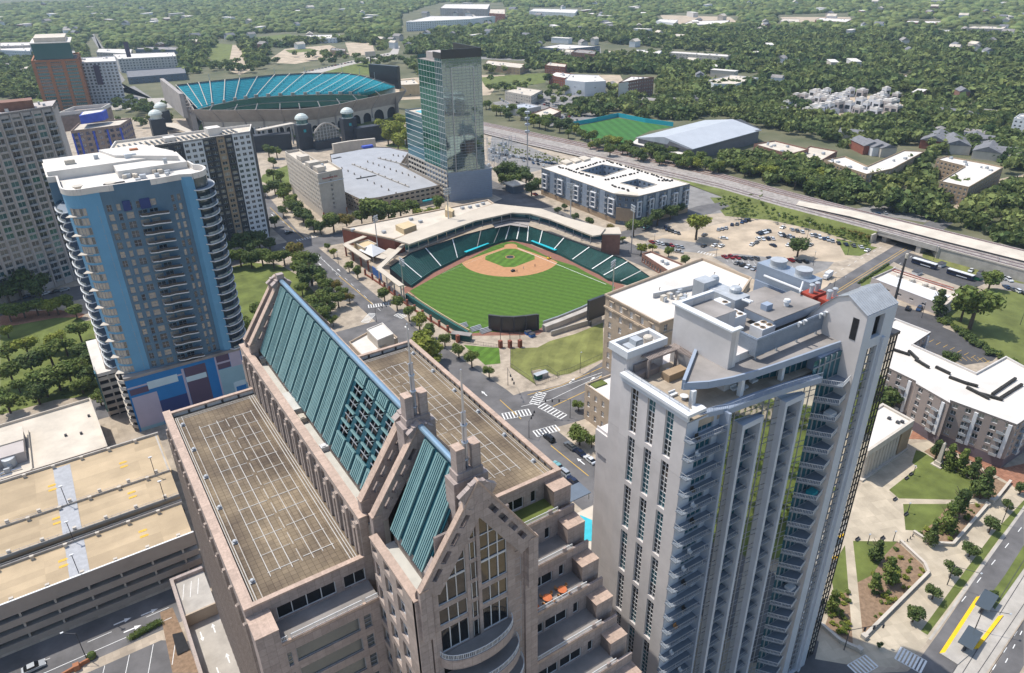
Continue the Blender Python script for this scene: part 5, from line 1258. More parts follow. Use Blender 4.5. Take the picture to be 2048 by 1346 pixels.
def stands():
    T=thing('grandstand','green-seated ballpark grandstand with a long cream concourse roof','grandstand',(HOME.x,HOME.y+20,0))
    I=[(822,572),(865,542),(931,509),(975,492),(1000,483),(1022,478),(1045,482),(1064,486),(1120,508),(1170,533),(1198,546),(1216,558),(1266,570)]
    O=[(779,536),(823,507),(931,471),(992,455),(1012,448),(1030,448),(1050,452),(1064,456),(1150,485),(1208,507),(1244,518),(1266,532),(1299,555)]
    I=[G(*p,1.0) for p in I];O=[G(*p,8.5) for p in O]
    nr=20; b=MB(); f=MB()
    for k in range(len(I)-1):
        a0,a1,b0,b1=I[k],I[k+1],O[k],O[k+1]
        for r in range(nr):
            t0,t1=r/nr,(r+1)/nr; z=1.0+7.5*t0; zz=1+7.5*t1
            p0,p1,q0,q1=a0.lerp(b0,t0),a1.lerp(b1,t0),a0.lerp(b0,t1),a1.lerp(b1,t1)
            for p in (p0,p1,q0,q1): p.z=z
            m0,m1=p0.lerp(q0,.45),p1.lerp(q1,.45)
            b.mi=1; b.q(p0,p1,m1,m0); b.mi=0
            up=V3(0,0,.42); b.q(m0,m1,m1+up,m0+up); b.q(m0+up,m1+up,q1+up,q0+up)
    b.obj('seating_bowl',['seat_green','seat_tread'],T)
    s=MB()
    for k in range(len(I)-1):
        n=max(1,int((I[k+1]-I[k]).length/13))
        for i in range(n):
            u=(i+.5)/n; p=I[k].lerp(I[k+1],u);q=O[k].lerp(O[k+1],u); d=(I[k+1]-I[k]).normalized()*.38
            a=MB(); a.q(p-d+Z3*.55,p+d+Z3*.55,q+d+Z3*.6,q-d+Z3*.6); a.obj('aisle_steps','paint_white' if k not in (2,3) else 'concrete',T)
    f.path(I,.3,0,1.6); f.obj('field_wall','seat_green',T)
    w=MB()
    for k in range(len(I)-1): w.q((O[k].x,O[k].y,0),(O[k+1].x,O[k+1].y,0),(O[k+1].x,O[k+1].y,9.3),(O[k].x,O[k].y,9.3))
    for (p,q) in ((I[0],O[0]),(I[-1],O[-1])): w.q((p.x,p.y,0),(q.x,q.y,0),(q.x,q.y,8.7),(p.x,p.y,1.2))
    w.obj('rear_wall','stadium_dark',T)
    # suite level under the roof
    zr=15
    back=[(789,479),(880,443),(989,407),(1024,411),(1082,417),(1133,435),(1211,456)]; front=[(819,488),(951,441),(1024,425),(1062,427),(1100,438),(1186,471.5),(1201,469)]
    Bk=[G(*p,zr) for p in back]; Fr=[G(*p,zr) for p in front]
    r=MB(); r.prism(ccw([Vector(p[:2]) for p in Fr+Bk[::-1]]),zr-.9,zr); r.obj('stand_roof','ballpark_roof',T)
    g=MB(); gg=[p+(q-p)*.30 for p,q in zip(Fr,Bk)]; g.path(gg,.4,8.8,zr-.9); g.obj('suite_glazing','glass_tealdeep',T)
    g=MB(); g2=[p+(q-p)*.08 for p,q in zip(Fr,Bk)]; g.prism(ccw([Vector(p[:2]) for p in g2+gg[::-1]]),9.6,10.3); g.obj('suite_balcony','stadium_conc',T)
    for p,q in zip(g2[:-1],g2[1:]):
        n=max(1,int((q-p).length/7))
        for i in range(n): c=p.lerp(q,i/n); MB().box(c.x-.15,c.y-.15,9,c.x+.15,c.y+.15,zr-.9).obj('roof_column','steel',T)
    # end block with brick
    a=G(1212,466,13);  b_=[G(*p,14) for p in ((1204,467),(1241,467),(1237,455),(1204,456))]
    m=MB(); m.prism(ccw([Vector(p[:2]) for p in b_]),0,13.2); m.obj('end_block','brick_brown',T); m=MB(); m.prism(inset(ccw([Vector(p[:2]) for p in b_]),-.5),13.2,14); m.obj('end_roof','ballpark_roof',T)
    # concourse building behind
    P=ccw([Vector(p[:2]) for p in GS([(684,457),(722,466),(788,480),(830,466),(989,408),(977,400),(850,425)],10)])
    m=MB(); m.prism(P,0,9.6); m.obj('concourse_wall','brick_red',T); m=MB(); m.prism(inset(P,.4),9.6,9.8); m.obj('concourse_roof','roof_cream',T); m=MB(); m.wallring(P,1.2,9.2,10.6); m.obj('concourse_parapet','stone_beige',T)
    q=GS([(791,454),(808,463),(833,454),(817,446)],12); m=MB(); m.prism(ccw([Vector(p[:2]) for p in q]),9.6,13.4); m.obj('stair_head','trim_tan',T)
    q=GS([(890,427),(905,431),(909,427),(893,417)],12); m=MB(); m.prism(ccw([Vector(p[:2]) for p in q]),9.6,14.5); m.obj('stair_head','trim_tan',T)
    for p in ((768,466),(841,445),(822,440),(925,418),(940,416),(955,413),(966,409),(706,462)): c=G(*p,9.8); MB().box(c.x-1.2,c.y-1,9.8,c.x+1.2,c.y+1,11.3).obj('rooftop_unit','metal_grey',T)
    # dugouts
    for p,q in (((930,504),(976,486)),((1064,481),(1112,500))):
        a,b_=G(*p,2.4),G(*q,2.4); m=MB(); m.path([a,b_],2.2,2.1,2.5); m.obj('dugout_roof','pool_water' if False else 'teal_light',T)
    d=MB(); d.q(*[tuple(v) for v in (G(984,447,9),G(1024,437,9),G(1062,441,9),G(1054,455,9),G(1020,450,9),G(990,456,9))]); d.obj('press_canopy','stadium_conc',T)
    # picnic pavilion roofs along the street
    def strip(pts,w,z,nm='canopy_roof'): m=MB(); m.path([G(*p,z) for p in pts],w,z-.5,z); m.obj(nm,'ballpark_roof',T)
    strip([(742,467),(690,488),(737,519)],3.4,8.5); strip([(808,488),(757,536),(803,571)],3.2,10.5); strip([(757,536),(808,488)],2.6,10.45)
    for p in ((690,488),(704,497),(720,508),(735,518)): c=G(*p,8.0); MB().box(c.x-.4,c.y-.4,0,c.x+.4,c.y+.4,8).obj('pavilion_column','brick_red',T); 
    for p in ((757,536),(772,547),(787,558),(801,569)): c=G(*p,10); MB().box(c.x-.3,c.y-.3,0,c.x+.3,c.y+.3,10).obj('pavilion_column','steel',T)
    m=MB(); m.path([G(692,492,4),G(737,524,4)],3,3.6,4); m.obj('pavilion_deck','stone_tan',T)
    for (P_,z) in (([(707,484),(728,496),(754,487),(736,479)],7),): m=MB(); m.prism(ccw([Vector(p[:2]) for p in GS(P_,z)]),0,6.3); m.obj('kiosk','trim_tan',T); m=MB(); m.wallring(ccw([Vector(p[:2]) for p in GS(P_,z)]),.5,6.3,7); m.obj('kiosk_parapet','roof_cream',T)
    for P_,z in (([(764,506),(778,496),(793,500),(778,511)],6.5),([(751,514),(768,518),(779,511),(764,507)],6.5)): m=MB(); m.prism(ccw([Vector(p[:2]) for p in GS(P_,z)]),z-.3,z); m.obj('flat_canopy','ballpark_roof',T); c=G(P_[0][0]+13,P_[0][1]+3,z); MB().box(c.x-.2,c.y-.2,0,c.x+.2,c.y+.2,6.3).obj('canopy_post','steel',T)
    # street wall with brick posts and rails
    m=MB(); W_=[G(*p) for p in ((731,550),(760,569),(800,601),(830,622),(862,643),(896,664),(922,679))]; m.path(W_,.5,0,1.1); m.obj('street_wall','brick_red',T)
    for p,q in zip(W_[:-1],W_[1:]):
        n=max(1,int((q-p).length/6))
        for i in range(n): c=p.lerp(q,i/n); MB().box(c.x-.5,c.y-.5,0,c.x+.5,c.y+.5,3.6).obj('brick_post','brick_red',T)
    m=MB(); m.path([w+V3(4,0,0) for w in W_[2:]],1.2,0,3.2); m.obj('outfield_wall','seat_green',T); m=MB(); m.path([w+V3(5.2,.5,0) for w in W_[2:]],.35,0,3.6); m.obj('outfield_wall_cap','trim_tan',T)
    m=MB(); m.path([G(745,537,5),G(763,550,5)],.3,1.5,6.5); m.obj('blue_banner','sign_blue',T)
mat('seat_tread',(.13,.15,.15),.9,.1,.5); mat('teal_light',(.02,.42,.5),.6,.08,1)
stands()
def lit_pole(px,py,ty,h,lab,zb=0):
    c=G(px,py,zb); T=thing('floodlight_tower',lab,'floodlight',(c.x,c.y,zb),'ballpark floodlight towers')
    b=MB(); b.tube(c,c+Z3*h,.42,8,.25); b.obj('pole','steel',T)
    dv=(HOME+MD*40-c); dv.z=0; dv.normalize(); s=V3(-dv.y,dv.x,0)
    for j in range(3): 
        z=h-.4-j*1.5; b=MB(); b.tube(c+Z3*z-s*2.4,c+Z3*z+s*2.4,.1,4); b.obj('crossarm','metal_grey',T)
        for i in range(5):
            q=c+Z3*z+s*(-2.2+i*1.1)+dv*.3; b=MB(); b.bx(q,s,Z3,dv,-.35,-.4,0,.35,.4,.5); b.obj('lamp_head','metal_grey',T)
for a in ((757,508,430,25,'floodlight tower beside the white pavilion tent'),(809,600,520,24,'floodlight tower at the left-field corner'),(1262,507,405,31,'floodlight tower behind the right-field seats'),(1225,590,535,20,'floodlight tower in front of the beige office roof')): lit_pole(*a)
for a in ((897,437,368,20,'floodlight tower standing on the left concourse roof'),(1141,433,340,22,'floodlight tower standing on the right concourse roof')): lit_pole(a[0],a[1],a[2],a[3],a[4],15)
t=thing('pavilion_tent','white pyramid tent on the ballpark picnic terrace','tent',tuple(G(745,505,0)),None); c=G(741,506,4.5); 
b=MB(); P=GS([(717,500),(746,514),(772,501),(744,490)],4.5); ap=(P[0]+P[2])/2+Z3*4.2
for i in range(4): b.q(P[i],P[(i+1)%4],ap)
b.obj('canopy','white_paint',t)
for p in P: q=MB(); q.tube((p.x,p.y,0),p,.12,6); q.obj('pole','steel',t)
def eye():
    T=thing('batters_eye','black four-panel screen wall standing behind centre field','screen wall',tuple(G(1026,664,0)))
    pts=[G(978,660),(G(1002,663)),G(1027,664),G(1051,662),G(1075,659)]
    for a,b_ in zip(pts[:-1],pts[1:]): m=MB(); m.path([a,b_],.7,0,8.0); m.obj('panel','screen_dark',T)
    m=MB(); m.path(pts,1.2,8.0,8.6); m.obj('top_beam','metal_dark',T)
    for p in pts: MB().box(p.x-.4,p.y-.8,0,p.x+.4,p.y-.3,8.6).obj('post','metal_dark',T)
    T=thing('scoreboard','tall black scoreboard beside the beige office building','scoreboard',tuple(G(1190,650,0)))
    m=MB(); m.path([G(1175,650),G(1216,634)],1.5,2.5,13.5); m.obj('board','screen_dark',T)
    for p in ((1180,652),(1212,640)): c=G(*p); MB().box(c.x-.5,c.y-.5,0,c.x+.5,c.y+.5,2.6).obj('leg','metal_dark',T)
    T=thing('retaining_wall','long concrete seating wall curving behind right field','wall',tuple(G(1130,660,0)))
    m=MB(); m.path([G(1088,662),G(1120,650),G(1165,632),G(1205,612)],3,0,3); m.obj('seat_terrace','concrete',T); m=MB(); m.path([G(1086,656),G(1118,645),G(1162,627),G(1205,606)],.5,0,3.8); m.obj('rail','steel',T)
    T=thing('retaining_wall','low concrete wall sloping down to the plaza gate','wall',tuple(G(1140,675,0)))
    m=MB(); m.path([G(1102,672),G(1140,660),G(1203,642)],.5,0,2.6); m.obj('wall','concrete',T)
    for i,(x,y) in enumerate(((925,655),(953,660),(972,664))): t=thing('bleacher','small metal bleacher bench row beside the centre-field gate, number %d from the left'%(i+1) if 0 else ('small metal bleacher with seats, left of the black screen wall'),'bleacher',tuple(G(x,y,0)),'bleachers by the screen wall'); m=MB(); c=G(x,y); [m.box(c.x-3,c.y-1+q*.6,0,c.x+3,c.y-.6+q*.6,.5+q*.45) for q in range(4)]; m.obj('bench','metal_grey',t)
    t=thing('shed','dark green shed row left of the plaza gate','shed',tuple(G(922,678,0))); m=MB(); m.path([G(905,676),G(942,681)],3,0,3); m.obj('body','seat_green',t); m=MB(); m.path([G(904,676),G(943,681)],3.6,3,3.3); m.obj('roof','roof_grey',t)
    for i,(x,y,m_) in enumerate(((1056,668,'sign_blue'),(1064,673,'sign_blue'),(1030,661,'mural_navy'),(1110,648,'sign_blue'),(1120,645,'sign_red'))):
        t=thing('equipment_bin',('blue bin nearest the gate posts','blue bin right of the gate posts','navy bin stack against the black screen','blue bin beside the right-field wall','red bin beside the right-field wall')[i],'bin',tuple(G(x,y,0))); c=G(x,y); m=MB(); m.box(c.x-1.4,c.y-1,0,c.x+1.4,c.y+1,1.6); m.obj('body',m_,t); m=MB(); m.box(c.x-1.5,c.y-1.1,1.6,c.x+1.5,c.y+1.1,1.8); m.obj('lid','metal_dark',t)
    T=thing('plaza_gate','brick-pier ballpark plaza gate with dark railings','gate',tuple(G(1020,695,0)))
    for x,y in ((1001,695),(1020,695),(1040,694),(916,684)): c=G(x,y); MB().box(c.x-.8,c.y-.8,0,c.x+.8,c.y+.8,3.8).obj('brick_pier','brick_red',T)
    for x,y in ((1001,684),(1020,684),(1040,684)): c=G(x,y); q=MB(); q.tube(c,c+Z3*7,.15,6); q.obj('flagpole','metal_dark',T)
    m=MB(); railing(m,[G(1001,695),G(1040,694)],0,2.2,.6,rt=.07,r=.04); railing(m,[G(916,684),G(1000,696)],0,1.8,.8,rt=.06,r=.03); m.obj('gate_railing','metal_dark',T)
    def fence(nm,lab,pts,h=2.3): 
        T=thing(nm,lab,'fence',tuple(G(*pts[0])));m=MB(); railing(m,[G(*p) for p in pts],0,h,.9,rt=.06,r=.035); m.obj('railing','metal_dark',T)
    fence('metal_fence','black railing fence around the dry lawn',[(1021,697),(1021,735),(1072,770),(1090,768)]); fence('metal_fence','black railing fence along the curving street edge of the lawn',[(1115,752),(1140,745),(1203,716)]); fence('metal_fence','black fence enclosing two utility cabinets',[(1072,772),(1062,745),(1094,738),(1118,756),(1072,772)],2)
    for i,(x,y) in enumerate(((1076,757),(1088,753))): t=thing('utility_cabinet','grey-green utility cabinet inside the black fence, %s one'%('darker left','paler right')[i],'cabinet',tuple(G(x,y,0))); c=G(x,y); m=MB(); m.box(c.x-1.5,c.y-1.2,0,c.x+1.5,c.y+1.2,2.2); m.obj('body',('seat_green','metal_grey')[i],t); m=MB(); m.box(c.x-1.6,c.y-1.3,2.2,c.x+1.6,c.y+1.3,2.4); m.obj('lid','metal_grey',t)
eye()
# ================================================================== football stadium
def stadium():
    T=thing('football_stadium','football stadium bowl with bright blue seats and arched concrete base','stadium',tuple(G(600,240,0)))
    # outer rim points (pixels) and matching inner edge of the upper deck
    ZR=30; 
    near=[G(*p,ZR) for p in ((378,219),(420,220),(470,220),(512,219),(560,219),(600,218),(640,214),(680,208),(714,200),(760,191),(812,181))]
    far=[G(*p,ZR+6) for p in ((352,172),(420,164),(480,158),(550,151),(610,148),(685,147),(720,152),(750,160),(790,173))]
    # interior far deck
    inn=[G(*p,18.5) for p in ((395,218),(425,210),(470,200),(512,194),(560,191),(610,189),(660,188),(700,188),(735,190))]
    fb=MB(); 
    for k in range(len(far)-1):
        n=12
        for r in range(n):
            a,b,c,d=[far[k].lerp(inn[k],1-r/n),far[k+1].lerp(inn[k+1],1-r/n),far[k+1].lerp(inn[k+1],1-(r+1)/n),far[k].lerp(inn[k],1-(r+1)/n)]
            a.z=b.z=min(a.z,b.z); c=V3(c.x,c.y,c.z); m0,m1=a.lerp(d,.5),b.lerp(c,.5); m0.z=m1.z=a.z
            fb.q(a,b,m1,m0); fb.q(m0,m1,c,d)
    fb.obj('upper_seating','seat_blue',T)
    for k in range(len(far)-1):
        for i in range(2 if k else 3):
            u=i/(2 if k else 3); p=far[k].lerp(far[k+1],u); q=inn[k].lerp(inn[k+1],u); d=(far[k+1]-far[k]).normalized()*.45; up=Z3*1.6
            a=MB(); a.q(q-d+up,q+d+up,p+d+up,p-d+up); a.obj('aisle','stone_pale',T); 
            if k: e=MB(); e.bx(q+Z3*1.5,(inn[k+1]-inn[k]).normalized(),Z3,V3(0,-1,0),-2,-2.5,0,2,1.5,2.5); e.obj('vomitory','stadium_conc',T)
    w=MB()
    for k in range(len(far)-1): w.q((far[k].x,far[k].y,0),(far[k+1].x,far[k+1].y,0),far[k+1]+Z3*.6,far[k]+Z3*.6)
    w.obj('rear_wall','stadium_conc',T)
    rim=MB(); [rim.tube(p+Z3*1,q+Z3*1,.5,4) for p,q in zip(far[:-1],far[1:])]; rim.obj('rear_rim_rail','metal_dark',T)
    for k in range(2,9): p=far[k-1]; MB().tube(p,p+Z3*9,.25,5).obj('light_pole','metal_grey',T)
    # lower ring: club level and field
    f=MB(); f.q(*[(p.x,p.y,2) for p in inn],*[(p.x,p.y,2) for p in near[::-1]]); f.obj('field','grass',T)
    lw=MB()
    low=[p+V3(3,-6,0) for p in inn]
    for k in range(len(inn)-1): lw.q(V3(inn[k].x,inn[k].y,4),V3(inn[k+1].x,inn[k+1].y,4),V3(inn[k+1].x,inn[k+1].y,18),V3(inn[k].x,inn[k].y,18))
    lw.obj('club_level','glass_tealdeep',T)
    lb=MB(); lb.path(inn,1.2,10,11); lb.path(inn,1.4,17.5,18.4); lb.obj('club_band','stadium_conc',T)
    # near side: concrete bowl leaning outwards, arcade below
    cen=(near[0]+near[-1]+far[0]+far[-1])/4
    def outw(p,d): v=V3(p.x-cen.x,p.y-cen.y,0).normalized(); return v*d
    mid=[p-outw(p,11)+Z3*(16-ZR) for p in near]; base=[V3(p.x,p.y,0) for p in mid]
    s=MB()
    for k in range(len(near)-1): 
        s.q(mid[k],mid[k+1],near[k+1],near[k]); s.q(near[k]-outw(near[k],1),near[k+1]-outw(near[k+1],1),mid[k+1]-outw(mid[k+1],1),mid[k]-outw(mid[k],1)); s.q(near[k],near[k+1],near[k+1]-outw(near[k+1],1),near[k]-outw(near[k],1))
    s.obj('bowl_shell','stadium_conc',T)
    inr=[p-outw(p,24)+Z3*(12-ZR) for p in near]; b=MB()
    for k in range(len(near)-1): b.q(inr[k],inr[k+1],near[k+1]-outw(near[k+1],1.1),near[k]-outw(near[k],1.1))
    b.obj('near_seating','seat_blue',T)
    for k,p in enumerate(near):
        m=MB(); m.tube(mid[k]-Z3*10,mid[k],1.1,5); m.tube(mid[k],p+Z3*.5,1.0,5); m.tube(p+Z3*.5,p+Z3*5-outw(p,5),.5,5); m.obj('rib','stadium_conc',T)
    ar=MB(); 
    for k in range(len(near)-1):
        a,b_=base[k],base[k+1]; U=(b_-a);L=U.length;U.normalize();N=U.cross(Z3)
        n=2; 
        for i in range(n):
            w0=L/n; r=w0*.36; cx=w0*(i+.5)
            # arch opening as polygon fan
            pts=[(cx-r,0)]+[(cx-r*math.cos(math.pi*q/10),7+r*math.sin(math.pi*q/10)) for q in range(11)]+[(cx+r,0)]
            O=a
            prev=None; top=16
            xs=[w0*i]+[p[0] for p in pts]+[w0*(i+1)]; 
            ar.q(O+U*(w0*i),O+U*(cx-r),O+U*(cx-r)+Z3*top,O+U*(w0*i)+Z3*top); ar.q(O+U*(cx+r),O+U*(w0*(i+1)),O+U*(w0*(i+1))+Z3*top,O+U*(cx+r)+Z3*top)
            for q in range(1,len(pts)-2): p0,p1=pts[q],pts[q+1]; ar.q(O+U*p0[0]+Z3*p0[1],O+U*p1[0]+Z3*p1[1],O+U*p1[0]+Z3*top,O+U*p0[0]+Z3*top)
    ar.obj('arcade_wall','stone_pale',T)
    dk=MB(); dk.path([p-outw(p,4) for p in base],.5,0,16); dk.obj('arcade_shade','void_dark',T)  # near-black band paints the shade behind the arches
    # left end wall piers
    a=G(378,219,ZR); b_=G(352,172,ZR); 
    for i in range(9): p=a.lerp(b_,i/8); MB().path([V3(p.x,p.y,0),V3(p.x+5,p.y,0)],1.8,0,26).obj('end_pier','stadium_conc',T)
    e=MB(); e.path([V3(a.x+5,a.y,0),V3(b_.x+5,b_.y,0)],1,0,28); e.obj('end_wall','stadium_conc',T)
    # big video boards
    m=MB(); p,q=G(373,236,22),G(333,200,22); m.path([p,q],4,22,46); m.obj('video_board','stadium_conc',T); m=MB(); d=(q-p).normalized(); n=V3(-d.y,d.x,0); m.bx(V3(p.x,p.y,22),d,Z3,-n,1,1,2.05,(q-p).length-1,19,2.2); m.obj('video_screen','stadium_dark' if False else 'metal_grey',T)
    m=MB(); p,q=G(744,172,24),G(800,178,24); m.path([p,q],5,24,50); m.obj('video_board','screen_dark',T)
    # front plaza building with dark gate towers and domes
    m=MB(); m.path([G(585,296),G(512,302),G(460,306)],10,0,15); m.obj('plaza_building','stadium_dark',T); m=MB(); m.path([G(712,286),G(790,274)],10,0,15); m.obj('plaza_building','stadium_dark',T)
    m=MB(); m.path([G(515,262,20),G(586,248,20)],7,20,21.2); m.obj('plaza_roof','stone_pale',T)
    for i in range(7): p=G(515,290,0).lerp(G(586,285,0),i/6)+V3(-2,-8,0); MB().box(p.x-.6,p.y-.6,0,p.x+.6,p.y+.6,19).obj('plaza_column','metal_grey',T)
    for i,(x,y,zt) in enumerate(((612,298,30),(701,284,32))):
        c=G(x,y); m=MB(); m.box(c.x-7,c.y-5,0,c.x+7,c.y+5,24); m.obj('gate_tower','stadium_dark',T); m=MB(); m.lathe(c.x,c.y,[(5.5,24),(5.5,29),(6.6,29.2),(6.2,30.6),(4.8,32.4),(2.6,33.7),(.3,34.2)],16); m.obj('dome','dome_pale',T); m=MB(); m.lathe(c.x,c.y,[(5.6,25),(5.6,28.5)],16); m.obj('lantern','glass_teal',T)
        MB().box(c.x-1.2,c.y-5.3,17,c.x+1.2,c.y-5.0,19.6).obj('emblem','teal_paint',T)
    a,b_=G(632,300),G(682,291); U=(b_-a);L=U.length;U.normalize();N=U.cross(Z3)
    ap=[a+U*(L*i/12)+Z3*(16+8*math.sin(math.pi*i/12)) for i in range(13)]
    m=MB()
    for p,q in zip(ap[:-1],ap[1:]): m.q(V3(p.x,p.y,8),V3(q.x,q.y,8),q,p)
    m.obj('gate_glazing','glass_grey',T); m=MB()
    for p,q in zip(ap[:-1],ap[1:]): m.tube(p,q,.9,5)
    m.obj('gate_arch','stone_pale',T); m=MB(); 
    for i in range(1,8): p=a+U*(L*i/8); m.box(p.x-.12,p.y-.5,8,p.x+.12,p.y-.2,16+8*math.sin(math.pi*i/8))
    for z in (11,14,17,20): m.tube(a+U*1+Z3*z+N*.3,b_-U*1+Z3*z+N*.3,.12,4)
    m.obj('gate_mullion','frame_white',T); m=MB(); m.path([a,b_],6,0,8); m.obj('gate_base','stadium_dark',T)
    for i,(x,y) in enumerate(((322,262),(332,245))):
        c=G(x,y+14); m=MB(); m.box(c.x-7,c.y-6,0,c.x+7,c.y+6,20); m.obj('gate_tower','stadium_dark',T); m=MB(); m.lathe(c.x,c.y,[(5.6,20),(5.6,24),(7,24.2),(6.4,26),(4.6,27.8),(2,29),(.3,29.4)],16); m.obj('dome','dome_pale',T)
    m=MB(); P=[G(*p,9) for p in ((326,245),(352,246),(386,262),(384,268),(350,256),(330,252))]; m.q(*P); m.prism([Vector(p[:2]) for p in ccw([Vector(p[:2]) for p in P])],8.4,9.0); m.obj('swoop_canopy','stone_pale',T)
stadium()
# ================================================================== office behind the condo, beige annex, courthouse, grey apartments
def office_beige():
    z=36; P=[(186.5,181),(193.8,181),(208,176),(250,192.5),(250.5,219),(186.4,213.5)]
    P=[(186.3,180.5),(232,180.5),(250.5,190),(250.5,219),(186.3,213.5)]
    T,W=building('office_building','beige stone office building with a broad white roof above the scoreboard','office building',P,z,fl=5.2,bay=6.6,ww=1.9,wh=2.8,wall='stone_beige',roof='roof_white',gls=('glass_dark','glass_teal'),style='s22',par=.9,sill=1.4,fin=False)
    W.done()
    for zz,d in ((30.2,.5),(z-.4,.45)): b=MB(); b.wallring(inset(ccw([Vector(p) for p in P]),-d),d+.1,zz,zz+.7); b.obj('cornice','stone_beige',T)
    for u in (3,11,19,27):
        b=MB(); b.box(185.6,213.5-u-3,z-6.0,186.4,213.5-u,z-5.5); b.box(185.7,213.5-u-3,z-1.9,186.4,213.5-u,z-1.5); b.obj('ledge','trim_tan' if False else 'stone_beige',T)
    b=MB(); b.box(201,188,z-3,226,200.5,z-2); b.obj('roof_well','roof_grey',T)
    b=MB(); b.path([(201.5,200.6),(226,196),(226,188)],.4,z-1,z+1.4); b.obj('well_wall','metal_grey',T)
    for i in range(14):
        x,y=random.uniform(202,224),random.uniform(188.5,197); s=random.uniform(1,2.4); b=MB(); b.box(x,y,z-1,x+s,y+s*.8,z+random.uniform(.6,2)); b.obj('rooftop_unit','metal_grey' if i%2 else 'unit_tan',T)
    for i in range(9):
        x,y=random.uniform(190,245),random.uniform(184,212); b=MB(); b.tube((x,y,z-.9),(x,y,z+.4),.16,5); b.tube((x,y,z+.3),(x+.7,y,z+.3),.14,5); b.obj('vent_pipe','metal_dark',T)
office_beige()
P=GS([(1170,768),(1222,822),(1248,806),(1225,760),(1205,748)],16)
a=G(1170,768,16); T,W=building('office_annex','small beige stone annex with a white roof behind the condominium','building',[(a.x,a.y),(a.x,a.y-18),(a.x+25,a.y-18),(a.x+25,a.y)],16,fl=4.6,bay=4.4,ww=1.6,wh=2.4,wall='stone_beige',roof='roof_white',style='s22',base=1.2,gls=('glass_teal','glass_dark'))
MB().box(a.x+2,a.y-4,15.2,a.x+8,a.y-.8,15.6).obj('roof_planter','grass',T)
def courthouse():
    z=13
    pts=[G(*p,z) for p in ((1735,905),(1829,842),(1765,808),(1700,835))]
    A,B,C=G(1737,903,z),G(1829,841,z),G(1765,806,z); D=A+(C-B)
    P=[Vector(p[:2]) for p in (A,B,C,D)]
    T=thing('courthouse','pale stone courthouse with a tall colonnade and flat roof','courthouse',(A.x,A.y,0))
    Q=ccw(P); ins=inset(Q,3.4)
    MB().prism(ins,0,z-2.5).obj('wall','brick_brown',T)  # dark brown stands in for the shade between the columns
    MB().prism(Q,z-2.6,z-.9).obj('entablature','stone_pale',T)
    m=MB(); m.wallring(Q,1.0,z-.9,z+.1); m.obj('parapet','stone_pale',T); MB().prism(inset(Q,.9),z-.9,z-.6).obj('roof','roof_white',T)
    a,b=Vector(A[:2]),Vector(B[:2]); d=(b-a).normalized(); n=Vector((d.y,-d.x)); L=(b-a).length
    for i in range(10):
        c=a+d*(2+ (L-10)*i/9)-n*.9; m=MB(); m.lathe(c.x,c.y,[(.95,0),(.8,.4),(.62,z-3.2),(.9,z-2.6)],12); m.obj('column','stone_pale',T)
    MB().prism([a+n*.6,b+n*.6,b-n*3,a-n*3],0,.7).obj('stylobate','stone_pale',T)
    MB().prism([b-d*7,b,b-n*3,b-d*7-n*3],0,z-2.6).obj('corner_pavilion','stone_tan',T)
    for p in ((1778,838),(1795,846),(1804,845)): c=G(*p,z-.5); MB().box(c.x-.5,c.y-.5,z-.6,c.x+.5,c.y+.5,z+.3).obj('roof_vent','metal_dark',T)
courthouse()
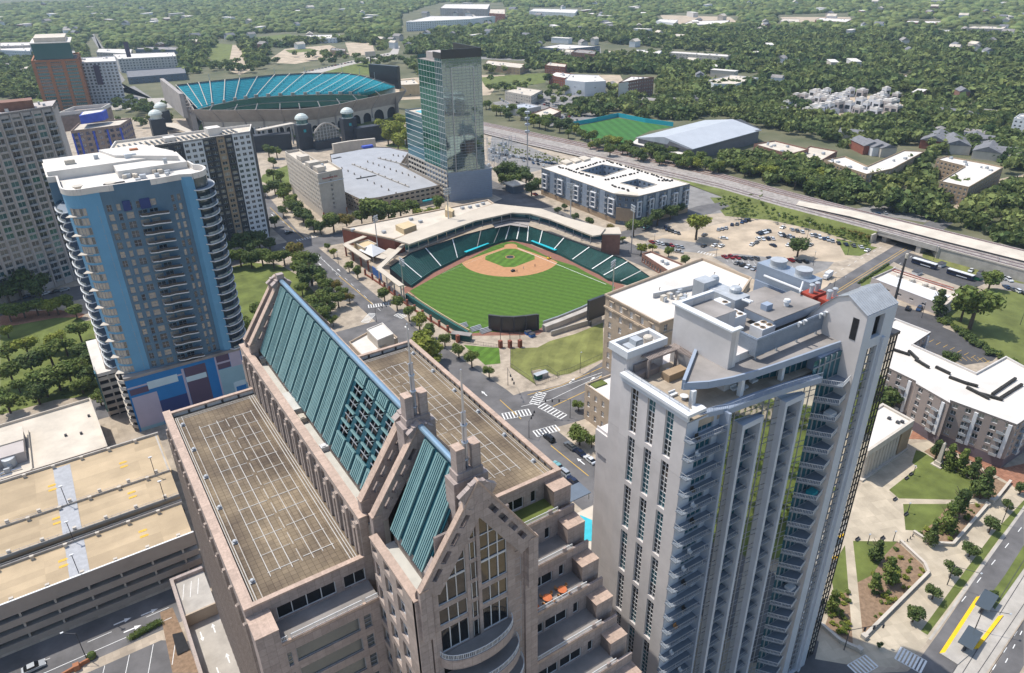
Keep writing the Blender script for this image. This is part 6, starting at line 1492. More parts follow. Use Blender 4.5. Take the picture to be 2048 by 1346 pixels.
def grey_apts():
    z=19
    px=[(1778,726),(1900,760),(2033,848),(2048,838),(2048,748),(2000,715),(1953,748),(1868,688),(1890,668),(1858,652),(1800,640)]
    P=[G(*p,z) for p in ((1770,732),(1832,762),(1832,767),(1900,806),(1900,800),(2034,849),(2090,812),(2100,760),(2012,712),(1952,745),(1826,688),(1862,664),(1790,636),(1780,640))]
    P=ccw([Vector(p[:2]) for p in P])
    T=thing('apartment_building','grey and white apartment building with a sprawling white roof','apartment building',(P[0].x,P[0].y,0)); W=Wins(T)
    m=MB(); lo=MB()
    for k in range(len(P)):
        a,b=P[k],P[(k+1)%len(P)]; L=(b-a).length
        if faces_cam(a,b) and L>5:
            facade(m,W,a,b,4,z,5,max(1,int(L/3.7)),1.9,1.8,sill=.8,style='s21',gls=('glass_grey','glass_dark','glass_blind'),fr='frame_white',m1=.5); lo.q((a.x,a.y,0),(b.x,b.y,0),(b.x,b.y,4),(a.x,a.y,4))
            U=V3(b.x-a.x,b.y-a.y,0).normalized();N=U.cross(Z3); n=max(1,int(L/9))
            for i in range(n):
                if L>12:
                    b_=MB(); u=L*(i+.85)/n; b_.bx(V3(a.x,a.y,0),U,Z3,N,u-.6,4,0,u+.6,z-1,.5); b_.obj('white_pilaster','bw_white',T)
                    for j in range(4): b_=MB(); b_.bx(V3(a.x,a.y,0),U,Z3,N,u-3.2,4.3+j*3.1,0,u-.8,4.5+j*3.1,1.3); b_.bx(V3(a.x,a.y,0),U,Z3,N,u-3.2,4.5+j*3.1,1.2,u-.8,5.4+j*3.1,1.3); b_.obj('balcony','metal_grey',T)
        else: m.q((a.x,a.y,0),(b.x,b.y,0),(b.x,b.y,z),(a.x,a.y,z))
    m.obj('wall','taupe',T); lo.obj('brick_base','purple_brick',T); MB().prism(inset(P,.4),4,z-.8).obj('roof','roof_white',T); c=MB(); c.wallring(P,.5,z-.8,z+.1); c.obj('parapet','taupe_light',T)
    for (p,q,n) in (((1782,700),(1820,712),10),((1818,705),(1836,722),8),((1832,722),(1858,738),10),((1873,737),(1900,750),10),((1900,757),(1935,770),12),((1930,768),(1955,775),8),((1935,778),(1978,800),14),((1960,790),(2005,802),14),((1985,790),(2032,758),16),((1998,800),(2045,770),14)):
        a=G(*p,z-.8);b=G(*q,z-.8)
        for i in range(n): c=a.lerp(b,i/n); 
        for i in range(n):
            c=a.lerp(b,i/n)
            if inpoly(c.x,c.y,P): MB().box(c.x-.45,c.y-.45,z-.8,c.x+.45,c.y+.45,z+.25).obj('condenser_unit','unit_black',T)
    W.done()
grey_apts()
# low commercial building with white strip roof
T,_=building('commercial_building','single-storey grey building with a white strip roof beside the two buses','building',GS([(1743,556),(1890,612),(1923,584),(1790,535)],6),6,fl=5,bay=7,ww=2.2,wh=1.2,sill=2.2,wall='tower_grey',roof='roof_cream')
P=[G(*p,5.3) for p in ((1752,560),(1880,608),(1900,592),(1775,547))]; MB().q(*P[::-1]).obj('white_roof_strip','white_paint',T)
for i,(x,y) in enumerate(((1798,553),(1824,562),(1850,571),(1864,576))): c=G(x,y,5.4); m=MB(); m.lathe(c.x,c.y,[(1.6,5.2),(1.6,6.6),(1.0,6.9)],8); m.obj('rooftop_unit','unit_tan',T)
m=MB(); [m.tube(G(*a,6.6),G(*b,6.6),.22,4) for a,b in (((1786,538),(1908,576)),((1784,541),(1905,580)))]; m.obj('roof_pipe','red_machine',T)
# generic buildings: name, label, roof pixels, height, wall, roof, floor height, bay
BL=[
('office_wing','beige brick office building in an L shape, left of the two beyond the railway',[(1648,320),(1733,348),(1785,337),(1850,302),(1808,300),(1735,332),(1690,312)],14,'stone_tan','roof_white',3.4,3.6),
('office_wing','beige brick office building in an L shape, right of the two beyond the railway',[(1873,318),(1930,332),(1880,362),(1938,374),(2007,334),(1965,325),(1893,312)],14,'stone_tan','roof_white',3.4,3.6),
('warehouse','dark brown flat-roofed hall nearest the practice bubble hall',[(1508,288),(1578,308),(1618,298),(1550,281)],9,'brick_brown','roof_cream',4,6),
('warehouse','low dark brown hall extension with pale roof among the trees',[(1578,318),(1640,322),(1675,302),(1620,292)],6,'brick_brown','roof_cream',4,6),
('apartment_block','white apartment block at the right frame edge above the trees',[(2028,236),(2060,240),(2060,226),(2040,228)],20,'bw_white','roof_white',4,4),
('brick_office','red brick six-storey office block with a dark glass corner',[(1237,165),(1278,158),(1308,154),(1262,152)],22,'brick_brown','roof_white',4,4.5),
('warehouse','white ribbed warehouse block left of the red brick office',[(1130,160),(1170,164),(1212,162),(1196,150),(1140,148)],18,'bw_white','roof_white',9,30),
('brick_office','long low red brick building behind the white warehouse',[(1098,150),(1130,156),(1150,148),(1112,143)],12,'brick_red','roof_white',4,5),
('brick_office','small square red brick building beside the freeway',[(1090,130),(1130,134),(1134,128),(1098,124)],12,'brick_red','roof_cream',4,4),
('parking_garage','pale grey parking deck with dark openings near the brick buildings',[(1010,182),(1062,192),(1085,180),(1032,173)],12,'stone_pale','roof_cream',3.5,5),
('workshop','low white metal workshop with blue-grey roof by the glass tower',[(996,213),(1040,220),(1082,212),(1050,206)],7,'taupe_light','roof_metal',6,8),
('workshop','brown flat-roofed shop beside the packed car park',[(1060,228),(1092,236),(1122,222),(1100,214)],7,'brick_brown','roof_cream',4,5),
('sports_hall','pale sports hall with long roof behind the glass tower',[(968,128),(1040,136),(1058,128),(975,120)],10,'stone_tan','roof_cream',5,8),
('apartment_block','long white and tan apartment row at the forest edge',[(1338,105),(1455,113),(1462,109),(1345,102)],16,'stone_pale','roof_white',4,6),
('apartment_block','white courtyard apartment building among the trees, upper right',[(1415,160),(1428,167),(1470,168),(1517,155),(1465,150)],13,'bw_white','roof_cream',4,5),
('office_block','white modernist office block left of the dark brick mill',[(1117,101),(1142,105),(1150,100),(1126,97)],14,'stone_pale','roof_cream',4,6),
('office_block','dark brick mill-like office beside the main road',[(1144,104),(1190,108),(1192,101),(1155,98)],16,'brick_brown','roof_grey',4,4),
('apartment_block','dark townhouse row with ragged roofs near the mill',[(1080,94),(1130,98),(1200,92),(1120,88)],14,'slate','roof_white',4,4),
('apartment_block','white apartment complex at the far forest skyline, centre',[(1058,22),(1150,26),(1156,19),(1068,17)],18,'bw_white','roof_white',4,6),
('apartment_block','largest grey apartment complex on the horizon left of centre',[(880,16),(975,18),(980,8),(890,8)],22,'tower_grey','roof_white',4,6),
('apartment_block','pale apartment complex stepping down the hill left of centre',[(812,44),(940,38),(990,32),(860,32)],22,'bw_white','roof_white',4,6),
('brick_office','far red-brown block right of the pale complex',[(978,26),(1010,28),(1010,18),(980,18)],24,'brick_red','roof_cream',4,6),
('warehouse','white-roofed warehouse in the far right clearing',[(1312,42),(1350,46),(1356,40),(1320,38)],10,'bw_white','roof_white',8,10),
('warehouse','long white-roofed warehouse in the far right clearing',[(1360,50),(1450,48),(1460,40),(1380,42)],9,'tower_grey','roof_white',8,10),
('warehouse','white depot roof near the far right frame edge',[(1812,44),(1880,47),(1882,42),(1815,41)],9,'brick_red','roof_white',8,10),
('warehouse','pale warehouse behind the far right trees',[(1630,40),(1692,44),(1705,38),(1640,35)],10,'brick_brown','roof_white',8,10),
('warehouse','long white warehouse left of the far right office',[(1560,42),(1598,46),(1600,38),(1565,37)],10,'tower_grey','roof_cream',8,10),
('office_block','grey office with columns at the far right forest edge',[(1934,56),(2005,58),(2014,53),(1945,52)],13,'tower_grey','roof_cream',4,8),
('warehouse','low white store roof in the far right trees',[(1850,65),(1915,64),(1925,60),(1860,60)],8,'bw_white','roof_white',8,10),
('school','low school roof with orange base in the right-hand forest',[(1787,157),(1833,157),(1834,150),(1790,149)],8,'brick_red','roof_cream',4,8),
('depot','low white depot beyond the red clay site',[(600,78),(672,76),(684,69),(612,70)],10,'bw_white','roof_white',6,8),
('warehouse','tan box warehouse beside the stadium video board',[(798,170),(840,168),(830,158),(798,160)],15,'trim_tan','roof_cream',15,40),
('brick_office','pale brick mid-rise along the far left road',[(192,104),(262,107),(264,98),(196,97)],9,'stone_pale','roof_white',4,8),
('warehouse','dark long shed at the far left trees',[(270,98),(385,100),(388,94),(275,93)],8,'slate','roof_grey',6,12),
('brick_office','small brown house-like block in far left trees',[(375,84),(400,84),(402,77),(378,77)],12,'brick_brown','roof_cream',4,6),
('mill_building','tan low mill block beside the clay building site',[(660,100),(690,102),(692,97),(664,95)],10,'stone_tan','roof_grey',5,9),
('office_block','low cream commercial block by the main road, upper centre',[(1210,105),(1245,108),(1250,103),(1216,101)],9,'trim_tan','roof_cream',4,8),
('apartment_block','white townhouse row with small gables, upper centre',[(1266,104),(1318,108),(1324,101),(1272,99)],12,'bw_white','roof_white',4,5),
('warehouse','cream workshop beside the dark sheds at far left',[(40,140),(90,142),(92,132),(44,131)],8,'stone_pale','roof_cream',4,9),
('warehouse','brown flat shop near the left edge car park',[(0,128),(48,132),(50,124),(0,121)],8,'brick_brown','roof_grey',4,9),
('office_block','white office row at the left frame edge',[(0,100),(60,102),(62,94),(0,92)],18,'bw_white','roof_white',4,6)]
for nm,lab,px,z,wl,rf,fl,bay in BL:
    d=px_of(G(px[0][0],px[0][1],z))[2]
    building(nm,lab,{'warehouse':'warehouse','parking_garage':'parking garage'}.get(nm,'building'),GS(px,z),z,fl=fl,bay=bay,ww=min(2.2,bay*.45) if d<1200 else bay*.45,wh=1.7,wall=wl,roof=rf,units=6 if d<900 else 3,lim=60,gls=('glass_dark','glass_grey'),coping=d<900)
def bubble():
    T=thing('practice_hall','huge grey sports practice hall with a shallow pitched metal roof','sports hall',tuple(G(1390,290,0)))
    z=11; A,B,C,D=G(1271,274,z),G(1385,299,z),G(1521,261,z),G(1465,239,z)
    A2=G(1271,274,z);E1=G(1328,272,z+5);E2=G(1409,238,z+5)
    r=MB(); n=10
    D=G(1409,240,z); 
    A_,B_=G(1272,275,12),G(1386,298,12); C_,D_=G(1523,260,12),G(1410,240,12)
    M1=(A_+B_)/2+Z3*5.5; M2=(C_+D_)/2+Z3*5.5
    r.q(B_,C_,M2,M1); r.q(M1,M2,D_,A_); i=len(r.v); dn=Z3*.6; r.q(B_-dn,C_-dn,C_,B_); r.q(A_-dn,B_-dn,B_,M1,A_); r.obj('metal_roof','roof_metal',T)
    w=MB(); P=[Vector(p[:2]) for p in (A_,B_,C_,D_)]; Q=inset(ccw(P),1.5); w.prism(Q,0,11.2); w.q(A_-dn*2+V3(1,1,0),B_-dn*2+V3(-1,1,0),M1-dn*2+V3(0,2,0)); w.obj('wall','slate' if False else 'metal_dark2',T)
    P2=[Vector(p[:2]) for p in GS([(1264,286),(1375,312),(1388,302),(1275,278)],7)]; m=MB(); m.prism(ccw(P2),0,6.6); m.obj('front_annex','metal_dark2',T); m=MB(); m.prism(inset(ccw(P2),-.3),6.6,7.1); m.obj('annex_roof','roof_white',T)
    for p,q in (((1306,288),(1334,294)),((1341,296),(1372,303))): m=MB(); m.path([G(*p,7),G(*q,7)],4,7,9.4); m.obj('rooftop_unit','dome_pale',T)
    g=MB(); g.q(G(1278,281,7.2),G(1380,301,7.2),G(1380,301,7.2)+Z3*3.6,G(1278,281,7.2)+Z3*3.6); g.obj('clerestory','glass_grey',T)
    m=MB(); m.q(*[p+Z3*.08 for p in (G(1481,238,12.5),G(1523,259,12.2),G(1512,262,12.3),G(1462,241,14.5))]); m.obj('roof_vent_grid','metal_dark',T)
mat('metal_dark2',(.16,.155,.165),.6,.08,.2); mat('teal_fence',(.02,.36,.45),.6,.1,1)
bubble()
t=thing('field_shelter','long white shelter roof beside the practice pitch','shelter',tuple(G(1205,290,0))); m=MB(); m.path([G(1186,284,4),G(1228,290,4)],9,3.7,4.1); m.obj('roof','roof_metal',t)
for p in ((1186,286),(1208,290),(1228,293)): c=G(*p); MB().box(c.x-.2,c.y-.2,0,c.x+.2,c.y+.2,3.7).obj('post','steel',t)
t=thing('screen_fence','teal windscreen fence around the practice pitch','fence',tuple(G(1230,235,0))); m=MB(); m.path([G(1142,252),G(1180,246),G(1236,234),G(1290,245),G(1346,253)],.4,0,4.5); m.obj('windscreen','teal_fence',t)
t=thing('pavilion','small dark-walled kiosk with pale hip roof beside the apartment block','kiosk',tuple(G(1030,385,0))); c=G(1030,383); m=MB(); m.box(c.x-5,c.y-5,0,c.x+5,c.y+5,6); m.obj('wall','slate',t); m=MB(); m.box(c.x-6.5,c.y-6.5,6,c.x+6.5,c.y+6.5,6.8); m.q((c.x-6.5,c.y-6.5,6.8),(c.x+6.5,c.y-6.5,6.8),(c.x,c.y,9.5)); m.q((c.x+6.5,c.y-6.5,6.8),(c.x+6.5,c.y+6.5,6.8),(c.x,c.y,9.5)); m.q((c.x+6.5,c.y+6.5,6.8),(c.x-6.5,c.y+6.5,6.8),(c.x,c.y,9.5)); m.q((c.x-6.5,c.y+6.5,6.8),(c.x-6.5,c.y-6.5,6.8),(c.x,c.y,9.5)); m.obj('roof','roof_cream',t)
# small white pavilion behind the granite tower, brick ticket building
T,_=building('bank_branch','small white-roofed single-storey building beside the street crossing','building',GS([(698,684),(728,716),(795,675),(765,648)],5),5,fl=5,bay=5,ww=2,wh=2,wall='stone_beige',roof='roof_white')
P=ccw([Vector(p[:2]) for p in GS([(733,658),(755,680),(787,667),(765,645)],9)]); MB().prism(P,0,8.4).obj('upper_box','stone_pale',T); m=MB(); m.wallring(P,.4,8.4,9); m.obj('upper_parapet','roof_white',T); MB().prism(inset(P,.3),8.4,8.5).obj('upper_roof','roof_white',T)
building('ticket_building','low red brick building with a white roof along the right-field plaza','building',GS([(1284,507),(1336,541),(1370,530),(1302,502)],5.5),5.5,fl=5.5,bay=3,ww=1.6,wh=2.6,wall='brick_brown',roof='roof_white',units=2)
# houses in the trees
def house(x,y,s,rot,h,wall,roof,lab,grp):
    c=G(x,y); T=thing('house',lab,'house',(c.x,c.y,0),grp); u=V3(math.cos(rot),math.sin(rot),0);v=V3(-u.y,u.x,0); L,Wd=s*1.3,s*.8
    m=MB(); m.bx(c,u,v,Z3,-L/2,-Wd/2,0,L/2,Wd/2,h); m.obj('wall',wall,T); r=MB(); e=.5
    a=[c+u*(i*(L/2+e))+v*(j*(Wd/2+e))+Z3*h for i,j in ((-1,-1),(1,-1),(1,1),(-1,1))]; p=c-u*(L/2+e)+Z3*(h+Wd*.22); q=c+u*(L/2+e)+Z3*(h+Wd*.22)
    r.q(a[0],a[1],q,p); r.q(a[2],a[3],p,q); r.q(a[1],a[2],q); r.q(a[3],a[0],p); r.obj('roof',roof,T)
    return T
for i,(x,y,s,h) in enumerate(((1700,278,20,7),(1728,302,26,8),(1745,306,22,8),(1762,308,22,8),(1870,292,34,8),(1905,300,34,8),(1944,290,20,9),(1960,294,18,9),(1975,312,34,7),(2010,318,26,7),(2030,322,24,7),(1875,276,12,9),(1945,282,16,9),(1665,235,14,8),(1540,120,18,6),(1600,130,16,6),(1690,116,22,6),(1700,128,20,6),(1742,180,20,6),(1890,232,20,6),(1935,238,20,6),(1970,234,18,6),(1220,175,14,6),(1330,205,18,6),(1350,210,20,6),(1390,205,18,6),(1420,212,18,6),(1405,222,18,6),(1190,218,20,6),(1300,210,18,6),(1255,215,20,6),(1455,205,16,6))):
    house(x,y,s*.8,R(random.choice((20,35,110,60))),h,random.choice(('bw_white','taupe_light','stone_pale','brick_red')),random.choice(('shingle','shingle','roof_grey')),'%s-roofed house showing among the trees %s'%(('grey','pale')[i%2],'beyond the beige offices' if y>260 else 'right of the practice hall' if x>1500 else 'behind the practice pitch'),'houses among the trees')
rr=random.Random(3)
for i in range(64):
    x=1560+rr.random()*240; y=192+rr.random()*44
    if abs((y-214)-(x-1680)*.02)>24 or (x<1610 and y<200): continue
    c=G(x,y); T=thing('townhouse','white cube townhouse in the dense white cluster right of centre','townhouse',(c.x,c.y,0),'white townhouses in a cluster'); w=rr.uniform(6,12); d=rr.uniform(6,9); h=rr.uniform(8,12)
    m=MB(); m.box(c.x-w/2,c.y-d/2,0,c.x+w/2,c.y+d/2,h); m.obj('wall','bw_white' if i%3 else 'tower_grey',T); m=MB(); m.wallring([(c.x-w/2,c.y-d/2),(c.x+w/2,c.y-d/2),(c.x+w/2,c.y+d/2),(c.x-w/2,c.y+d/2)],.5,h-.1,h+.8); m.box(c.x-w/4,c.y-d/4,h,c.x+w/4,c.y+d/4,h+2); m.obj('roof_terrace','roof_white',T)
    m=MB(); m.box(c.x-w/2-.05,c.y-d/3,h*.35,c.x-w/2,c.y+d/3,h*.75); m.box(c.x-w/3,c.y-d/2-.05,h*.35,c.x+w/3,c.y-d/2,h*.75); m.obj('window','glass_dark',T)
# houses and flat-roofed sheds scattered through the far woods
HZ=[]
rr=random.Random(77)
def far_houses():
    k=0
    while k<150:
        x=rr.uniform(-20,2060); y=rr.choice((rr.uniform(6,60),rr.uniform(30,110),rr.uniform(60,200)))
        if y>100 and x<1320: continue
        k+=1; c=G(x,y); d=px_of(c)[2]; s=rr.uniform(8,16)+d*.004; rot=rr.choice((.3,1.2,1.9,.8)); big=rr.random()<.3
        HZ.append((c.x,c.y,s*1.1)); u=V3(math.cos(rot),math.sin(rot),0);v=V3(-u.y,u.x,0)
        T=thing('shed' if big else 'house','%s roof showing in a gap of the far woods'%('flat white' if big else 'pitched grey'),'shed' if big else 'house',(c.x,c.y,0),'flat white roofs in the far woods' if big else 'pitched roofs in the far woods'); h=rr.uniform(9,12); L=s*(2 if big else 1)
        MB().bx(c,u,v,Z3,-L/2,-s/3,0,L/2,s/3,h).obj('wall',rr.choice(('bw_white','stone_pale','brick_brown','taupe_light')),T)
        if big: MB().bx(c,u,v,Z3,-L/2-.4,-s/3-.4,h,L/2+.4,s/3+.4,h+.5).obj('roof','roof_white',T)
        else:
            r=MB(); a=[c+u*(i*(L/2+.5))+v*(j*(s/3+.5))+Z3*h for i,j in ((-1,-1),(1,-1),(1,1),(-1,1))]; p=(a[0]+a[3])/2+Z3*s*.22; q=(a[1]+a[2])/2+Z3*s*.22
            r.q(a[0],a[1],q,p); r.q(a[2],a[3],p,q); r.q(a[1],a[2],q); r.q(a[3],a[0],p); r.obj('roof',rr.choice(('roof_grey','shingle','roof_cream')),T)
far_houses()
# ================================================================== ground, streets, parks, railway
b=MB(); b.q((-9000,-9000,0),(16000,-9000,0),(16000,16000,0),(-9000,16000,0)); o=b.obj('ground','ground_forest'); o['kind']='structure'
def PS(name,px,m,z,**k): return sheet(name,[G(x,y,0) for x,y in px],z,m,**k)
sheet('pavement',[(-420,-300),(430,-300),(440,150),(436,420),(400,690),(330,800),(90,1000),(-300,900)],.006,'concrete_walk')
# streets
sheet('street',[(120.5,-100),(140,-100),(140.5,222),(134.6,300),(134.3,430),(134.2,480),(141,560),(150,640),(165,760),(155,762),(128,640),(121,560),(121,300),(120,222)],.012,'asphalt')
sheet('street',[(-200,187),(-200,170.5),(0,171.5),(0,186)],.014,'asphalt')
sheet('street',[(-300,298),(-300,316),(121,316),(121,298)],.016,'asphalt')
sheet('street',[(-260,436),(-260,458),(121,458),(121,436)],.016,'asphalt')
sheet('street',[(134.2,436),(134.2,456),(160,456),(252,440),(300,460),(305,440),(250,425)],.016,'asphalt')
PS('street',[(1050,783),(1085,779),(1120,770),(1160,753),(1204,724),(1260,690),(1300,640),(1400,640),(1300,720),(1240,790),(1170,838),(1130,850),(1110,855),(1095,862),(1060,840),(1000,800)],'asphalt',.02)
PS('street',[(960,350),(1010,372),(1060,392),(1105,415),(1180,447),(1245,478),(1320,515),(1400,545),(1490,590),(1620,640),(1600,660),(1460,610),(1360,565),(1255,520),(1200,485),(1120,450),(1060,425),(1000,395),(950,372)],'asphalt',.018)
PS('street',[(1240,478),(1300,462),(1360,442),(1420,428),(1460,412),(1445,404),(1395,412),(1340,430),(1270,455),(1230,467)],'asphalt',.022)
PS('street',[(1612,598),(1700,545),(1780,497),(1860,440),(1985,372),(2012,378),(1900,450),(1842,492),(1800,515),(1730,565),(1660,625)],'asphalt',.024)
PS('street',[(1770,1380),(1830,1330),(1880,1262),(1960,1143),(2048,1010),(2048,1120),(1905,1346),(1890,1380)],'asphalt',.014)
PS('street',[(1960,1380),(2048,1240),(2048,1330),(2020,1380)],'asphalt',.014)
PS('street',[(1545,1430),(1632,1318),(1680,1346),(1760,1346),(1835,1342),(1880,1346),(1860,1430)],'asphalt',.02)
PS('tram_bed',[(1890,1380),(1905,1346),(2048,1120),(2048,1235),(1950,1380)],'concrete',.02)
PS('pavement',[(1270,498),(1290,490),(1420,530),(1560,570),(1640,545),(1690,555),(1560,625),(1440,585),(1340,560)],'concrete_plaza' if False else 'dirt_pale',.008)
# car parks
PS('parking_lot',[(1285,478),(1330,470),(1420,452),(1490,437),(1540,442),(1640,465),(1745,495),(1690,520),(1640,530),(1560,523),(1420,505),(1330,500)],'dirt_pale',.014)
PS('parking_lot',[(1290,488),(1325,476),(1400,486),(1440,500),(1400,506),(1330,500)],'asphalt_light',.018)
PS('parking_lot',[(1425,514),(1470,507),(1560,517),(1668,524),(1655,538),(1560,575),(1500,556)],'asphalt_light',.016)
PS('parking_lot',[(1100,395),(1380,360),(1480,395),(1450,425),(1385,432),(1290,460)],'asphalt_light',.008)
PS('parking_lot',[(1800,500),(1850,515),(1935,545),(1972,566),(1942,580),(1800,530),(1780,520)],'asphalt_dark',.014)
PS('parking_lot',[(1660,565),(1745,595),(1870,632),(1900,640),(1880,658),(1750,610),(1640,590)],'asphalt_dark',.014)
PS('parking_lot',[(1640,600),(1760,600),(2004,705),(1985,722),(1930,730),(1750,660)],'asphalt_dark',.017)
PS('parking_lot',[(1990,548),(2060,560),(2060,600),(2010,580)],'asphalt_light',.014)
PS('parking_lot',[(985,265),(1125,320),(1100,335),(1060,345),(975,320)],'asphalt_light',.009)
PS('parking_lot',[(1090,236),(1150,222),(1210,230),(1150,250),(1100,252)],'asphalt_light',.03)
PS('parking_lot',[(985,205),(1090,185),(1180,192),(1150,215),(1010,222)],'asphalt_light',.03)
PS('parking_lot',[(0,150),(60,146),(62,186),(0,192)],'asphalt_light',.03)
sheet('parking_lot',[(-60,150),(-60,168),(-8,168),(3,160),(3,130),(-60,120)],.016,'asphalt')
PS('parking_lot',[(640,185),(700,168),(880,150),(1010,150),(980,190),(800,200)],'dirt_pale',.02)
# lawns and fields
PS('lawn',[(420,545),(500,525),(560,530),(600,553),(640,597),(590,650),(520,705),(430,690)],'grass',.03)
PS('lawn',[(0,656),(60,645),(110,636),(155,634),(185,650),(180,690),(90,730),(0,760)],'grass',.03)
PS('footpath',[(0,632),(60,622),(120,620),(170,628),(160,638),(110,636),(60,645),(0,656)],'brick_paving',.028)
PS('park_ground',[(0,656),(190,640),(200,790),(110,800),(0,830)],'grass',.02)
PS('lawn',[(927,690),(998,696),(1001,727),(970,730),(944,706)],'grass_bright',.03)
PS('lawn',[(1021,697),(1075,695),(1100,682),(1150,668),(1206,645),(1206,718),(1140,747),(1115,752),(1080,738),(1062,742),(1072,770),(1021,735)],'grass_dry',.03)
PS('lawn',[(1885,632),(1975,575),(2060,588),(2060,780),(2040,735),(1990,705),(1930,680)],'grass_plain',.03)
PS('lawn',[(1672,477),(1755,495),(1720,512),(1690,510)],'grass',.03)
PS('verge',[(1420,395),(1550,395),(1640,420),(1745,480),(1740,495),(1640,462),(1540,440),(1450,432)],'grass_plain',.012)
PS('lawn',[(1720,560),(1775,530),(1788,534),(1742,572),(1722,572)],'grass',.03)
PS('lawn',[(1845,503),(1945,533),(2048,562),(2048,568),(1930,545),(1845,515)],'grass_dry',.03)
PS('practice_pitch',[(1146,254),(1235,236),(1345,254),(1300,262),(1271,275),(1262,300),(1238,296),(1185,280)],'field_far',.04)
PS('lawn',[(770,292),(790,284),(850,298),(850,305),(800,298)],'grass',.03)
PS('lawn',[(525,350),(575,330),(580,372),(545,372),(520,362)],'grass',.03)
PS('clearing',[(420,85),(475,90),(470,120),(440,140),(415,110)],'grass_plain',.04); PS('clearing',[(465,90),(478,90),(500,140),(480,150),(455,140)],'dirt_pale',.05)
PS('clearing',[(500,75),(580,68),(590,74),(510,86)],'grass',.04); PS('building_site',[(540,118),(570,98),(660,90),(700,108),(590,128),(555,126)],'dirt_pale',.04); PS('clearing',[(570,100),(620,97),(640,102),(580,106)],'grass_plain',.05)
PS('clearing',[(690,85),(745,86),(750,108),(700,112)],'dirt_pale',.04); PS('clearing',[(640,142),(745,122),(740,150),(700,150)],'grass',.04)
PS('clearing',[(960,155),(1100,145),(1090,165),(1020,178),(970,172)],'grass',.04); PS('clearing',[(1160,150),(1240,150),(1250,168),(1180,165)],'dirt_pale',.04)
PS('road',[(600,145),(640,138),(700,122),(780,105),(790,92),(800,92),(796,108),(700,130),(640,146)],'concrete',.05); PS('road',[(960,110),(1100,112),(1230,122),(1400,128),(1700,140),(1700,145),(1400,134),(1220,128),(960,118)],'asphalt_light',.05)
PS('road',[(1190,92),(1200,92),(1205,125),(1193,125)],'asphalt_light',.055); PS('road',[(228,180),(268,172),(310,200),(280,210),(240,165),(180,70),(188,68),(250,160)],'asphalt_light',.05)
PS('road',[(170,200),(355,195),(355,215),(180,222)],'concrete',.055); PS('road',[(1850,445),(1880,430),(1990,360),(2060,345),(2060,372),(2010,380)],'dirt_pale',.03)
PS('parking_lot',[(1700,420),(1800,400),(1880,425),(1850,445)],'asphalt_light',.03)
PS('lawn',[(60,200),(80,195),(120,196),(90,206)],'grass',.04)
PS('clearing',[(1320,30),(1460,34),(1480,48),(1340,56)],'dirt_pale',.04); PS('clearing',[(1560,34),(1700,34),(1710,48),(1580,52)],'dirt_pale',.04); PS('clearing',[(1560,195),(1810,190),(1800,240),(1600,240)],'dirt_pale',.04)
# courthouse green, plaza
PS('plaza',[(1690,1060),(1700,1000),(1740,940),(1810,890),(1870,880),(2048,985),(2060,1000),(1960,1143),(1840,1300),(1790,1335),(1700,1330),(1630,1318)],'concrete_plaza',.02)
PS('brick_forecourt',[(1818,878),(1870,880),(2060,990),(2060,960),(2000,930),(1860,850),(1825,862)],'brick_paving',.026)
PS('brick_forecourt',[(1990,940),(2080,920),(2080,990),(2040,985)],'brick_paving',.027)
PS('lawn',[(1832,900),(1848,905),(1900,938),(1950,962),(1942,985),(1925,1000),(1798,997),(1778,980),(1835,935),(1824,925)],'grass_dry' if False else 'grass',.032)
PS('lawn',[(1806,1008),(1900,1008),(1868,1045),(1845,1062),(1811,1060)],'grass',.032)
PS('flower_bed',[(1868,1045),(1900,1008),(1965,1008),(1974,1012),(1902,1090),(1865,1088),(1830,1067),(1845,1062)],'mulch',.032)
PS('flower_bed',[(1848,903),(1870,890),(2020,972),(2012,985),(1990,1000),(1945,995),(1955,962),(1900,935)],'mulch',.034)
PS('lawn',[(1706,1082),(1795,1083),(1770,1110),(1745,1150),(1715,1165)],'grass',.032)
PS('flower_bed',[(1715,1165),(1745,1150),(1770,1110),(1795,1083),(1845,1130),(1852,1145),(1735,1270),(1725,1265)],'mulch',.031)
PS('lawn',[(1690,1090),(1697,1180),(1670,1200),(1660,1140)],'grass',.032); PS('flower_bed',[(1670,1200),(1697,1180),(1706,1290),(1650,1250)],'mulch',.031)
PS('verge',[(2048,1000),(2052,1010),(2000,1075),(1930,1170),(1855,1270),(1842,1262),(1905,1175),(1985,1068)],'grass',.034)
PS('verge',[(2048,1090),(2060,1120),(2010,1190),(1975,1240),(1955,1225),(2010,1150)],'grass',.034)
PS('kerb',[(2056,1010),(1940,1172),(1862,1280),(1857,1278),(1935,1168),(2050,1008)],'paint_white' if False else 'concrete',.036)
for px in ([(1905,1346),(2048,1120)],[(1925,1346),(2055,1140)],[(1945,1362),(2060,1190)],[(1968,1362),(2060,1222)]):
    a,b_=G(*px[0]),G(*px[1]); m=MB(); m.path([a,b_],.14,0,.07); o=m.obj('tram_rail','metal_dark'); o['kind']='structure'
a,b_=G(1952,1195),G(1878,1308); sheet('platform_edge',[a,b_,b_+V3(1.5,-.7,0),a+V3(1.5,-.7,0)],.3,'tactile_yellow')
a,b_=G(1996,1233),G(1945,1300); sheet('platform_edge',[a,b_,b_+V3(1.5,-.7,0),a+V3(1.5,-.7,0)],.3,'tactile_yellow')
m=MB(); P=ccw([Vector(p[:2]) for p in GS([(1960,1190),(2000,1232),(1950,1300),(1915,1330),(1880,1308)])]); m.prism(P,0,.28); o=m.obj('tram_platform','concrete'); o['kind']='structure'
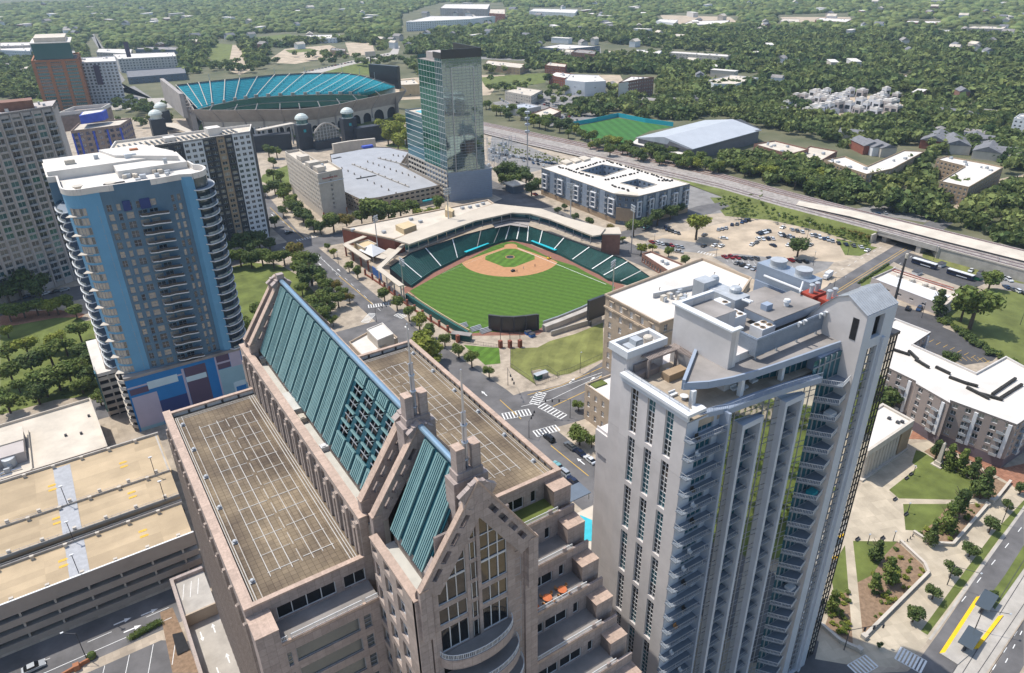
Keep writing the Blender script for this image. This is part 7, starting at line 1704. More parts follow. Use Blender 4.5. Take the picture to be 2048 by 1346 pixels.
# painted markings
MK=MB(); MY=MB()
def ln(p,q,w=.2,y=False,z=.05):
    a,b_=(G(*p) if len(p)==2 else V3(*p)),(G(*q) if len(q)==2 else V3(*q)); a.z=b_.z=0; d=(b_-a).normalized(); n=V3(-d.y,d.x,0)*w/2
    (MY if y else MK).q(a-n+Z3*z,b_-n+Z3*z,b_+n+Z3*z,a+n+Z3*z)
def dash(p,q,n,w=.2,f=.4,y=False):
    a,b_=G(*p),G(*q)
    for i in range(n): s,e=a.lerp(b_,i/n),a.lerp(b_,(i+f)/n); ln(tuple(s),tuple(e),w,y)
for p,q in (((678,552),(747,610)),((571,446),(608,478)),((540,415),(571,446)),((1000,800),(1042,838)),((1101.6,891),(1177,952)),((1106,813),(1170,783)),((1170,783),(1203,752))): ln(p,q,.28,True); 
for p,q in (((1650,596),(1815,493)),((1653,599),(1818,496)),((1055,790),(1120,772)),((1120,772),(1204,735))): ln(p,q,.25,True)
dash((1610,580),(1770,490),12); dash((1688,600),(1830,508),12); dash((590,465),(540,420),5); dash((640,512),(680,556),5); dash((690,556),(770,630),6)
ln((635,510),(682,553),.2); ln((1042,813),(1100,800),.2); ln((1100,800),(1204,750),.2); ln((1060,795),(1204,745),.2)
dash((2043,1055),(1900,1232),5,.2,.28); dash((2044,1262),(2000,1346),3,.2,.3); dash((1985,1340),(2048,1240),3,.2,.3)
def zebra(p,q,n,L,w=.5):
    a,b_=G(*p),G(*q); d=(b_-a).normalized(); m=V3(-d.y,d.x,0)*L
    for i in range(n+1): s=a.lerp(b_,i/n); ln(tuple(s),tuple(s+m),w)
    ln(tuple(a),tuple(b_),.18); ln(tuple(a+m),tuple(b_+m),.18)
zebra((1059,806),(1074,784),6,-4.2); zebra((1076,815),(1120,838),7,4.2); zebra((1004,827),(1056,818),8,-4.5); zebra((1066,862),(1110,850),7,-4.2)
zebra((566,494),(596,487),8,-3.5); zebra((612,515),(632,520),6,3.5); zebra((596,482),(632,474),7,3); zebra((737,645),(752,628),7,4); zebra((738,616),(778,611),8,4); zebra((788,631),(802,637),4,4)
zebra((1695,1330),(1730,1310),6,-4); zebra((1790,1318),(1840,1346),7,5); zebra((1395,505),(1425,512),5,3)
for k in range(6): ln((3-9*k,168,0),(3-9*k+4.6,157,0),.15) if False else None
for k in range(9): ln((-52+k*6,167.8,0),(-55+k*6,158,0),.15)
for a in ((-40,178.6),(-25,178.7),(-10,178.8),(-55,178.5)): ln((a[0],a[1],0),(a[0]+6,a[1]+.1,0),.16)
ln((-60,174,0),(-4,174.6,0),.18)
for i in range(14): ln((1452+i*11,517+i*1.2),(1456+i*11,524+i*1.2),.15); 
for i in range(22): ln((1690+i*14,622+i*5.2),(1699+i*14,617+i*5.2),.15,True)
for i in range(9): ln((1890+i*11,720+i*.5-i*i*.0),(1878+i*11,711+i*.5),.15,True)
for i in range(8): ln((1690+i*9,635+i*4.5),(1696+i*9,640+i*4.5),.15)
def arrow(x,y,rot,s=1,z=.05):
    c=V3(x,y,0); u=V3(math.cos(rot),math.sin(rot),0); v=V3(-u.y,u.x,0); P=[(-2.2,-.22),(.6,-.22),(.6,-.75),(2.4,0),(.6,.75),(.6,.22),(-2.2,.22)]
    MK.q(*[c+u*(a*s)+v*(b*s)+Z3*z for a,b in P])
for x,y,a in ((-14,176.6,0),(-9,180.2,0),(-16,181,0),(131,225,R(90)),(126.5,262,R(-90)),(131,300,R(90)),(125,408,R(-90)),(131,392,R(90)),(136,165,R(90)),(168,212,R(20)),(176,208,R(20)),(127,480,R(-90)),(130,520,R(90))): arrow(x,y,a)
o=MK.obj('road_markings','paint_white'); o['kind']='structure'; o=MY.obj('road_markings','paint_yellow'); o['kind']='structure'
# railway
def band(name,up,lo,m,dz=0):
    b=MB()
    for i in range(len(up)-1):
        b.q(G(lo[i][0],lo[i][1],lo[i][2])+Z3*dz,G(lo[i+1][0],lo[i+1][1],lo[i+1][2])+Z3*dz,G(up[i+1][0],up[i+1][1],up[i+1][2])+Z3*dz,G(up[i][0],up[i][1],up[i][2])+Z3*dz)
    o=b.obj(name,m); o['kind']='structure'
UPL=[(930,236,1),(1060,263,1),(1200,292,1),(1340,322,1),(1440,346,2),(1560,378,5),(1700,414,6.5),(1880,458,6.5),(2060,502,6.5)]
LOL=[(900,250,1),(1060,290,1),(1200,322,1),(1340,354,1),(1440,377,2),(1560,412,5),(1755,463,6.5),(1880,497,6.5),(2060,545,6.5)]
band('railway_ballast',UPL,LOL,'ballast')
mixp=lambda t:[(a[0]+(b[0]-a[0])*t,a[1]+(b[1]-a[1])*t,a[2]+(b[2]-a[2])*t) for a,b in zip(UPL,LOL)]
for t0,t1 in ((.03,.10),(.15,.22),(.27,.31),(.70,.75),(.84,.89)): band('railway_track',mixp(t0),mixp(t1),'rust_rail',.06)
for t0 in (.045,.085,.165,.205,.715,.735,.855,.875): band('steel_rail',mixp(t0),mixp(t0+.006),'steel',.12)
m=MB(); pf=[(1592,404,5.6),(1700,427,7.4),(1880,474,7.4),(2060,519,7.4)]; pu=[(1598,402,5.6),(1700,420,7.4),(1880,462,7.4),(2060,506,7.4)]
band('station_platform',pu,[(a,b+6,c) for a,b,c in pf],'roof_cream',.1); 
b=MB()
for p,q in zip(pf[:-1],pf[1:]): a,c=G(p[0],p[1]+6,p[2]+.1),G(q[0],q[1]+6,q[2]+.1); b.q(V3(a.x,a.y,a.z-1.3),V3(c.x,c.y,c.z-1.3),c,a)
o=b.obj('platform_face','metal_dark'); o['kind']='structure'
# embankment, bridge and retaining wall
def lower(p): return V3(p.x,p.y,0)
b=MB(); 
S=[LOL[3],LOL[4],LOL[5],(1755,463,6.5)]; F=[(1345,352,0),(1460,400,0),(1560,440,0),(1742,486,0)]
for i in range(3): b.q(G(*F[i]),G(*F[i+1]),G(*S[i+1]),G(*S[i]))
o=b.obj('embankment','grass_plain'); o['kind']='structure'
T=thing('railway_retaining_wall','long grey concrete retaining wall under the railway on the right','wall',tuple(G(1960,545,0))); b=MB()
a,c=G(1878,496,6.5),G(2060,545,6.5); a2=lower(a);c2=lower(c); b.prism([Vector((a.x,a.y)),Vector((c.x,c.y)),Vector((c.x+.8,c.y+.3)),Vector((a.x+.8,a.y+.3))],0,6.4); b.obj('wall','concrete',T); MB().path([a,c],.5,6.5,7.3).obj('wall_cap','stone_pale',T)
T=thing('railway_bridge','grey concrete railway underpass bridge over the wide road','bridge',tuple(G(1815,480,0)))
a,c=G(1755,462,6.5),G(1878,496,6.5); MB().path([a+V3(0,-.3,0),c+V3(0,-.3,0)],1.2,4.2,7.4).obj('girder','concrete',T)
for px in ((1772,470),(1840,492)): q=G(px[0],px[1],4.2); MB().box(q.x-1.2,q.y-1.4,0,q.x+14,q.y+1.4,4.2).obj('pier','concrete',T)
b=MB(); b.prism(ccw([Vector(p[:2]) for p in (G(1755,462,6.5),G(1878,496,6.5),G(1880,458,6.5),G(1740,424,6.5))]),4.3,6.3); b.obj('deck_slab','concrete',T)
for (p,q) in (((1755,462),(1740,486)),((1878,496),(1862,500))): MB().path([G(p[0],p[1],6.5),G(q[0],q[1],0)],1,0,5.5).obj('wing_wall','stone_pale',T)
MB().path([G(1752,461,6.5),G(1735,424,6.5)],1,0,6.2).obj('abutment','concrete',T); MB().path([G(1880,497,6.5),G(1885,458,6.5)],1,0,6.2).obj('abutment','concrete',T)
# plaza walls and obelisk
def lwall(lab,px,w=.6,h=1.0): T=thing('garden_wall',lab,'wall',tuple(G(*px[0]))); m=MB(); m.path([G(*p) for p in px],w,0,h); m.obj('wall','stone_pale',T); m=MB(); m.path([G(*p) for p in px],w+.25,h,h+.15); m.obj('cap','stone_pale',T); c=G(*px[-1]); MB().box(c.x-.7,c.y-.7,0,c.x+.7,c.y+.7,h+.3).obj('end_pier','stone_pale',T)
lwall('low pale stone wall around the middle planting bed',[(1826,1066),(1862,1089),(1905,1091),(1974,1012)]); lwall('low pale stone wall around the lower planting bed',[(1800,1085),(1848,1130),(1856,1148),(1728,1276)]); lwall('low pale stone wall around the upper planting bed',[(2020,965),(1992,1000),(1984,1004)]); lwall('low pale wall at the street corner bed',[(1640,1250),(1680,1285),(1718,1302)])
c=G(1876,930); T=thing('obelisk','pale stone obelisk monument on the courthouse lawn','monument',(c.x,c.y,0))
m=MB(); m.box(c.x-1.8,c.y-1.8,0,c.x+1.8,c.y+1.8,.4); m.box(c.x-1.1,c.y-1.1,.4,c.x+1.1,c.y+1.1,1.8); m.obj('plinth','stone_pale',T)
m=MB(); w0,w1=.75,.42; P=[(c.x-w0,c.y-w0,1.8),(c.x+w0,c.y-w0,1.8),(c.x+w0,c.y+w0,1.8),(c.x-w0,c.y+w0,1.8)]; Q=[(c.x-w1,c.y-w1,9.4),(c.x+w1,c.y-w1,9.4),(c.x+w1,c.y+w1,9.4),(c.x-w1,c.y+w1,9.4)]; 
for i in range(4): j=(i+1)%4; m.q(P[i],P[j],Q[j],Q[i]); m.q(Q[i],Q[j],(c.x,c.y,10.3))
m.obj('shaft','stone_pale',T)
for i,(x,y) in enumerate(((1790,1000),(1812,1030),(1715,1080),(1765,1078),(1813,958),(1822,950))):
    c=G(x,y); T=thing('bench','dark slatted bench on the courthouse plaza %s'%('beside the upper lawn path','beside the middle lawn edge','left on the lower lawn edge','right on the lower lawn edge','nearer the colonnade, left one','nearer the colonnade, right one')[i],'bench',(c.x,c.y,0),'plaza benches'); MB().box(c.x-1,c.y-.3,.42,c.x+1,c.y+.3,.5).obj('seat','metal_dark',T); MB().box(c.x-1,c.y+.25,.5,c.x+1,c.y+.33,.95).obj('backrest','metal_dark',T)
    for s in (-.8,.8): MB().box(c.x+s-.06,c.y-.25,0,c.x+s+.06,c.y+.25,.42).obj('leg','metal_dark',T)
for i,(x,y) in enumerate(((1808,1088),(1814,1083),(1820,1078),(1825,1073))): c=G(x,y); m=MB(); m.lathe(c.x,c.y,[(.18,0),(.16,.9),(.2,1.0),(.1,1.1)],8); tag(m.obj('bollard','metal_dark'),'one of four dark bollards closing the plaza path','bollard','plaza bollards')
# tram shelters
for i,(x,y) in enumerate(((1968,1215),(1935,1290))):
    c=G(x,y); T=thing('tram_shelter','dark glass tram shelter on the platform, %s one'%('upper','lower')[i],'shelter',(c.x,c.y,0),'tram shelters'); d=(G(2048,1120)-G(1905,1346)).normalized(); n=V3(-d.y,d.x,0)
    MB().bx(c,d,n,Z3,-4,-1.8,2.8,4,1.8,2.95).obj('roof','glass_grey',T); 
    for s in (-3.6,0,3.6): q=MB(); q.tube(c+d*s,c+d*s+Z3*2.8,.1,5); q.obj('post','metal_dark',T)
    MB().bx(c,d,n,Z3,-3,-.3,.4,3,.3,.5).obj('bench_seat','metal_dark',T)
# pool deck between the towers
T=thing('pool_deck','tan pool deck with turquoise pool between the two foreground towers','pool deck',(80,115,0))
MB().box(72.2,98,0,120,134,11.4).obj('podium','stone_pale',T); MB().box(73,98.5,11.4,119.2,133.5,11.5).obj('deck','roof_cream',T); MB().prism(ccw([Vector(p[:2]) for p in GS([(1160,1030),(1184,1040),(1184,1082),(1166,1080)],11.6)]),11.5,11.62).obj('pool','pool_water',T)
T=thing('cabana','grey flat-roofed cabana at the end of the pool deck','cabana',(97,130,11.5)); c=G(1150,985,14); MB().box(c.x-4,c.y-3,14,c.x+4,c.y+3,14.3).obj('roof','slate',T)
for dx in (-3.6,3.6):
    for dy in (-2.6,2.6): MB().box(c.x+dx-.15,c.y+dy-.15,11.5,c.x+dx+.15,c.y+dy+.15,14).obj('post','metal_grey',T)

# unseen blocks added on the near side of the condominium for its glass to mirror
for n_,P,m_,z_ in (('parking_lot',[(78,-60),(118,-60),(118,46),(78,46)],'trim_tan',.03),('street',[(118,-160),(134,-160),(134,60),(118,60)],'asphalt',.034),('lawn',[(136,-50),(190,-60),(200,28),(140,30)],'grass',.03),('plaza',[(190,-90),(290,-90),(300,40),(215,40)],'concrete_plaza',.03),('parking_lot',[(78,-160),(118,-160),(118,-66),(78,-66)],'asphalt',.03),('lawn',[(225,-60),(280,-60),(280,10),(235,12)],'grass',.036),('street',[(60,-66),(300,-66),(300,-56),(60,-56)],'asphalt_dark',.04)): sheet(n_,P,z_,m_)
# ================================================================== foreground left: garage, white-roof building, ramp annex
def fgarage():
    T=thing('parking_garage','large tan open-roof parking garage in the left foreground','parking garage',(-30,220,0)); Z=15.2
    y0,y1=187.2,247.5; X0,X1=-110,10.5
    # deck bands
    B=[(y0+.3,203.6,Z),(204.4,222.5,Z+.4),(223,y1-.3,Z+.5)]
    d=MB(); d.box(X0,y0+.35,Z-1.1,7.6,204.2,Z-.15); d.obj('roof_deck','garage_tan',T); d=MB(); d.box(X0,208,Z-1.1,8,222.6,Z+.2); d.obj('roof_deck','garage_tan',T); d=MB(); d.box(X0,223,Z-1.0,8.4,y1,Z+.25); d.obj('roof_deck','garage_tan',T)
    MB().box(X0,204.2,Z-4.5,8,208,Z-2.6).obj('ramp_slot','void_dark',T)  # near-black floor paints the shade down in the slot
    w=MB(); 
    for j in range(4): z=[0,4.2,8.1,12.0][j]; 
    for z0,z1 in ((0,1.9),(3.6,5.8),(7.5,9.7),(11.4,Z+.85)): MB().box(X0,y0,z0,X1-2.5,y0+.4,z1).obj('spandrel','garage_wall',T)
    MB().box(X0,y0+2.2,0,X1-2.6,y0+2.6,Z-1.2).obj('level_shade','void_dark',T)  # near-black wall paints the shade behind the spandrels
    for z in (1.6,5.5,9.4): MB().box(X0,y0+.3,z-.3,X1-2.6,y0+2.4,z).obj('floor_slab','concrete',T)
    for i in range(14): x=X0+6+i*8.3; MB().box(x-.25,y0+.45,0,x+.25,y0+1,Z-1.1).obj('column','concrete',T)
    MB().box(X0,y0-.02,Z+.85,X1-2.5,y0+.45,Z+.95).obj('wall_cap','paint_white',T)
    def rail(ya,za,nm='guard_rail'): 
        MB().box(X0,ya,za-.3,8,ya+.3,za+.55).obj('kerb_wall','concrete',T); m=MB(); railing(m,[(X0,ya+.15),(8,ya+.15)],za+.5,.7,2.4,rt=.05,r=.05); m.obj(nm,'steel',T)
    rail(203.9,Z); rail(208,Z+.1); rail(222.5,Z+.3); MB().box(X0,y1-.2,Z-1,8.6,y1+.4,Z+1.1).obj('kerb_wall','concrete',T); MB().box(7.4,223,Z-1,7.9,y1,Z+.3).obj('kerb_wall','concrete',T)
    m=MB(); m.box(X0,y1+.4,0,8.4,y1+.6,Z+.2); m.obj('rear_wall','concrete',T)
    for k,(yy,zz) in enumerate(((188.3,Z),(203,Z),(209,Z+.2),(221.8,Z+.3),(223.8,Z+.4),(246.4,Z+.4))):
        for i in range(12):
            x=4-i*8.4-(k%2)*3
            b=MB(); b.box(x-.45,yy-.35,zz-.15,x+.45,yy+.35,zz+1.1); b.box(x-.5,yy-.4,zz+1.1,x+.5,yy+.4,zz+1.2); b.obj('stub_pier','stone_pale',T)
    MB().q((-24.5,y0+.5,Z-.09),(-19.5,y0+.5,Z-.09),(-19.5,203.8,Z-.09),(-24.5,203.8,Z-.09)).obj('expansion_strip','garage_patch',T)
    for a,b_ in ((208.3,222.4),(223.4,246)): MB().q((-24.5,a,Z+.33),(-19.5,a,Z+.33),(-19.5,b_,Z+.33),(-24.5,b_,Z+.33)).obj('expansion_strip','garage_patch',T)
    y=MB(); rr=random.Random(5)
    for (ya,za) in ((195,Z-.08),(215.5,Z+.29),(234,Z+.34)):
        for i in range(5): 
            x=-4-i*21
            for dx in (0,2.6): y.q((x-1.6,ya+dx-.5,za),(x+.4,ya+dx-.5,za),(x+.9,ya+dx,za),(x+.4,ya+dx+.5,za),(x-1.6,ya+dx+.5,za))
    y.obj('floor_arrow','paint_yellow',T)
    for i,(x,yy,z) in enumerate(((-22,204.0,Z),(-22,222.6,Z+.3),(3.5,222.6,Z+.3),(3.8,208,Z+.2),(-22,188.4,Z))):
        L=thing('lamp_post','lamp post on the tan garage roof %s'%('on the middle rail by the pale strip','on the upper rail by the pale strip','on the upper rail nearest the granite tower','on the lower rail nearest the granite tower','at the front parapet')[i],'lamp post',(x,yy,z),'garage roof lamp posts'); m=MB(); m.tube((x,yy,z),(x,yy,z+7.5),.11,5); m.obj('pole','metal_dark',L); m=MB(); m.box(x-.5,yy-.25,z+7.4,x+.5,yy+.25,z+7.7); m.obj('lamp_head','white_paint',L)
fgarage()
def whiteroof():
    z=13; P=[(-85,255),(-13,255.5),(-13,287),(-85,281)]
    A=G(215,893,z); B=G(190,793,z)
    P=[(-90,253.5),(A.x,254),(A.x-1.5,B.y),(-90,B.y-4)]
    T,W=building('commercial_building','pale flat-roofed building with rooftop machinery above the tan garage','building',P,z,fl=6,bay=7,ww=4.6,wh=2.6,wall='brick_brown',roof='roof_cream',gls=('glass_amber','glass_dark'),fr='frame_dark',sill=3,trim='roof_cream')
    MB().path([(-31,254),(-31,282)],.5,z-.9,z+.3).obj('fire_wall','roof_cream',T)
    MB().box(-42,262,z-.8,-32,279,z+3.2).obj('plant_room','tower_grey',T); MB().box(-42.3,270,z+3.2,-31.7,279.3,z+3.6).obj('plant_roof','roof_cream',T)
    f=MB(); f.lathe(-37,262,[(2.0,z-.5),(2.1,z+2.6),(1.8,z+2.7)],16); f.obj('cooling_fan','metal_grey',T)
    rr=random.Random(2)
    for i in range(34): x,y=rr.uniform(-60,-32),rr.uniform(256,270); s=rr.uniform(.6,2); MB().box(x,y,z-.9,x+s*rr.uniform(.6,2),y+s*.7,z-.9+rr.uniform(.4,1.8)).obj('rooftop_unit',rr.choice(('metal_grey','unit_tan','unit_black','steel')),T)
    for i in range(6): x,y=rr.uniform(-60,-34),rr.uniform(256,268); m=MB(); m.tube((x,y,z-.3),(x+rr.uniform(3,9),y+rr.uniform(-2,2),z-.3),.25,6); m.obj('duct','steel',T)
    for p in ((178,833),(163,868),(132,872)): c=G(*p,z-.9); MB().box(c.x-.4,c.y-.4,z-.9,c.x+.4,c.y+.4,z-.1).obj('roof_vent','metal_dark',T)
whiteroof()
def ramp():
    T=thing('ramp_annex','narrow concrete parking ramp against the granite tower base','ramp',(2,160,0))
    za=7.2; A=G(330,1130,za); B=G(355,1218,za); 
    x0=A.x; MB().box(x0,120,0,x0+.9,181,za+.9).obj('outer_wall','granite_side',T); MB().box(x0,180,za-1,7.3,181,za+.9).obj('end_wall','granite',T)
    MB().box(x0+.9,165.5,za-1,7.3,180,za-.4).obj('upper_deck','concrete',T); MB().box(x0+.9,120,0,7.3,165.4,za-4.2).obj('lower_deck','concrete',T); MB().box(x0+.9,165.2,za-4,7.3,165.7,za+.1).obj('deck_wall','stone_beige',T)
    m=MB()
    for x,y,r in ((1.6,160,-90),(5.0,161,90),(2.6,146,-90),(5.8,149,90)):
        c=V3(x,y,za-4.15); u=V3(0,math.sin(R(r)),0); v=V3(-u.y,u.x,0); m.q(*[c+u*a+v*b for a,b in [(-1.8,-.16),(.5,-.16),(.5,-.55),(1.8,0),(.5,.55),(.5,.16),(-1.8,.16)]])
    for i in range(3): m.q((x0+1.5+i*2,172,za-.37),(x0+1.65+i*2,172,za-.37),(x0+3.2+i*2,178,za-.37),(x0+3.05+i*2,178,za-.37))
    m.obj('painted_arrow','paint_white',T)
ramp()
t=thing('hedge','clipped green hedge beside the lower-left car park entrance','hedge',tuple(G(290,1262,0))); a,c=G(262,1278),G(322,1246)
m=MB(); rr=random.Random(1); d=(c-a)
for i in range(1500): p=a+d*rr.random()+V3(rr.uniform(-.9,.9),rr.uniform(-.9,.9),rr.uniform(.1,1.4)); u=V3(rr.gauss(0,1),rr.gauss(0,1),rr.gauss(0,1)).normalized()*.16; v=u.orthogonal().normalized()*.16; m.q(p-u,p-v,p+u,p+v)
m.obj('foliage','leaf',t); MB().path([a,c],1.2,0,1.1).obj('stem_mass','leaf_dark',t)
c=G(185,1316); t=thing('round_shrub','round clipped shrub at the lower-left pavement','shrub',(c.x,c.y,0)); m=MB()
for i in range(700): u0=V3(rr.gauss(0,1),rr.gauss(0,1),rr.gauss(0,1)).normalized(); p=c+Z3*1+u0*1.15; u=u0.orthogonal().normalized()*.16; v=u0.cross(u).normalized()*.16; m.q(p-u,p-v,p+u,p+v)
m.obj('foliage','leaf',t)
t=thing('brick_wall','brick wall with piers along the lower-left car park','wall',tuple(G(120,1346,0))); MB().path([G(110,1362),G(180,1322)],.5,0,1.2).obj('wall','brick_orange',t); c=G(155,1338); MB().box(c.x-.7,c.y-.7,0,c.x+.7,c.y+.7,1.8).obj('pier','brick_orange',t)
sheet('flower_bed',GS([(320,1225),(345,1215),(400,1346),(345,1346)]),.02,'mulch'); sheet('flower_bed',GS([(345,1270),(365,1265),(380,1300),(355,1312)]),.3,'void_dark')  # second sheet is a plain near-black patch set above the ground
# ================================================================== trees
def crown_pts(seed,n,q,shape='round'):
    """unit crown: leaf quads spread over uneven lobes; radius ~1, centre at 0"""
    rr=random.Random(seed); V=[];F=[]
    lobes=[]
    for i in range(9 if shape=='round' else 7):
        a=rr.uniform(0,6.28); 
        if shape=='cone': h=rr.uniform(-1,1.2); r=.55*(1.25-h)/2.2; lobes.append((V3(math.cos(a)*r*.6,math.sin(a)*r*.6,h),.25+.3*(1.2-h)/2.2))
        else: h=rr.uniform(-.35,.55); r=rr.uniform(.25,.6); lobes.append((V3(math.cos(a)*r,math.sin(a)*r,h),rr.uniform(.34,.56)))
    lobes.append((V3(0,0,.1),.6 if shape=='round' else .4))
    for i in range(n):
        c,r=rr.choice(lobes); d=V3(rr.gauss(0,1),rr.gauss(0,1),rr.gauss(.15,1)).normalized()
        p=c+d*r*(rr.random()**.25)*rr.uniform(.85,1.12); p.z*=.85 if shape=='round' else 1
        nrm=(d+V3(rr.gauss(0,.5),rr.gauss(0,.5),rr.gauss(.2,.5))).normalized(); u=nrm.orthogonal().normalized(); v=nrm.cross(u); t=rr.uniform(0,3.14); uu=u*math.cos(t)+v*math.sin(t); vv=nrm.cross(uu); s=q*rr.uniform(.6,1.3)
        k=len(V); V+= [tuple(p-uu*s-vv*s*.6),tuple(p+uu*s-vv*s*.6),tuple(p+uu*s*.7+vv*s*.7),tuple(p-uu*s*.8+vv*s*.6)]; F.append((k,k+1,k+2,k+3))
    return V,F
CR={}
def crown_mesh(seed,mt,shape):
    k=(seed,mt,shape)
    if k not in CR:
        V,F=crown_pts(seed,1500,.085,shape); me=bpy.data.meshes.new('crown'); me.from_pydata(V,[],F); me.materials.append(MT[mt]); CR[k]=me
    return CR[k]
TK={}
def trunk_mesh(seed):
    if seed not in TK:
        rr=random.Random(seed); b=MB(); b.tube((0,0,-.05),(0,0,.5),.045,7,.032); b.tube((0,0,.5),(.02,.01,.85),.032,6,.012)
        for i in range(6): a=rr.uniform(0,6.28); z=rr.uniform(.38,.62); b.tube((0,0,z),(math.cos(a)*.24,math.sin(a)*.24,z+rr.uniform(.15,.3)),.018,5,.006)
        TK[seed]=b.mesh('trunk',['bark'])
    return TK[seed]
NT=[0]
def tree(x,y,r,h=None,mt='leaf',shape='round',lab='',grp=None,z0=0):
    """r crown radius (m), h total height"""
    NT[0]+=1; s=NT[0]; h=h or r*2.1
    T=thing('tree',lab,'tree',(x,y,z0),grp); o=bpy.data.objects.new('trunk',trunk_mesh(s%4)); sc.collection.objects.link(o); o.parent=T; o.scale=(h,h,h)
    c=bpy.data.objects.new('crown',crown_mesh(s%5,mt,shape)); sc.collection.objects.link(c); c.parent=T
    if shape=='cone': c.scale=(r,r,h*.4); c.location=(0,0,h*.54)
    else: hz_=min(r*.95,h*.42); c.scale=(r,r*random.uniform(.9,1.1),hz_); c.location=(0,0,h-hz_*.95)
    c.rotation_euler=(0,0,random.uniform(0,6.28))
def tpx(L,lab,grp,mt=('leaf',),hf=2.0,shape='round'):
    n=len(L)
    for i,t in enumerate(L):
        x,y,rp=t[0],t[1],t[2]*1.5; g=G(x,y,0); d=px_of(g)[2]; r=rp*d/CF; h=r*hf; p=G(x,y,h*.6); m=t[3] if len(t)>3 else random.choice(mt)
        tree(p.x,p.y,r,h,m,shape,lab,grp)
tpx([(455,512,14),(478,511,13),(500,514,13),(522,509,13),(545,516,12),(566,509,13),(588,499,15,'leaf_autumn'),(604,516,15),(622,516,14),(596,535,15),(620,540,18,'leaf_dark'),(640,556,13),(612,556,14,'leaf_dark'),(650,565,11),(603,575,10),(635,600,17),(655,582,9),(640,618,12)],'bushy green park tree in the row along the round lawn','trees along the round lawn',('leaf','leaf','leaf_dark'))
tpx([(671,568,9),(684,582,9),(698,592,9),(675,596,12,'leaf'),(643,625,14),(660,612,9),(665,640,8)],'small bronze-green street tree on the plaza corner','trees on the plaza corner',('leaf_autumn','leaf'))
tpx([(490,645,14),(517,621,14),(503,660,8)],'round green tree alone on the lawn beside the granite gable','trees on the lawn by the gable')
tpx([(655,491,5),(667,504,6),(697,530,7),(714,541,8),(768,586,9),(793,602,10),(817,624,10),(838,639,11),(858,660,10),(889,676,9),(917,697,10),(943,715,11),(978,740,9)],'small round street tree in the pavement along the ballpark','street trees along the ballpark',('leaf','leaf_light','leaf'),2.3)
tpx([(850,690,24),(868,700,16),(835,684,14),(870,722,12)],'yellow-green spreading tree beside the small white-roofed building','yellow-green corner trees',('leaf_light',))
tpx([(545,345,9),(560,352,9),(548,372,10),(528,378,9),(566,388,12),(580,400,12),(572,374,9),(592,412,12),(604,424,12),(616,434,11),(626,446,11),(640,452,10),(665,440,14),(692,437,12,'leaf_autumn'),(536,300,9),(552,300,9),(545,322,7)],'dark street tree in front of the cream hotel','street trees by the hotel',('leaf','leaf_dark'),2)
tpx([(744,418,18),(722,430,12),(776,420,14),(800,414,14),(825,412,12),(878,402,11),(760,432,9,'leaf_light'),(785,438,7,'leaf_light'),(857,424,8,'leaf_light'),(872,422,7,'leaf_light'),(835,425,8,'leaf_light')],'green tree between the parking garage and the ballpark roof','trees behind the concourse',('leaf',))
tpx([(768,250,13),(785,262,14),(800,256,14),(812,270,12),(795,280,12),(775,268,11),(800,240,10)],'bright yellow-green tree beside the stadium gate','bright trees by the stadium',('leaf_light',))
tpx([(455,492,14),(482,480,15),(516,474,14),(538,486,10),(505,492,12),(565,420,8),(548,440,8)],'dark tree in the shade of the black and white tower','trees by the black and white tower',('leaf_dark',))
tpx([(15,622,13),(43,614,13),(70,611,12),(92,612,11,'leaf_light'),(110,608,13,'leaf_light'),(130,603,12),(149,620,11),(156,660,15),(127,686,16),(97,704,18),(109,678,15,'leaf_light'),(57,722,18),(50,690,16,'leaf_light'),(10,700,14),(18,742,18),(84,762,20),(110,748,20),(135,742,19),(155,738,18),(172,750,15),(160,768,13),(70,782,17),(10,798,18),(197,792,12),(180,716,15),(167,700,14),(30,560,22,'leaf_dark'),(75,572,18,'leaf_dark'),(10,580,18,'leaf_dark'),(12,660,10,'leaf_light'),(35,770,10)],'leafy tree in the park left of the blue tower','trees in the left park',('leaf','leaf','leaf_dark'))
tpx([(1160,866,16),(1184,880,10)],'young street tree between the beige annex and the condominium','trees by the beige annex'); tpx([(1157,808,9)],'small tree on the pavement by the beige annex corner',None)
tpx([(1786,792,22),(1768,800,16),(1902,712,12,'leaf_dark')],'dense dark tree squeezed between roofs right of the condominium','trees between the roofs',('leaf_dark',))
tpx([(1955,606,30),(1930,612,18)],'large spreading tree on the grass lot, right side','large lot trees',('leaf','leaf')); tpx([(1984,556,14)],'round tree by the parked buses and grass lot',None); tpx([(1882,600,15,'leaf_dark')],'dark conical tree against the white-striped building',None,hf=2.5,shape='cone')
tpx([(1599,487,15,'leaf_dark')],'dark round tree in the middle of the gravel car park',None); tpx([(1395,447,18,'leaf_light')],'bright green tree at the edge of the car park by the apartment block',None)
tpx([(1306,493,7),(1338,501,8),(1372,518,8),(1283,495,9),(1236,478,5),(1246,476,5)],'small round tree in the ballpark kerb strip','kerb trees at the ballpark corner',('leaf_light','leaf'),1.9)
tpx([(1002,342,12),(1018,336,14),(1038,342,14),(1052,352,12),(1012,356,11),(1030,360,11),(1063,372,11),(1078,362,8)],'dark tree clump at the left end of the courtyard apartment block','trees left of the courtyard block',('leaf_dark','leaf'))
tpx([(1268,452,12),(1292,442,10),(1316,430,12,'leaf_dark'),(1342,420,11,'leaf_dark'),(1360,412,9),(1116,420,6),(1150,432,6),(1180,442,7),(1220,456,7,'leaf_autumn'),(1130,412,5)],'street tree at the foot of the courtyard apartment block','trees around the courtyard block',('leaf','leaf_dark'))
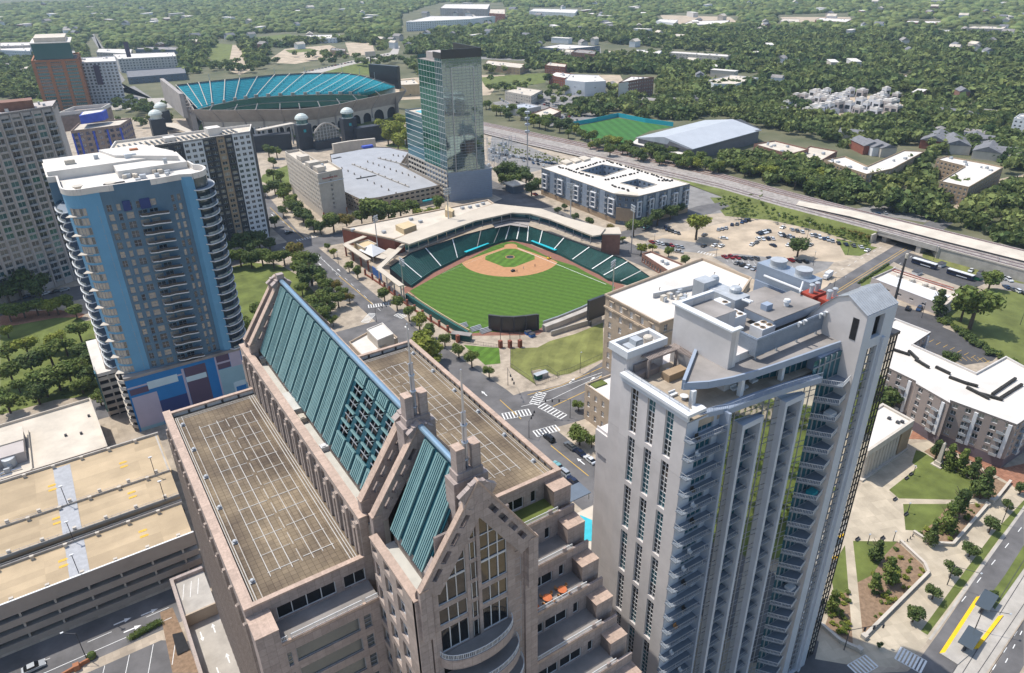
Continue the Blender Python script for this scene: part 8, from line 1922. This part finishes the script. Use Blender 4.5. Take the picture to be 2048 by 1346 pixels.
tpx([(1878,895,13),(1903,907,14),(1929,919,14),(1954,932,13),(1973,958,20),(1927,1000,19),(1900,1030,18),(1866,1066,13),(1783,1136,17),(1757,1096,14),(1752,1160,13),(1668,1198,15)],'dark green conical tree in the courthouse garden','conical garden trees',('leaf_dark','leaf'),2.6,'cone')
tpx([(2017,1010,9),(1984,1048,12),(1944,1096,12),(1905,1139,12),(1870,1182,12),(1831,1226,13),(2044,975,9),(1990,1188,6),(1760,1290,5)],'small dark street tree in the verge along the tram street','street trees by the tram line',('leaf_dark',),2.1)
# shrubs
SH={}
def shrub(x,y,r,mt,lab,grp,cat='shrub'):
    c=G(x,y); k=(int(x)%3,mt)
    if k not in SH:
        V,F=crown_pts(50+k[0],260,.16); me=bpy.data.meshes.new('shrub'); me.from_pydata(V,[],F); me.materials.append(MT[mt]); SH[k]=me
    o=bpy.data.objects.new('shrub',SH[k]); sc.collection.objects.link(o); o.location=(c.x,c.y,r*.45); o.scale=(r,r,r*.8); o.rotation_euler=(0,0,random.uniform(0,6)); tag(o,lab,cat,grp)
rr=random.Random(9)
BED=[[(1868,1050),(1900,1012),(1960,1012),(1902,1083),(1865,1082),(1838,1067)],[(1860,905),(1880,900),(2005,972),(1990,990),(1960,985),(1900,935)],[(1740,1150),(1772,1110),(1795,1090),(1840,1130),(1848,1146),(1740,1258)],[(1672,1200),(1695,1185),(1703,1280),(1655,1250)]]
for bi,P in enumerate(BED):
    xs=[p[0] for p in P]; ys=[p[1] for p in P]; k=0
    while k<(30,24,46,26)[bi]:
        x,y=rr.uniform(min(xs),max(xs)),rr.uniform(min(ys),max(ys))
        if inpoly(x,y,P): shrub(x,y,rr.uniform(.45,1.3),rr.choice(('leaf','leaf_light','leaf_light','leaf')),'low green shrub in the %s planting bed of the courthouse garden'%('middle','upper','lower','street-corner')[bi],'shrubs in the garden beds'); k+=1
for i in range(26): shrub(1718+i*2.3,567-i*1.5,1.1,'leaf_dark','small clipped shrub in the row beside the wide road','shrub row by the wide road')
for i in range(40): shrub(1880+i*4.2+rr.uniform(-4,4),640+i*2.7+rr.uniform(-6,6),rr.uniform(1.2,2.6),rr.choice(('leaf','leaf_dark')),'scrubby bush along the edge of the grass lot','bushes by the grass lot')
# individually built belt trees along the railway
BELT=[((975,225),(1105,262)),((1105,262),(1235,312)),((1235,312),(1440,346)),((1440,335),(1640,388)),((1600,365),(1800,425)),((1780,380),(1880,420)),((1900,440),(2048,480)),((1985,395),(2048,440)),((1640,390),(1760,430)),((1880,370),(2048,410))]
k=0
for (a,b_) in BELT:
    n=int(abs(b_[0]-a[0])/6.3)
    for i in range(n):
        if NT[0]>=292: break
        t=(i+.5)/n; x=a[0]+(b_[0]-a[0])*t+rr.uniform(-6,6); y=a[1]+(b_[1]-a[1])*t+rr.uniform(-13,7)
        if 1855<x<1990 and 345<y<440 and rr.random()<.7: continue
        g=G(x,y); d=px_of(g)[2]; r=rr.uniform(4.2,7.2)
        m=rr.choice(('leaf','leaf','leaf_dark','leaf_light','leaf')) if not (1840<x<1990 and y<400) else rr.choice(('leaf_autumn','leaf'))
        tree(g.x,g.y,r,r*2,m,'round','full-grown tree in the belt along the railway %s'%('behind the apartment block' if x<1440 else 'in front of the beige offices' if x<1850 else 'at the right frame edge'),'railway belt trees')
# ------------------------------------------------------------------ woods: one mass each
import numpy as np
def bake(name,items,templ,mt):
    """items: list of (x,y,z,sx,sy,sz,rot,template)"""
    Vs=[];Fs=[];off=0
    T=[(np.array(v,dtype=np.float32),np.array(f,dtype=np.int32)) for v,f in templ]
    for (x,y,z,sx,sy,sz,ro,t) in items:
        v,f=T[t]; c,s=math.cos(ro),math.sin(ro); w=np.empty_like(v); w[:,0]=(v[:,0]*c-v[:,1]*s)*sx+x; w[:,1]=(v[:,0]*s+v[:,1]*c)*sy+y; w[:,2]=v[:,2]*sz+z
        Vs.append(w); Fs.append(f+off); off+=len(v)
    V=np.concatenate(Vs); F=np.concatenate(Fs); k=F.shape[1]
    me=bpy.data.meshes.new(name); me.vertices.add(len(V)); me.vertices.foreach_set('co',V.ravel()); me.loops.add(F.size); me.loops.foreach_set('vertex_index',F.ravel()); me.polygons.add(len(F)); me.polygons.foreach_set('loop_start',np.arange(0,F.size,k,dtype=np.int32)); me.update(calc_edges=True)
    me.materials.append(MT[mt]); o=bpy.data.objects.new(name,me); sc.collection.objects.link(o); o['kind']='stuff'; return o
CLEAR=[ # pixel polygons kept free of wood (at ground level)
[(-200,1400),(-200,205),(60,202),(180,190),(170,80),(200,60),(215,100),(360,92),(360,150),(420,145),(560,128),(700,125),(745,112),(790,88),(805,88),(812,110),(960,115),(1060,122),(1060,136),(1100,142),(1240,150),(1320,150),(1316,200),(1240,198),(1230,180),(1200,222),(1130,215),(1140,240),(1240,229),(1345,246),(1430,230),(1530,262),(1700,296),(1700,320),(1640,345),(1500,312),(1440,344),(1560,375),(1700,412),(1880,456),(2300,560),(2300,1400)],
[(1645,330),(1660,298),(1850,288),(1855,325),(1735,375),(1650,355)],[(1860,325),(1890,302),(2010,325),(2010,345),(1940,395),(1870,380)],[(1500,300),(1510,275),(1680,290),(1680,315),(1600,340)],[(1255,300),(1265,270),(1460,232),(1530,255),(1530,300),(1380,325)],
[(1560,205),(1600,192),(1760,188),(1810,200),(1808,240),(1740,246),(1640,238)],[(430,80),(480,84),(505,150),(400,150)],[(490,70),(600,62),(605,82),(500,90)],[(530,130),(540,98),(700,82),(760,92),(750,130)],
[(800,95),(800,30),(880,5),(1010,5),(1020,40),(990,44),(900,50)],[(1050,28),(1060,14),(1170,16),(1170,30)],[(1310,55),(1310,32),(1360,25),(1480,32),(1480,52),(1400,58)],[(1550,50),(1550,30),(1700,25),(1710,48),(1690,52)],[(1335,118),(1335,98),(1465,105),(1465,118)],[(1075,110),(1080,84),(1210,84),(1260,94),(1255,118),(1195,118)],[(1405,172),(1405,152),(1520,146),(1522,160),(1480,175)],[(1230,205),(1230,150),(1315,148),(1315,195)],[(1810,52),(1810,38),(1890,38),(1885,52)],[(1925,62),(1930,48),(2018,50),(2015,62)],[(1840,70),(1845,58),(1920,58),(1918,70)],[(590,82),(600,66),(700,66),(690,82)],[(1780,164),(1780,145),(1840,145),(1840,164)],[(1855,430),(1985,355),(2060,340),(2060,365),(1990,385),(1880,445)],[(1255,112),(1260,95),(1330,98),(1325,114)],[(650,108),(655,92),(700,92),(700,108)]]
def wood():
    tq=[crown_pts(200+i,110,.25) for i in range(6)]
    tf=[crown_pts(230+i,44,.4) for i in range(6)]
    ico=[]
    for s in range(8):
        r2=random.Random(s); bm=bmesh.new(); bmesh.ops.create_icosphere(bm,subdivisions=2,radius=1)
        lob=[V3(r2.gauss(0,1),r2.gauss(0,1),abs(r2.gauss(0,1))).normalized() for _ in range(7)]
        for v in bm.verts:
            n=v.co.normalized(); k=.72+.34*max(max(0,n.dot(l))**6 for l in lob)+r2.uniform(-.07,.07); v.co=n*k; v.co.z*=.8
        bm.verts.ensure_lookup_table(); ico.append(([tuple(v.co) for v in bm.verts],[tuple(v.index for v in f.verts) for f in bm.faces if f.calc_center_median().z>-.35])); bm.free()
    near=[];mid=[];far=[]; r2=random.Random(11); d=430.0
    while d<4300:
        sp=8.2+d*.0046; nang=int(1.5*d/sp)
        for i in range(nang):
            a=CH+(-.75+1.5*(i+r2.random())/nang); dd=d+r2.uniform(-.5,.5)*sp*1.3
            x,y=dd*math.cos(a),dd*math.sin(a); px,py,Z=px_of((x,y,0))
            if px<-60 or px>2110 or py<-45: continue
            if any(inpoly(px,py,P) for P in CLEAR): continue
            if any(abs(x-a_)<q_ and abs(y-b_)<q_*1.2 for a_,b_,q_ in HZ): continue
            r=sp*r2.uniform(.42,.86); h=r2.uniform(8,16)
            if (x//70*31+y//55*17)%7<1 and r2.random()<.45: continue
            if dd<980: near.append((x,y,h-r*.8,r,r*r2.uniform(.85,1.15),r*.95,r2.uniform(0,6.3),r2.randrange(6)))
            elif dd<1900: mid.append((x,y,h-r*.8,r,r*r2.uniform(.8,1.2),r*r2.uniform(.75,1.15),r2.uniform(0,6.3),r2.randrange(6)))
            else: far.append((x,y,h-r*.85,r,r,r*.95,r2.uniform(0,6.3),r2.randrange(8)))
        d+=sp*.86
    # crowns baked by distance, near to far
    o=bake('wood',near,tq,'leaf_far'); bake('wood',mid,tf,'leaf_far'); o2=bake('wood',far,ico,'leaf_far')
    print('wood',len(near),len(mid),len(far))
wood()
def scrub(name,P,n,mt,z=0,rmin=.8,rmax=2):
    xs=[p[0] for p in P]; ys=[p[1] for p in P]; it=[]; r2=random.Random(len(P)*n)
    while len(it)<n:
        x,y=r2.uniform(min(xs),max(xs)),r2.uniform(min(ys),max(ys))
        if inpoly(x,y,P): g=G(x,y,z); r=r2.uniform(rmin,rmax); it.append((g.x,g.y,r*.4+z,r,r,r*.8,r2.uniform(0,6),r2.randrange(3)))
    bake(name,it,[crown_pts(300+i,40,.3) for i in range(3)],mt)
scrub('scrub',[(1430,398),(1520,385),(1640,425),(1745,468),(1738,492),(1640,460),(1530,436),(1455,432)],300,'leaf',2.5)
scrub('scrub',[(1660,436),(1700,432),(1750,462),(1745,480),(1690,466)],90,'leaf_autumn',3)
scrub('scrub',[(975,285),(1060,300),(1180,330),(1170,345),(1070,318),(985,300)],160,'leaf_light',0,.6,1.4)
scrub('scrub',[(0,765),(180,750),(200,785),(100,800),(0,830)],60,'leaf',0,.6,1.5)
for P,n in (([(205,205),(240,200),(345,222),(350,250),(330,262),(250,262),(215,225)],34),([(405,130),(520,118),(560,128),(500,150),(420,148)],40),([(200,70),(240,72),(360,95),(330,112),(262,108)],30),([(700,130),(760,120),(840,122),(845,165),(830,150),(800,130),(760,138)],40),([(970,165),(1040,170),(1090,165),(1130,185),(1230,205),(1180,225),(1080,210),(980,190)],44),([(560,112),(700,112),(745,118),(640,134)],26),([(1330,225),(1440,215),(1560,240),(1560,275),(1530,262)],40),([(1560,330),(1700,390),(1840,425),(1900,450),(1860,440),(1640,390)],30),([(0,195),(60,190),(62,200),(30,206)],10),([(960,140),(1100,140),(1130,146),(970,150)],14),([(1440,318),(1540,335),(1650,345),(1660,365),(1560,360),(1440,338)],40)):
    xs=[p[0] for p in P]; ys=[p[1] for p in P]; it=[]
    while len(it)<n:
        x,y=rr.uniform(min(xs),max(xs)),rr.uniform(min(ys),max(ys))
        if inpoly(x,y,P): g=G(x,y); r=rr.uniform(4,7.5); it.append((g.x,g.y,r*1.2,r,r,r*.9,rr.uniform(0,6),rr.randrange(3)))
    bake('wood',it,[crown_pts(320+i,160,.22) for i in range(3)],'leaf_far')
bake('wood',[(rr.choice((138,160,232,262,120,196))+rr.uniform(-7,7),rr.uniform(-70,24),6,4.5,4.5,4,rr.uniform(0,6),rr.randrange(3)) for i in range(80)],[crown_pts(320+i,160,.22) for i in range(3)],'leaf')  # unseen trees added for the condominium glass to mirror
# ================================================================== cars, buses, lamps, people
CM={}
def car_parts(col,kind='car'):
    k=(col,kind)
    if k in CM: return CM[k]
    h=1.0 if kind=='car' else 1.25; L,Wd=2.45,.98
    b=MB()
    prof=[(-L,.35),(-L,.8*h),(-L+.15,.95*h),(-1.75,1.0*h),(1.15,.95*h),(L-.1,.78*h),(L,.6),(L,.35)]
    for s in (-1,1):
        P=[(x,s*Wd,z) for x,z in prof]; b.q(*(P if s<0 else P[::-1]))
    for i in range(len(prof)-1): (x0,z0),(x1,z1)=prof[i],prof[i+1]; b.q((x0,-Wd,z0),(x0,Wd,z0),(x1,Wd,z1),(x1,-Wd,z1))
    zt=1.48 if kind=='car' else 1.85; xr=-1.15 if kind=='car' else -1.9
    b.q((xr,-.72,zt),(.35,-.72,zt),(.35,.72,zt),(xr,.72,zt))
    body=b.mesh('body',['car_'+col])
    g=MB(); lo=[(-1.95 if kind=='car' else -2.2,1.0*h),(1.15,.96*h)]; 
    a=[(lo[0][0],-.9,lo[0][1]),(lo[1][0],-.9,lo[1][1]),(lo[1][0],.9,lo[1][1]),(lo[0][0],.9,lo[0][1])]; c=[(xr,-.72,zt-.01),(.35,-.72,zt-.01),(.35,.72,zt-.01),(xr,.72,zt-.01)]
    for i in range(4): j=(i+1)%4; g.q(a[i],a[j],c[j],c[i])
    gl=g.mesh('windows',['glass_black'])
    w=MB(); w.tube((0,-.12,0),(0,.12,0),.34,10); wh=w.mesh('wheel',['rubber'])
    hb=MB(); hb.box(-.05,-.2,-.08,.05,.2,.08); hl=hb.mesh('headlight',['frame_white'])
    full=MB()
    one=MB(); ms=['car_'+col,'glass_black','rubber']
    for me,mi,offs in ((body,0,[(0,0,0)]),(gl,1,[(0,0,0)]),(wh,2,[(-1.5,-.86,.34),(-1.5,.86,.34),(1.5,-.86,.34),(1.5,.86,.34)])):
        for ox,oy,oz in offs:
            i=len(one.v); one.v+=[(v.co.x+ox,v.co.y+oy,v.co.z+oz) for v in me.vertices]
            for p in me.polygons: one.f.append(tuple(i+q for q in p.vertices)); one.m.append(mi)
    CM[k]=(body,gl,wh,hl,one.mesh('parked_car',ms)); return CM[k]
def car(x,y,rot,col,lab,grp,parts=False,kind='car',z=.03,s=1.08):
    body,gl,wh,hl,one=car_parts(col,kind)
    if not parts:
        o=bpy.data.objects.new('parked_car',one); sc.collection.objects.link(o); o.location=(x,y,z); o.rotation_euler=(0,0,rot); o.scale=(s,s,s); tag(o,lab,'car',grp); return o
    T=thing('parked_car',lab,'car',(x,y,z),grp); T.rotation_euler=(0,0,rot); T.scale=(s*1.05,s*1.05,s*1.05)
    def ch(n,me,loc=(0,0,0)): o=bpy.data.objects.new(n,me); sc.collection.objects.link(o); o.parent=T; o.location=loc
    ch('body',body); ch('windows',gl)
    for a,b in ((-1.5,-.86),(-1.5,.86),(1.5,-.86),(1.5,.86)): ch('wheel',wh,(a,b,.34))
    for b in (-.65,.65): ch('headlight',hl,(2.43,b,.66))
    return T
def cpx(x,y,rot,col,lab,grp,parts=False,kind='car'): c=G(x,y,.7); car(c.x,c.y,rot,col,lab,grp,parts,kind)
N_=R(90)
for x,y,c,k,l in ((1098,876,'black','suv','black estate car driving away from the zebra crossing'),(1140,892,'grey','suv','dark grey car parked rightmost row end nearest the tree'),(1159,904,'navy','car','dark blue sedan parked between a grey car and a white one'),(1180,919,'white','car','white sedan parked beside the condominium tower foot'),(1115,931,'teal','car','pale teal car parked behind the granite tower parapet'),(1128,944,'silver','suv','silver car parked in front of the pale teal one'),(1146,961,'navy','car','dark car half hidden by a small tree at the pool deck'),(578,465,'black','car','black car turning at the hotel corner'),(1358,503,'silver','car','silver car driving past the white-roofed ticket building'),(1293,454,'teal','car','pale blue car in the shade of the courtyard block'),(1070,388,'red','car','bright red car by the small kiosk')): cpx(x,y,N_ if x>1000 and x<1200 else R(15) if x==578 else R(-62) if x==1358 else R(20),c,l,None,True,k)
cpx(67,1334,R(3),'silver','silver sedan driving on the lower-left street',None,True)
rr=random.Random(21); COL=['white','silver','grey','black','blue','navy','red','white','silver','black','grey']
def row(p,q,n,rot,lab,grp,fill=1.0,cols=COL):
    a,b=G(*p,.5),G(*q,.5)
    for i in range(n):
        if rr.random()>fill: continue
        c=a.lerp(b,i/max(1,n-1)); col=rr.choice(cols); car(c.x,c.y,rot+R(rr.uniform(-4,4))+(math.pi if rr.random()<.3 else 0),col,'%s car %s'%({'navy':'dark blue'}.get(col,col),lab),grp,False,rr.choice(('car','car','suv')))
g1='cars on the gravel car park'
row((1304,484),(1362,494),7,R(80),'in the short upper row beside the ballpark corner','cars by the ballpark corner')
row((1332,458),(1356,466),5,R(60),'in the row above, nearest the bright green tree','cars by the ballpark corner')
row((1437,459),(1452,456),3,R(35),'against the hedge at the left of the gravel lot',g1); row((1464,449),(1474,448),2,R(35),'against the hedge, middle pair of the gravel lot',g1); row((1484,444),(1498,440),3,R(35),'against the hedge, upper end of the gravel lot',g1)
row((1518,467),(1536,462),5,R(70),'in the dense middle cluster of the gravel lot',g1); row((1516,478),(1545,477),4,R(60),'in the lower middle cluster of the gravel lot',g1); row((1561,470),(1587,476),5,R(60),'left of the dark round tree',g1)
for x,y,r_,c,l in ((1448,476,-50,'white','white car alone in the open part of the gravel lot'),(1408,491,15,'black','black car at the kerb edge of the gravel lot'),(1430,490,10,'white','white car left of a pair at the gravel lot kerb'),(1443,491,10,'white','white car right of a pair at the gravel lot kerb'),(1504,488,20,'white','white car parked low in the gravel lot'),(1513,484,20,'grey','grey car parked low in the gravel lot'),(1546,490,80,'navy','dark blue car pointing at the kerb below the cluster'),(1577,489,15,'white','white car just left of the dark round tree'),(1621,489,10,'silver','silver car just right of the dark round tree'),(1566,454,10,'white','white car alone near the scrub bank'),(1409,469,10,'grey','grey pickup under the bright green tree'),(1735,500,10,'white','white car at the grass end of the long row')): cpx(x,y,R(r_),c,l,None)
row((1584,459),(1604,464),3,R(50),'in the three-car row near the scrub bank',g1); row((1623,470),(1664,482),6,R(50),'in the long row along the bank, left part',g1); row((1677,486),(1722,494),4,R(50),'in the long row along the bank, right part',g1)
row((1450,514),(1512,517),6,R(75),'in the asphalt lot row behind the office roof','cars in the asphalt lot',.9); row((1474,526),(1530,545),6,R(15),'in the lower asphalt lot row behind the cooling towers','cars in the asphalt lot'); row((1540,517),(1610,523),6,R(75),'in the asphalt lot row beyond the cooling towers','cars in the asphalt lot',.8,['orange','black','grey','red','navy','black'])
row((2007,556),(2018,560),2,R(60),'in the pair behind the round tree by the buses','cars by the grass lot'); row((2013,574),(2046,586),4,R(60),'along the top edge of the grass lot','cars by the grass lot'); row((1942,541),(1960,546),2,R(10),'under the retaining wall next to the second bus','cars by the buses')
row((1816,617),(1838,618),2,R(20),'in the small yard behind the condominium cap','cars in the small yard')
row((985,305),(1120,330),26,R(70),'in the dark row along the railway scrub','cars along the railway scrub')
row((990,308),(1118,338),14,R(70),'in the second row along the railway scrub','cars along the railway scrub',.5)
for j in range(5): row((1000+j*22,198+j*2),(1030+j*24,216-j*1),9,R(70),'in the packed lot near the pale parking deck','cars in the packed lot',.85)
for j in range(4): row((1100+j*10,244-j*5),(1140+j*14,248-j*8),9,R(70),'in the packed lot beside the practice pitch','cars by the practice pitch',.9)
row((10,176),(58,170),10,R(80),'in the lot at the far left edge','cars at the far left edge',.9); row((8,182),(60,178),10,R(80),'in the second row at the far left edge','cars at the far left edge',.8)
row((24,582),(60,577),3,R(15),'parked in the shade below the tall grey tower','cars below the grey tower'); row((52,594),(130,580),5,R(15),'in the kerb row below the tall grey tower','cars below the grey tower')
for i in range(26):
    t=i/26; car_p=G(612+t*170,144-t*36); car(car_p.x,car_p.y,R(30),rr.choice(COL),'car on the elevated highway beyond the stadium','cars on the highway beyond the stadium')
for i in range(9): c=G(1700+i*14,437-i*2); car(c.x,c.y,R(50),rr.choice(COL),'car in the tree-shaded lot beyond the railway','cars in the shaded lot')
# buses
for i,(x,y) in enumerate(((1849,527),(1921,549))):
    c=G(x,y,1.6); d=(G(x+30,y+9)-G(x-30,y-9)).normalized(); n=V3(-d.y,d.x,0); T=thing('coach_bus','black coach with white roof and white lettering, %s of the two'%('left','right')[i],'bus',(c.x,c.y,0),'parked coaches')
    MB().bx(c.xy.to_3d(),d,n,Z3,-7,-1.4,.5,7,1.4,3.0).obj('body','car_navy',T); MB().bx(c.xy.to_3d(),d,n,Z3,-6.9,-1.35,3.0,6.9,1.35,3.3).obj('roof','white_paint',T); MB().bx(c.xy.to_3d(),d,n,Z3,-6.5,-1.43,1.7,6.3,1.43,2.7).obj('windows','glass_black',T)
    for s in (-4.8,4.6): q=MB(); q.tube(c.xy.to_3d()+d*s-n*1.42+Z3*.5,c.xy.to_3d()+d*s+n*1.42+Z3*.5,.5,10); q.obj('wheel','rubber',T)
    MB().bx(c.xy.to_3d(),d,n,Z3,-1.5,-1.46,.9,4.2,-1.44,1.35).obj('side_lettering','white_paint',T)
c=G(1656,551,1.4); T=thing('box_truck','white box truck on the wide road','truck',(c.x,c.y,0)); d=V3(.98,.2,0).normalized(); n=V3(-d.y,d.x,0); o=c.xy.to_3d(); MB().bx(o,d,n,Z3,-2.2,-1.3,.7,3.6,1.3,3.6).obj('cargo_box','white_paint',T); MB().bx(o,d,n,Z3,-4.2,-1.15,.6,-2.3,1.15,2.4).obj('cab','bw_white',T)
for s in (-3.2,2.2): q=MB(); q.tube(o+d*s-n*1.2+Z3*.5,o+d*s+n*1.2+Z3*.5,.5,10); q.obj('wheel','rubber',T)
for nm,lab,x,y,w,m in (('dumpster','green dumpster in the small yard','1858','614',2.2,'car_green'),('dumpster','dark green dumpster at the end of the coaches','1957','556',2.6,'car_green'),('trailer','small white box trailer between the coaches','1882','530',2.6,'white_paint'),('storage_box','white container in the coach yard','1834','546',2.8,'white_paint')):
    c=G(float(x),float(y),.8); T=thing(nm,lab,nm.replace('_',' '),(c.x,c.y,0)); MB().box(c.x-w,c.y-w*.6,.2,c.x+w,c.y+w*.6,2).obj('body',m,T); MB().box(c.x-w-.1,c.y-w*.6-.1,2,c.x+w+.1,c.y+w*.6+.1,2.2).obj('lid','metal_dark',T)
# street lamps and signals
def lamp(x,y,h,ax,ay,lab,grp='street lamps',sig=0):
    c=G(x,y); T=thing('traffic_signal' if sig else 'street_lamp',lab,'traffic light' if sig else 'street lamp',(c.x,c.y,0),grp); m=MB(); m.tube(c,c+Z3*h,.14,6,.09); m.obj('pole','metal_dark',T)
    if ax or ay: e=c+V3(ax,ay,0)+Z3*h; m=MB(); m.tube(c+Z3*(h-.4),e,.08,5); m.obj('arm','metal_dark',T)
    else: e=c+Z3*h
    if sig:
        for k in range(3): q=c.lerp(e,.45+k*.27); q.z=h-.9; MB().box(q.x-.22,q.y-.18,q.z-.6,q.x+.22,q.y+.18,q.z+.5).obj('signal_head','metal_dark',T)
    else: MB().box(e.x-.35,e.y-.2,e.z-.1,e.x+.35,e.y+.2,e.z+.08).obj('lamp_head','metal_grey',T)
for a in ((1016,771,9,-4,-11,'dark mast-arm signal on the plaza corner by the granite tower'),(1140,836,9,-8,6,'mast-arm signal on the beige annex corner'),(753,644,8,9,1,'mast-arm signal by the small white-roofed building'),(1688,1300,8,9,-4,'mast-arm signal at the garden street corner'),(1058,876,8,6,5,'mast-arm signal rising behind the granite parapet')): lamp(*a,grp='mast-arm signals',sig=1)
for a in ((1160,746,9,2,2,'lamp at the dry lawn fence'),(173,1317,10,-3,2,'lamp at the lower-left pavement'),(677,528,8,0,0,'dark lamp at the park side of the main street'),(1640,560,9,0,0,'x') if 0 else (1665,588,10,4,-3,'curved lamp beside the wide road near the cap'),(1626,532,9,0,0,'pole at the asphalt lot edge'),(1695,510,9,0,0,'pole at the grass bank by the wide road'),(1867,520,9,0,0,'pole beside the first coach'),(1990,545,9,0,0,'pole beside the second coach'),(1432,515,13,0,0,'wooden pole at the lot kerb'),(1614,478,11,0,0,'leaning wooden pole by the dark round tree'),(1308,493,8,0,0,'slim pole at the ballpark corner'),(1555,450,8,0,0,'pole in the gravel lot upper part'),(2040,650,10,0,0,'pole at the right of the grass lot'),(1843,636,9,0,0,'pole in the small yard'),(1735,1088,4,0,0,'garden lamp left on the lower lawn'),(1786,1082,4,0,0,'garden lamp right on the lower lawn'),(1815,1025,4,0,0,'garden lamp at the middle lawn'),(1826,950,4,0,0,'garden lamp at the colonnade side'),(2003,1048,8,3,-6,'curved lamp on the tram street, upper'),(1894,1170,8,3,-6,'curved lamp on the tram street, middle'),(1950,1258,8,4,-5,'tall curved lamp on the tram platform')): lamp(*a)
c=G(1055,334); T=thing('transmission_tower','tall slim grey cell tower with antenna clusters','tower',(c.x,c.y,0)); m=MB(); m.tube(c,c+Z3*48,.7,8,.35); m.obj('pole','steel',T)
for z in (30,36,41,46): m=MB(); m.lathe(c.x,c.y,[(2.4,z),(2.4,z+1.6)],6); m.obj('antenna_cluster','metal_grey',T)
c=G(744,150); T=thing('billboard','double billboard on a tall post beyond the stadium','billboard',(c.x,c.y,0)); m=MB(); m.tube(c,c+Z3*28,1,6); m.obj('post','metal_dark',T); MB().box(c.x-8,c.y-1,28,c.x+9,c.y+1,35).obj('panel','stone_pale',T)
# substation
T=thing('substation','rusty grey electrical substation lattice right of the glass tower','substation',tuple(G(1000,320,0))); m=MB()
for i in range(60):
    c=G(972+rr.random()*52,285+rr.random()*62); h=rr.uniform(4,11); m.tube(c,c+Z3*h,.16,4); 
    if i%2: e=c+V3(rr.choice((-7,7)),rr.uniform(-1,1),0); m.tube(c+Z3*h,e+Z3*h,.12,4); m.tube(e,e+Z3*h,.16,4)
m.obj('lattice','metal_grey',T); m=MB()
for i in range(24): c=G(974+rr.random()*46,290+rr.random()*55); m=MB(); m.box(c.x-1.2,c.y-1,0,c.x+1.2,c.y+1,rr.uniform(1.5,3.5)); m.obj('transformer','metal_grey',T)
# groundskeepers
def person(x,y,lab,rot,shirt,lean=0):
    c=G(x,y); T=thing('person',lab,'person',(c.x,c.y,.06)); me=bpy.data.meshes.new('body')
    J=[((0,0,.95),.15),((0,0,1.2),.14),((0,0,1.42),.15),((0,0,1.55),.06),((.02,0,1.7),.1),((0,.1,.9),.1),((.06,.12,.5),.07),((.0,.12,.08),.05),((.12,.12,.04),.04),((0,-.1,.9),.1),((-.06,-.12,.5),.07),((-.12,-.12,.08),.05),((0,-.12,.04),.04),((0,.2,1.42),.06),((.1,.28,1.18),.045),((.28,.22,1.02),.035),((0,-.2,1.42),.06),((.12,-.28,1.18),.045),((.3,-.2,1.02),.035)]
    E=[(0,1),(1,2),(2,3),(3,4),(0,5),(5,6),(6,7),(7,8),(0,9),(9,10),(10,11),(11,12),(2,13),(13,14),(14,15),(2,16),(16,17),(17,18)]
    me.from_pydata([j[0] for j in J],E,[]); o=bpy.data.objects.new('body',me); sc.collection.objects.link(o); o.parent=T; o.rotation_euler=(0,0,rot); md=o.modifiers.new('s','SKIN'); 
    for i,j in enumerate(J): me.skin_vertices[0].data[i].radius=(j[1],j[1])
    me.skin_vertices[0].data[0].use_root=True; o.modifiers.new('u','SUBSURF').levels=1; me.materials.append(MT[shirt])
    hd=MB(); hd.lathe(0,0,[(.06,1.6),(.1,1.68),(.1,1.78),(.05,1.85)],8); h=hd.obj('head','skin',T); 
    h.location=(0,0,0); h.data.transform(Matrix.Translation((c.x,c.y,.06)))
    hh=MB(); hh.lathe(0,0,[(.12,1.8),(.11,1.86),(.04,1.9)],8); k=hh.obj('cap','cloth_dark',T); k.data.transform(Matrix.Translation((c.x,c.y,.06)))
for x,y,l,s in ((1070,534,'dark-clothed groundskeeper raking the infield dirt, right one','cloth_dark'),(1034,545,'dark-clothed groundskeeper on the infield dirt near the front edge','cloth_dark'),(1047,539,'groundskeeper in a pale shirt beside the infield edge','cloth_white')): person(x,y,l,R(40),s)
for x,y,l in ((1098,518,'small yellow-green mower at the right end of the infield dirt'),(1026,543,'small dark utility cart on the infield dirt')):
    c=G(x,y); T=thing('utility_cart',l,'cart',(c.x,c.y,0)); MB().box(c.x-1.2,c.y-.7,.4,c.x+1.2,c.y+.7,1.0).obj('body','sign_yellow' if x>1050 else 'metal_dark',T); MB().box(c.x-.3,c.y-.5,1.0,c.x+.4,c.y+.5,1.4).obj('seat','metal_dark',T)
    for a in (-.8,.8): q=MB(); q.tube((c.x+a,c.y-.8,.35),(c.x+a,c.y+.8,.35),.35,8); q.obj('wheel','rubber',T)
for i in range(40): car(84+(i%3)*12+rr.uniform(-.5,.5),-150+(i//3)*6.2,0,rr.choice(COL),'unseen car added for the condominium glass to mirror, in the near-side block','added unseen cars behind the viewpoint')  # unseen cars put in as content for the condominium glass reflection
# ================================================================== air
b=MB(); b.box(-5200,-900,-1,5200,5600,168,True); hz=b.obj('haze','white_paint'); hz['kind']='stuff'
m=bpy.data.materials.new('haze'); m.use_nodes=True; n=m.node_tree; n.nodes.clear(); o=n.nodes.new('ShaderNodeOutputMaterial'); v=n.nodes.new('ShaderNodeVolumePrincipled')
v.inputs['Density'].default_value=.00007; v.inputs['Color'].default_value=(.62,.8,1,1); v.inputs['Anisotropy'].default_value=.2; n.links.new(v.outputs[0],o.inputs['Volume']); hz.data.materials.clear(); hz.data.materials.append(m)
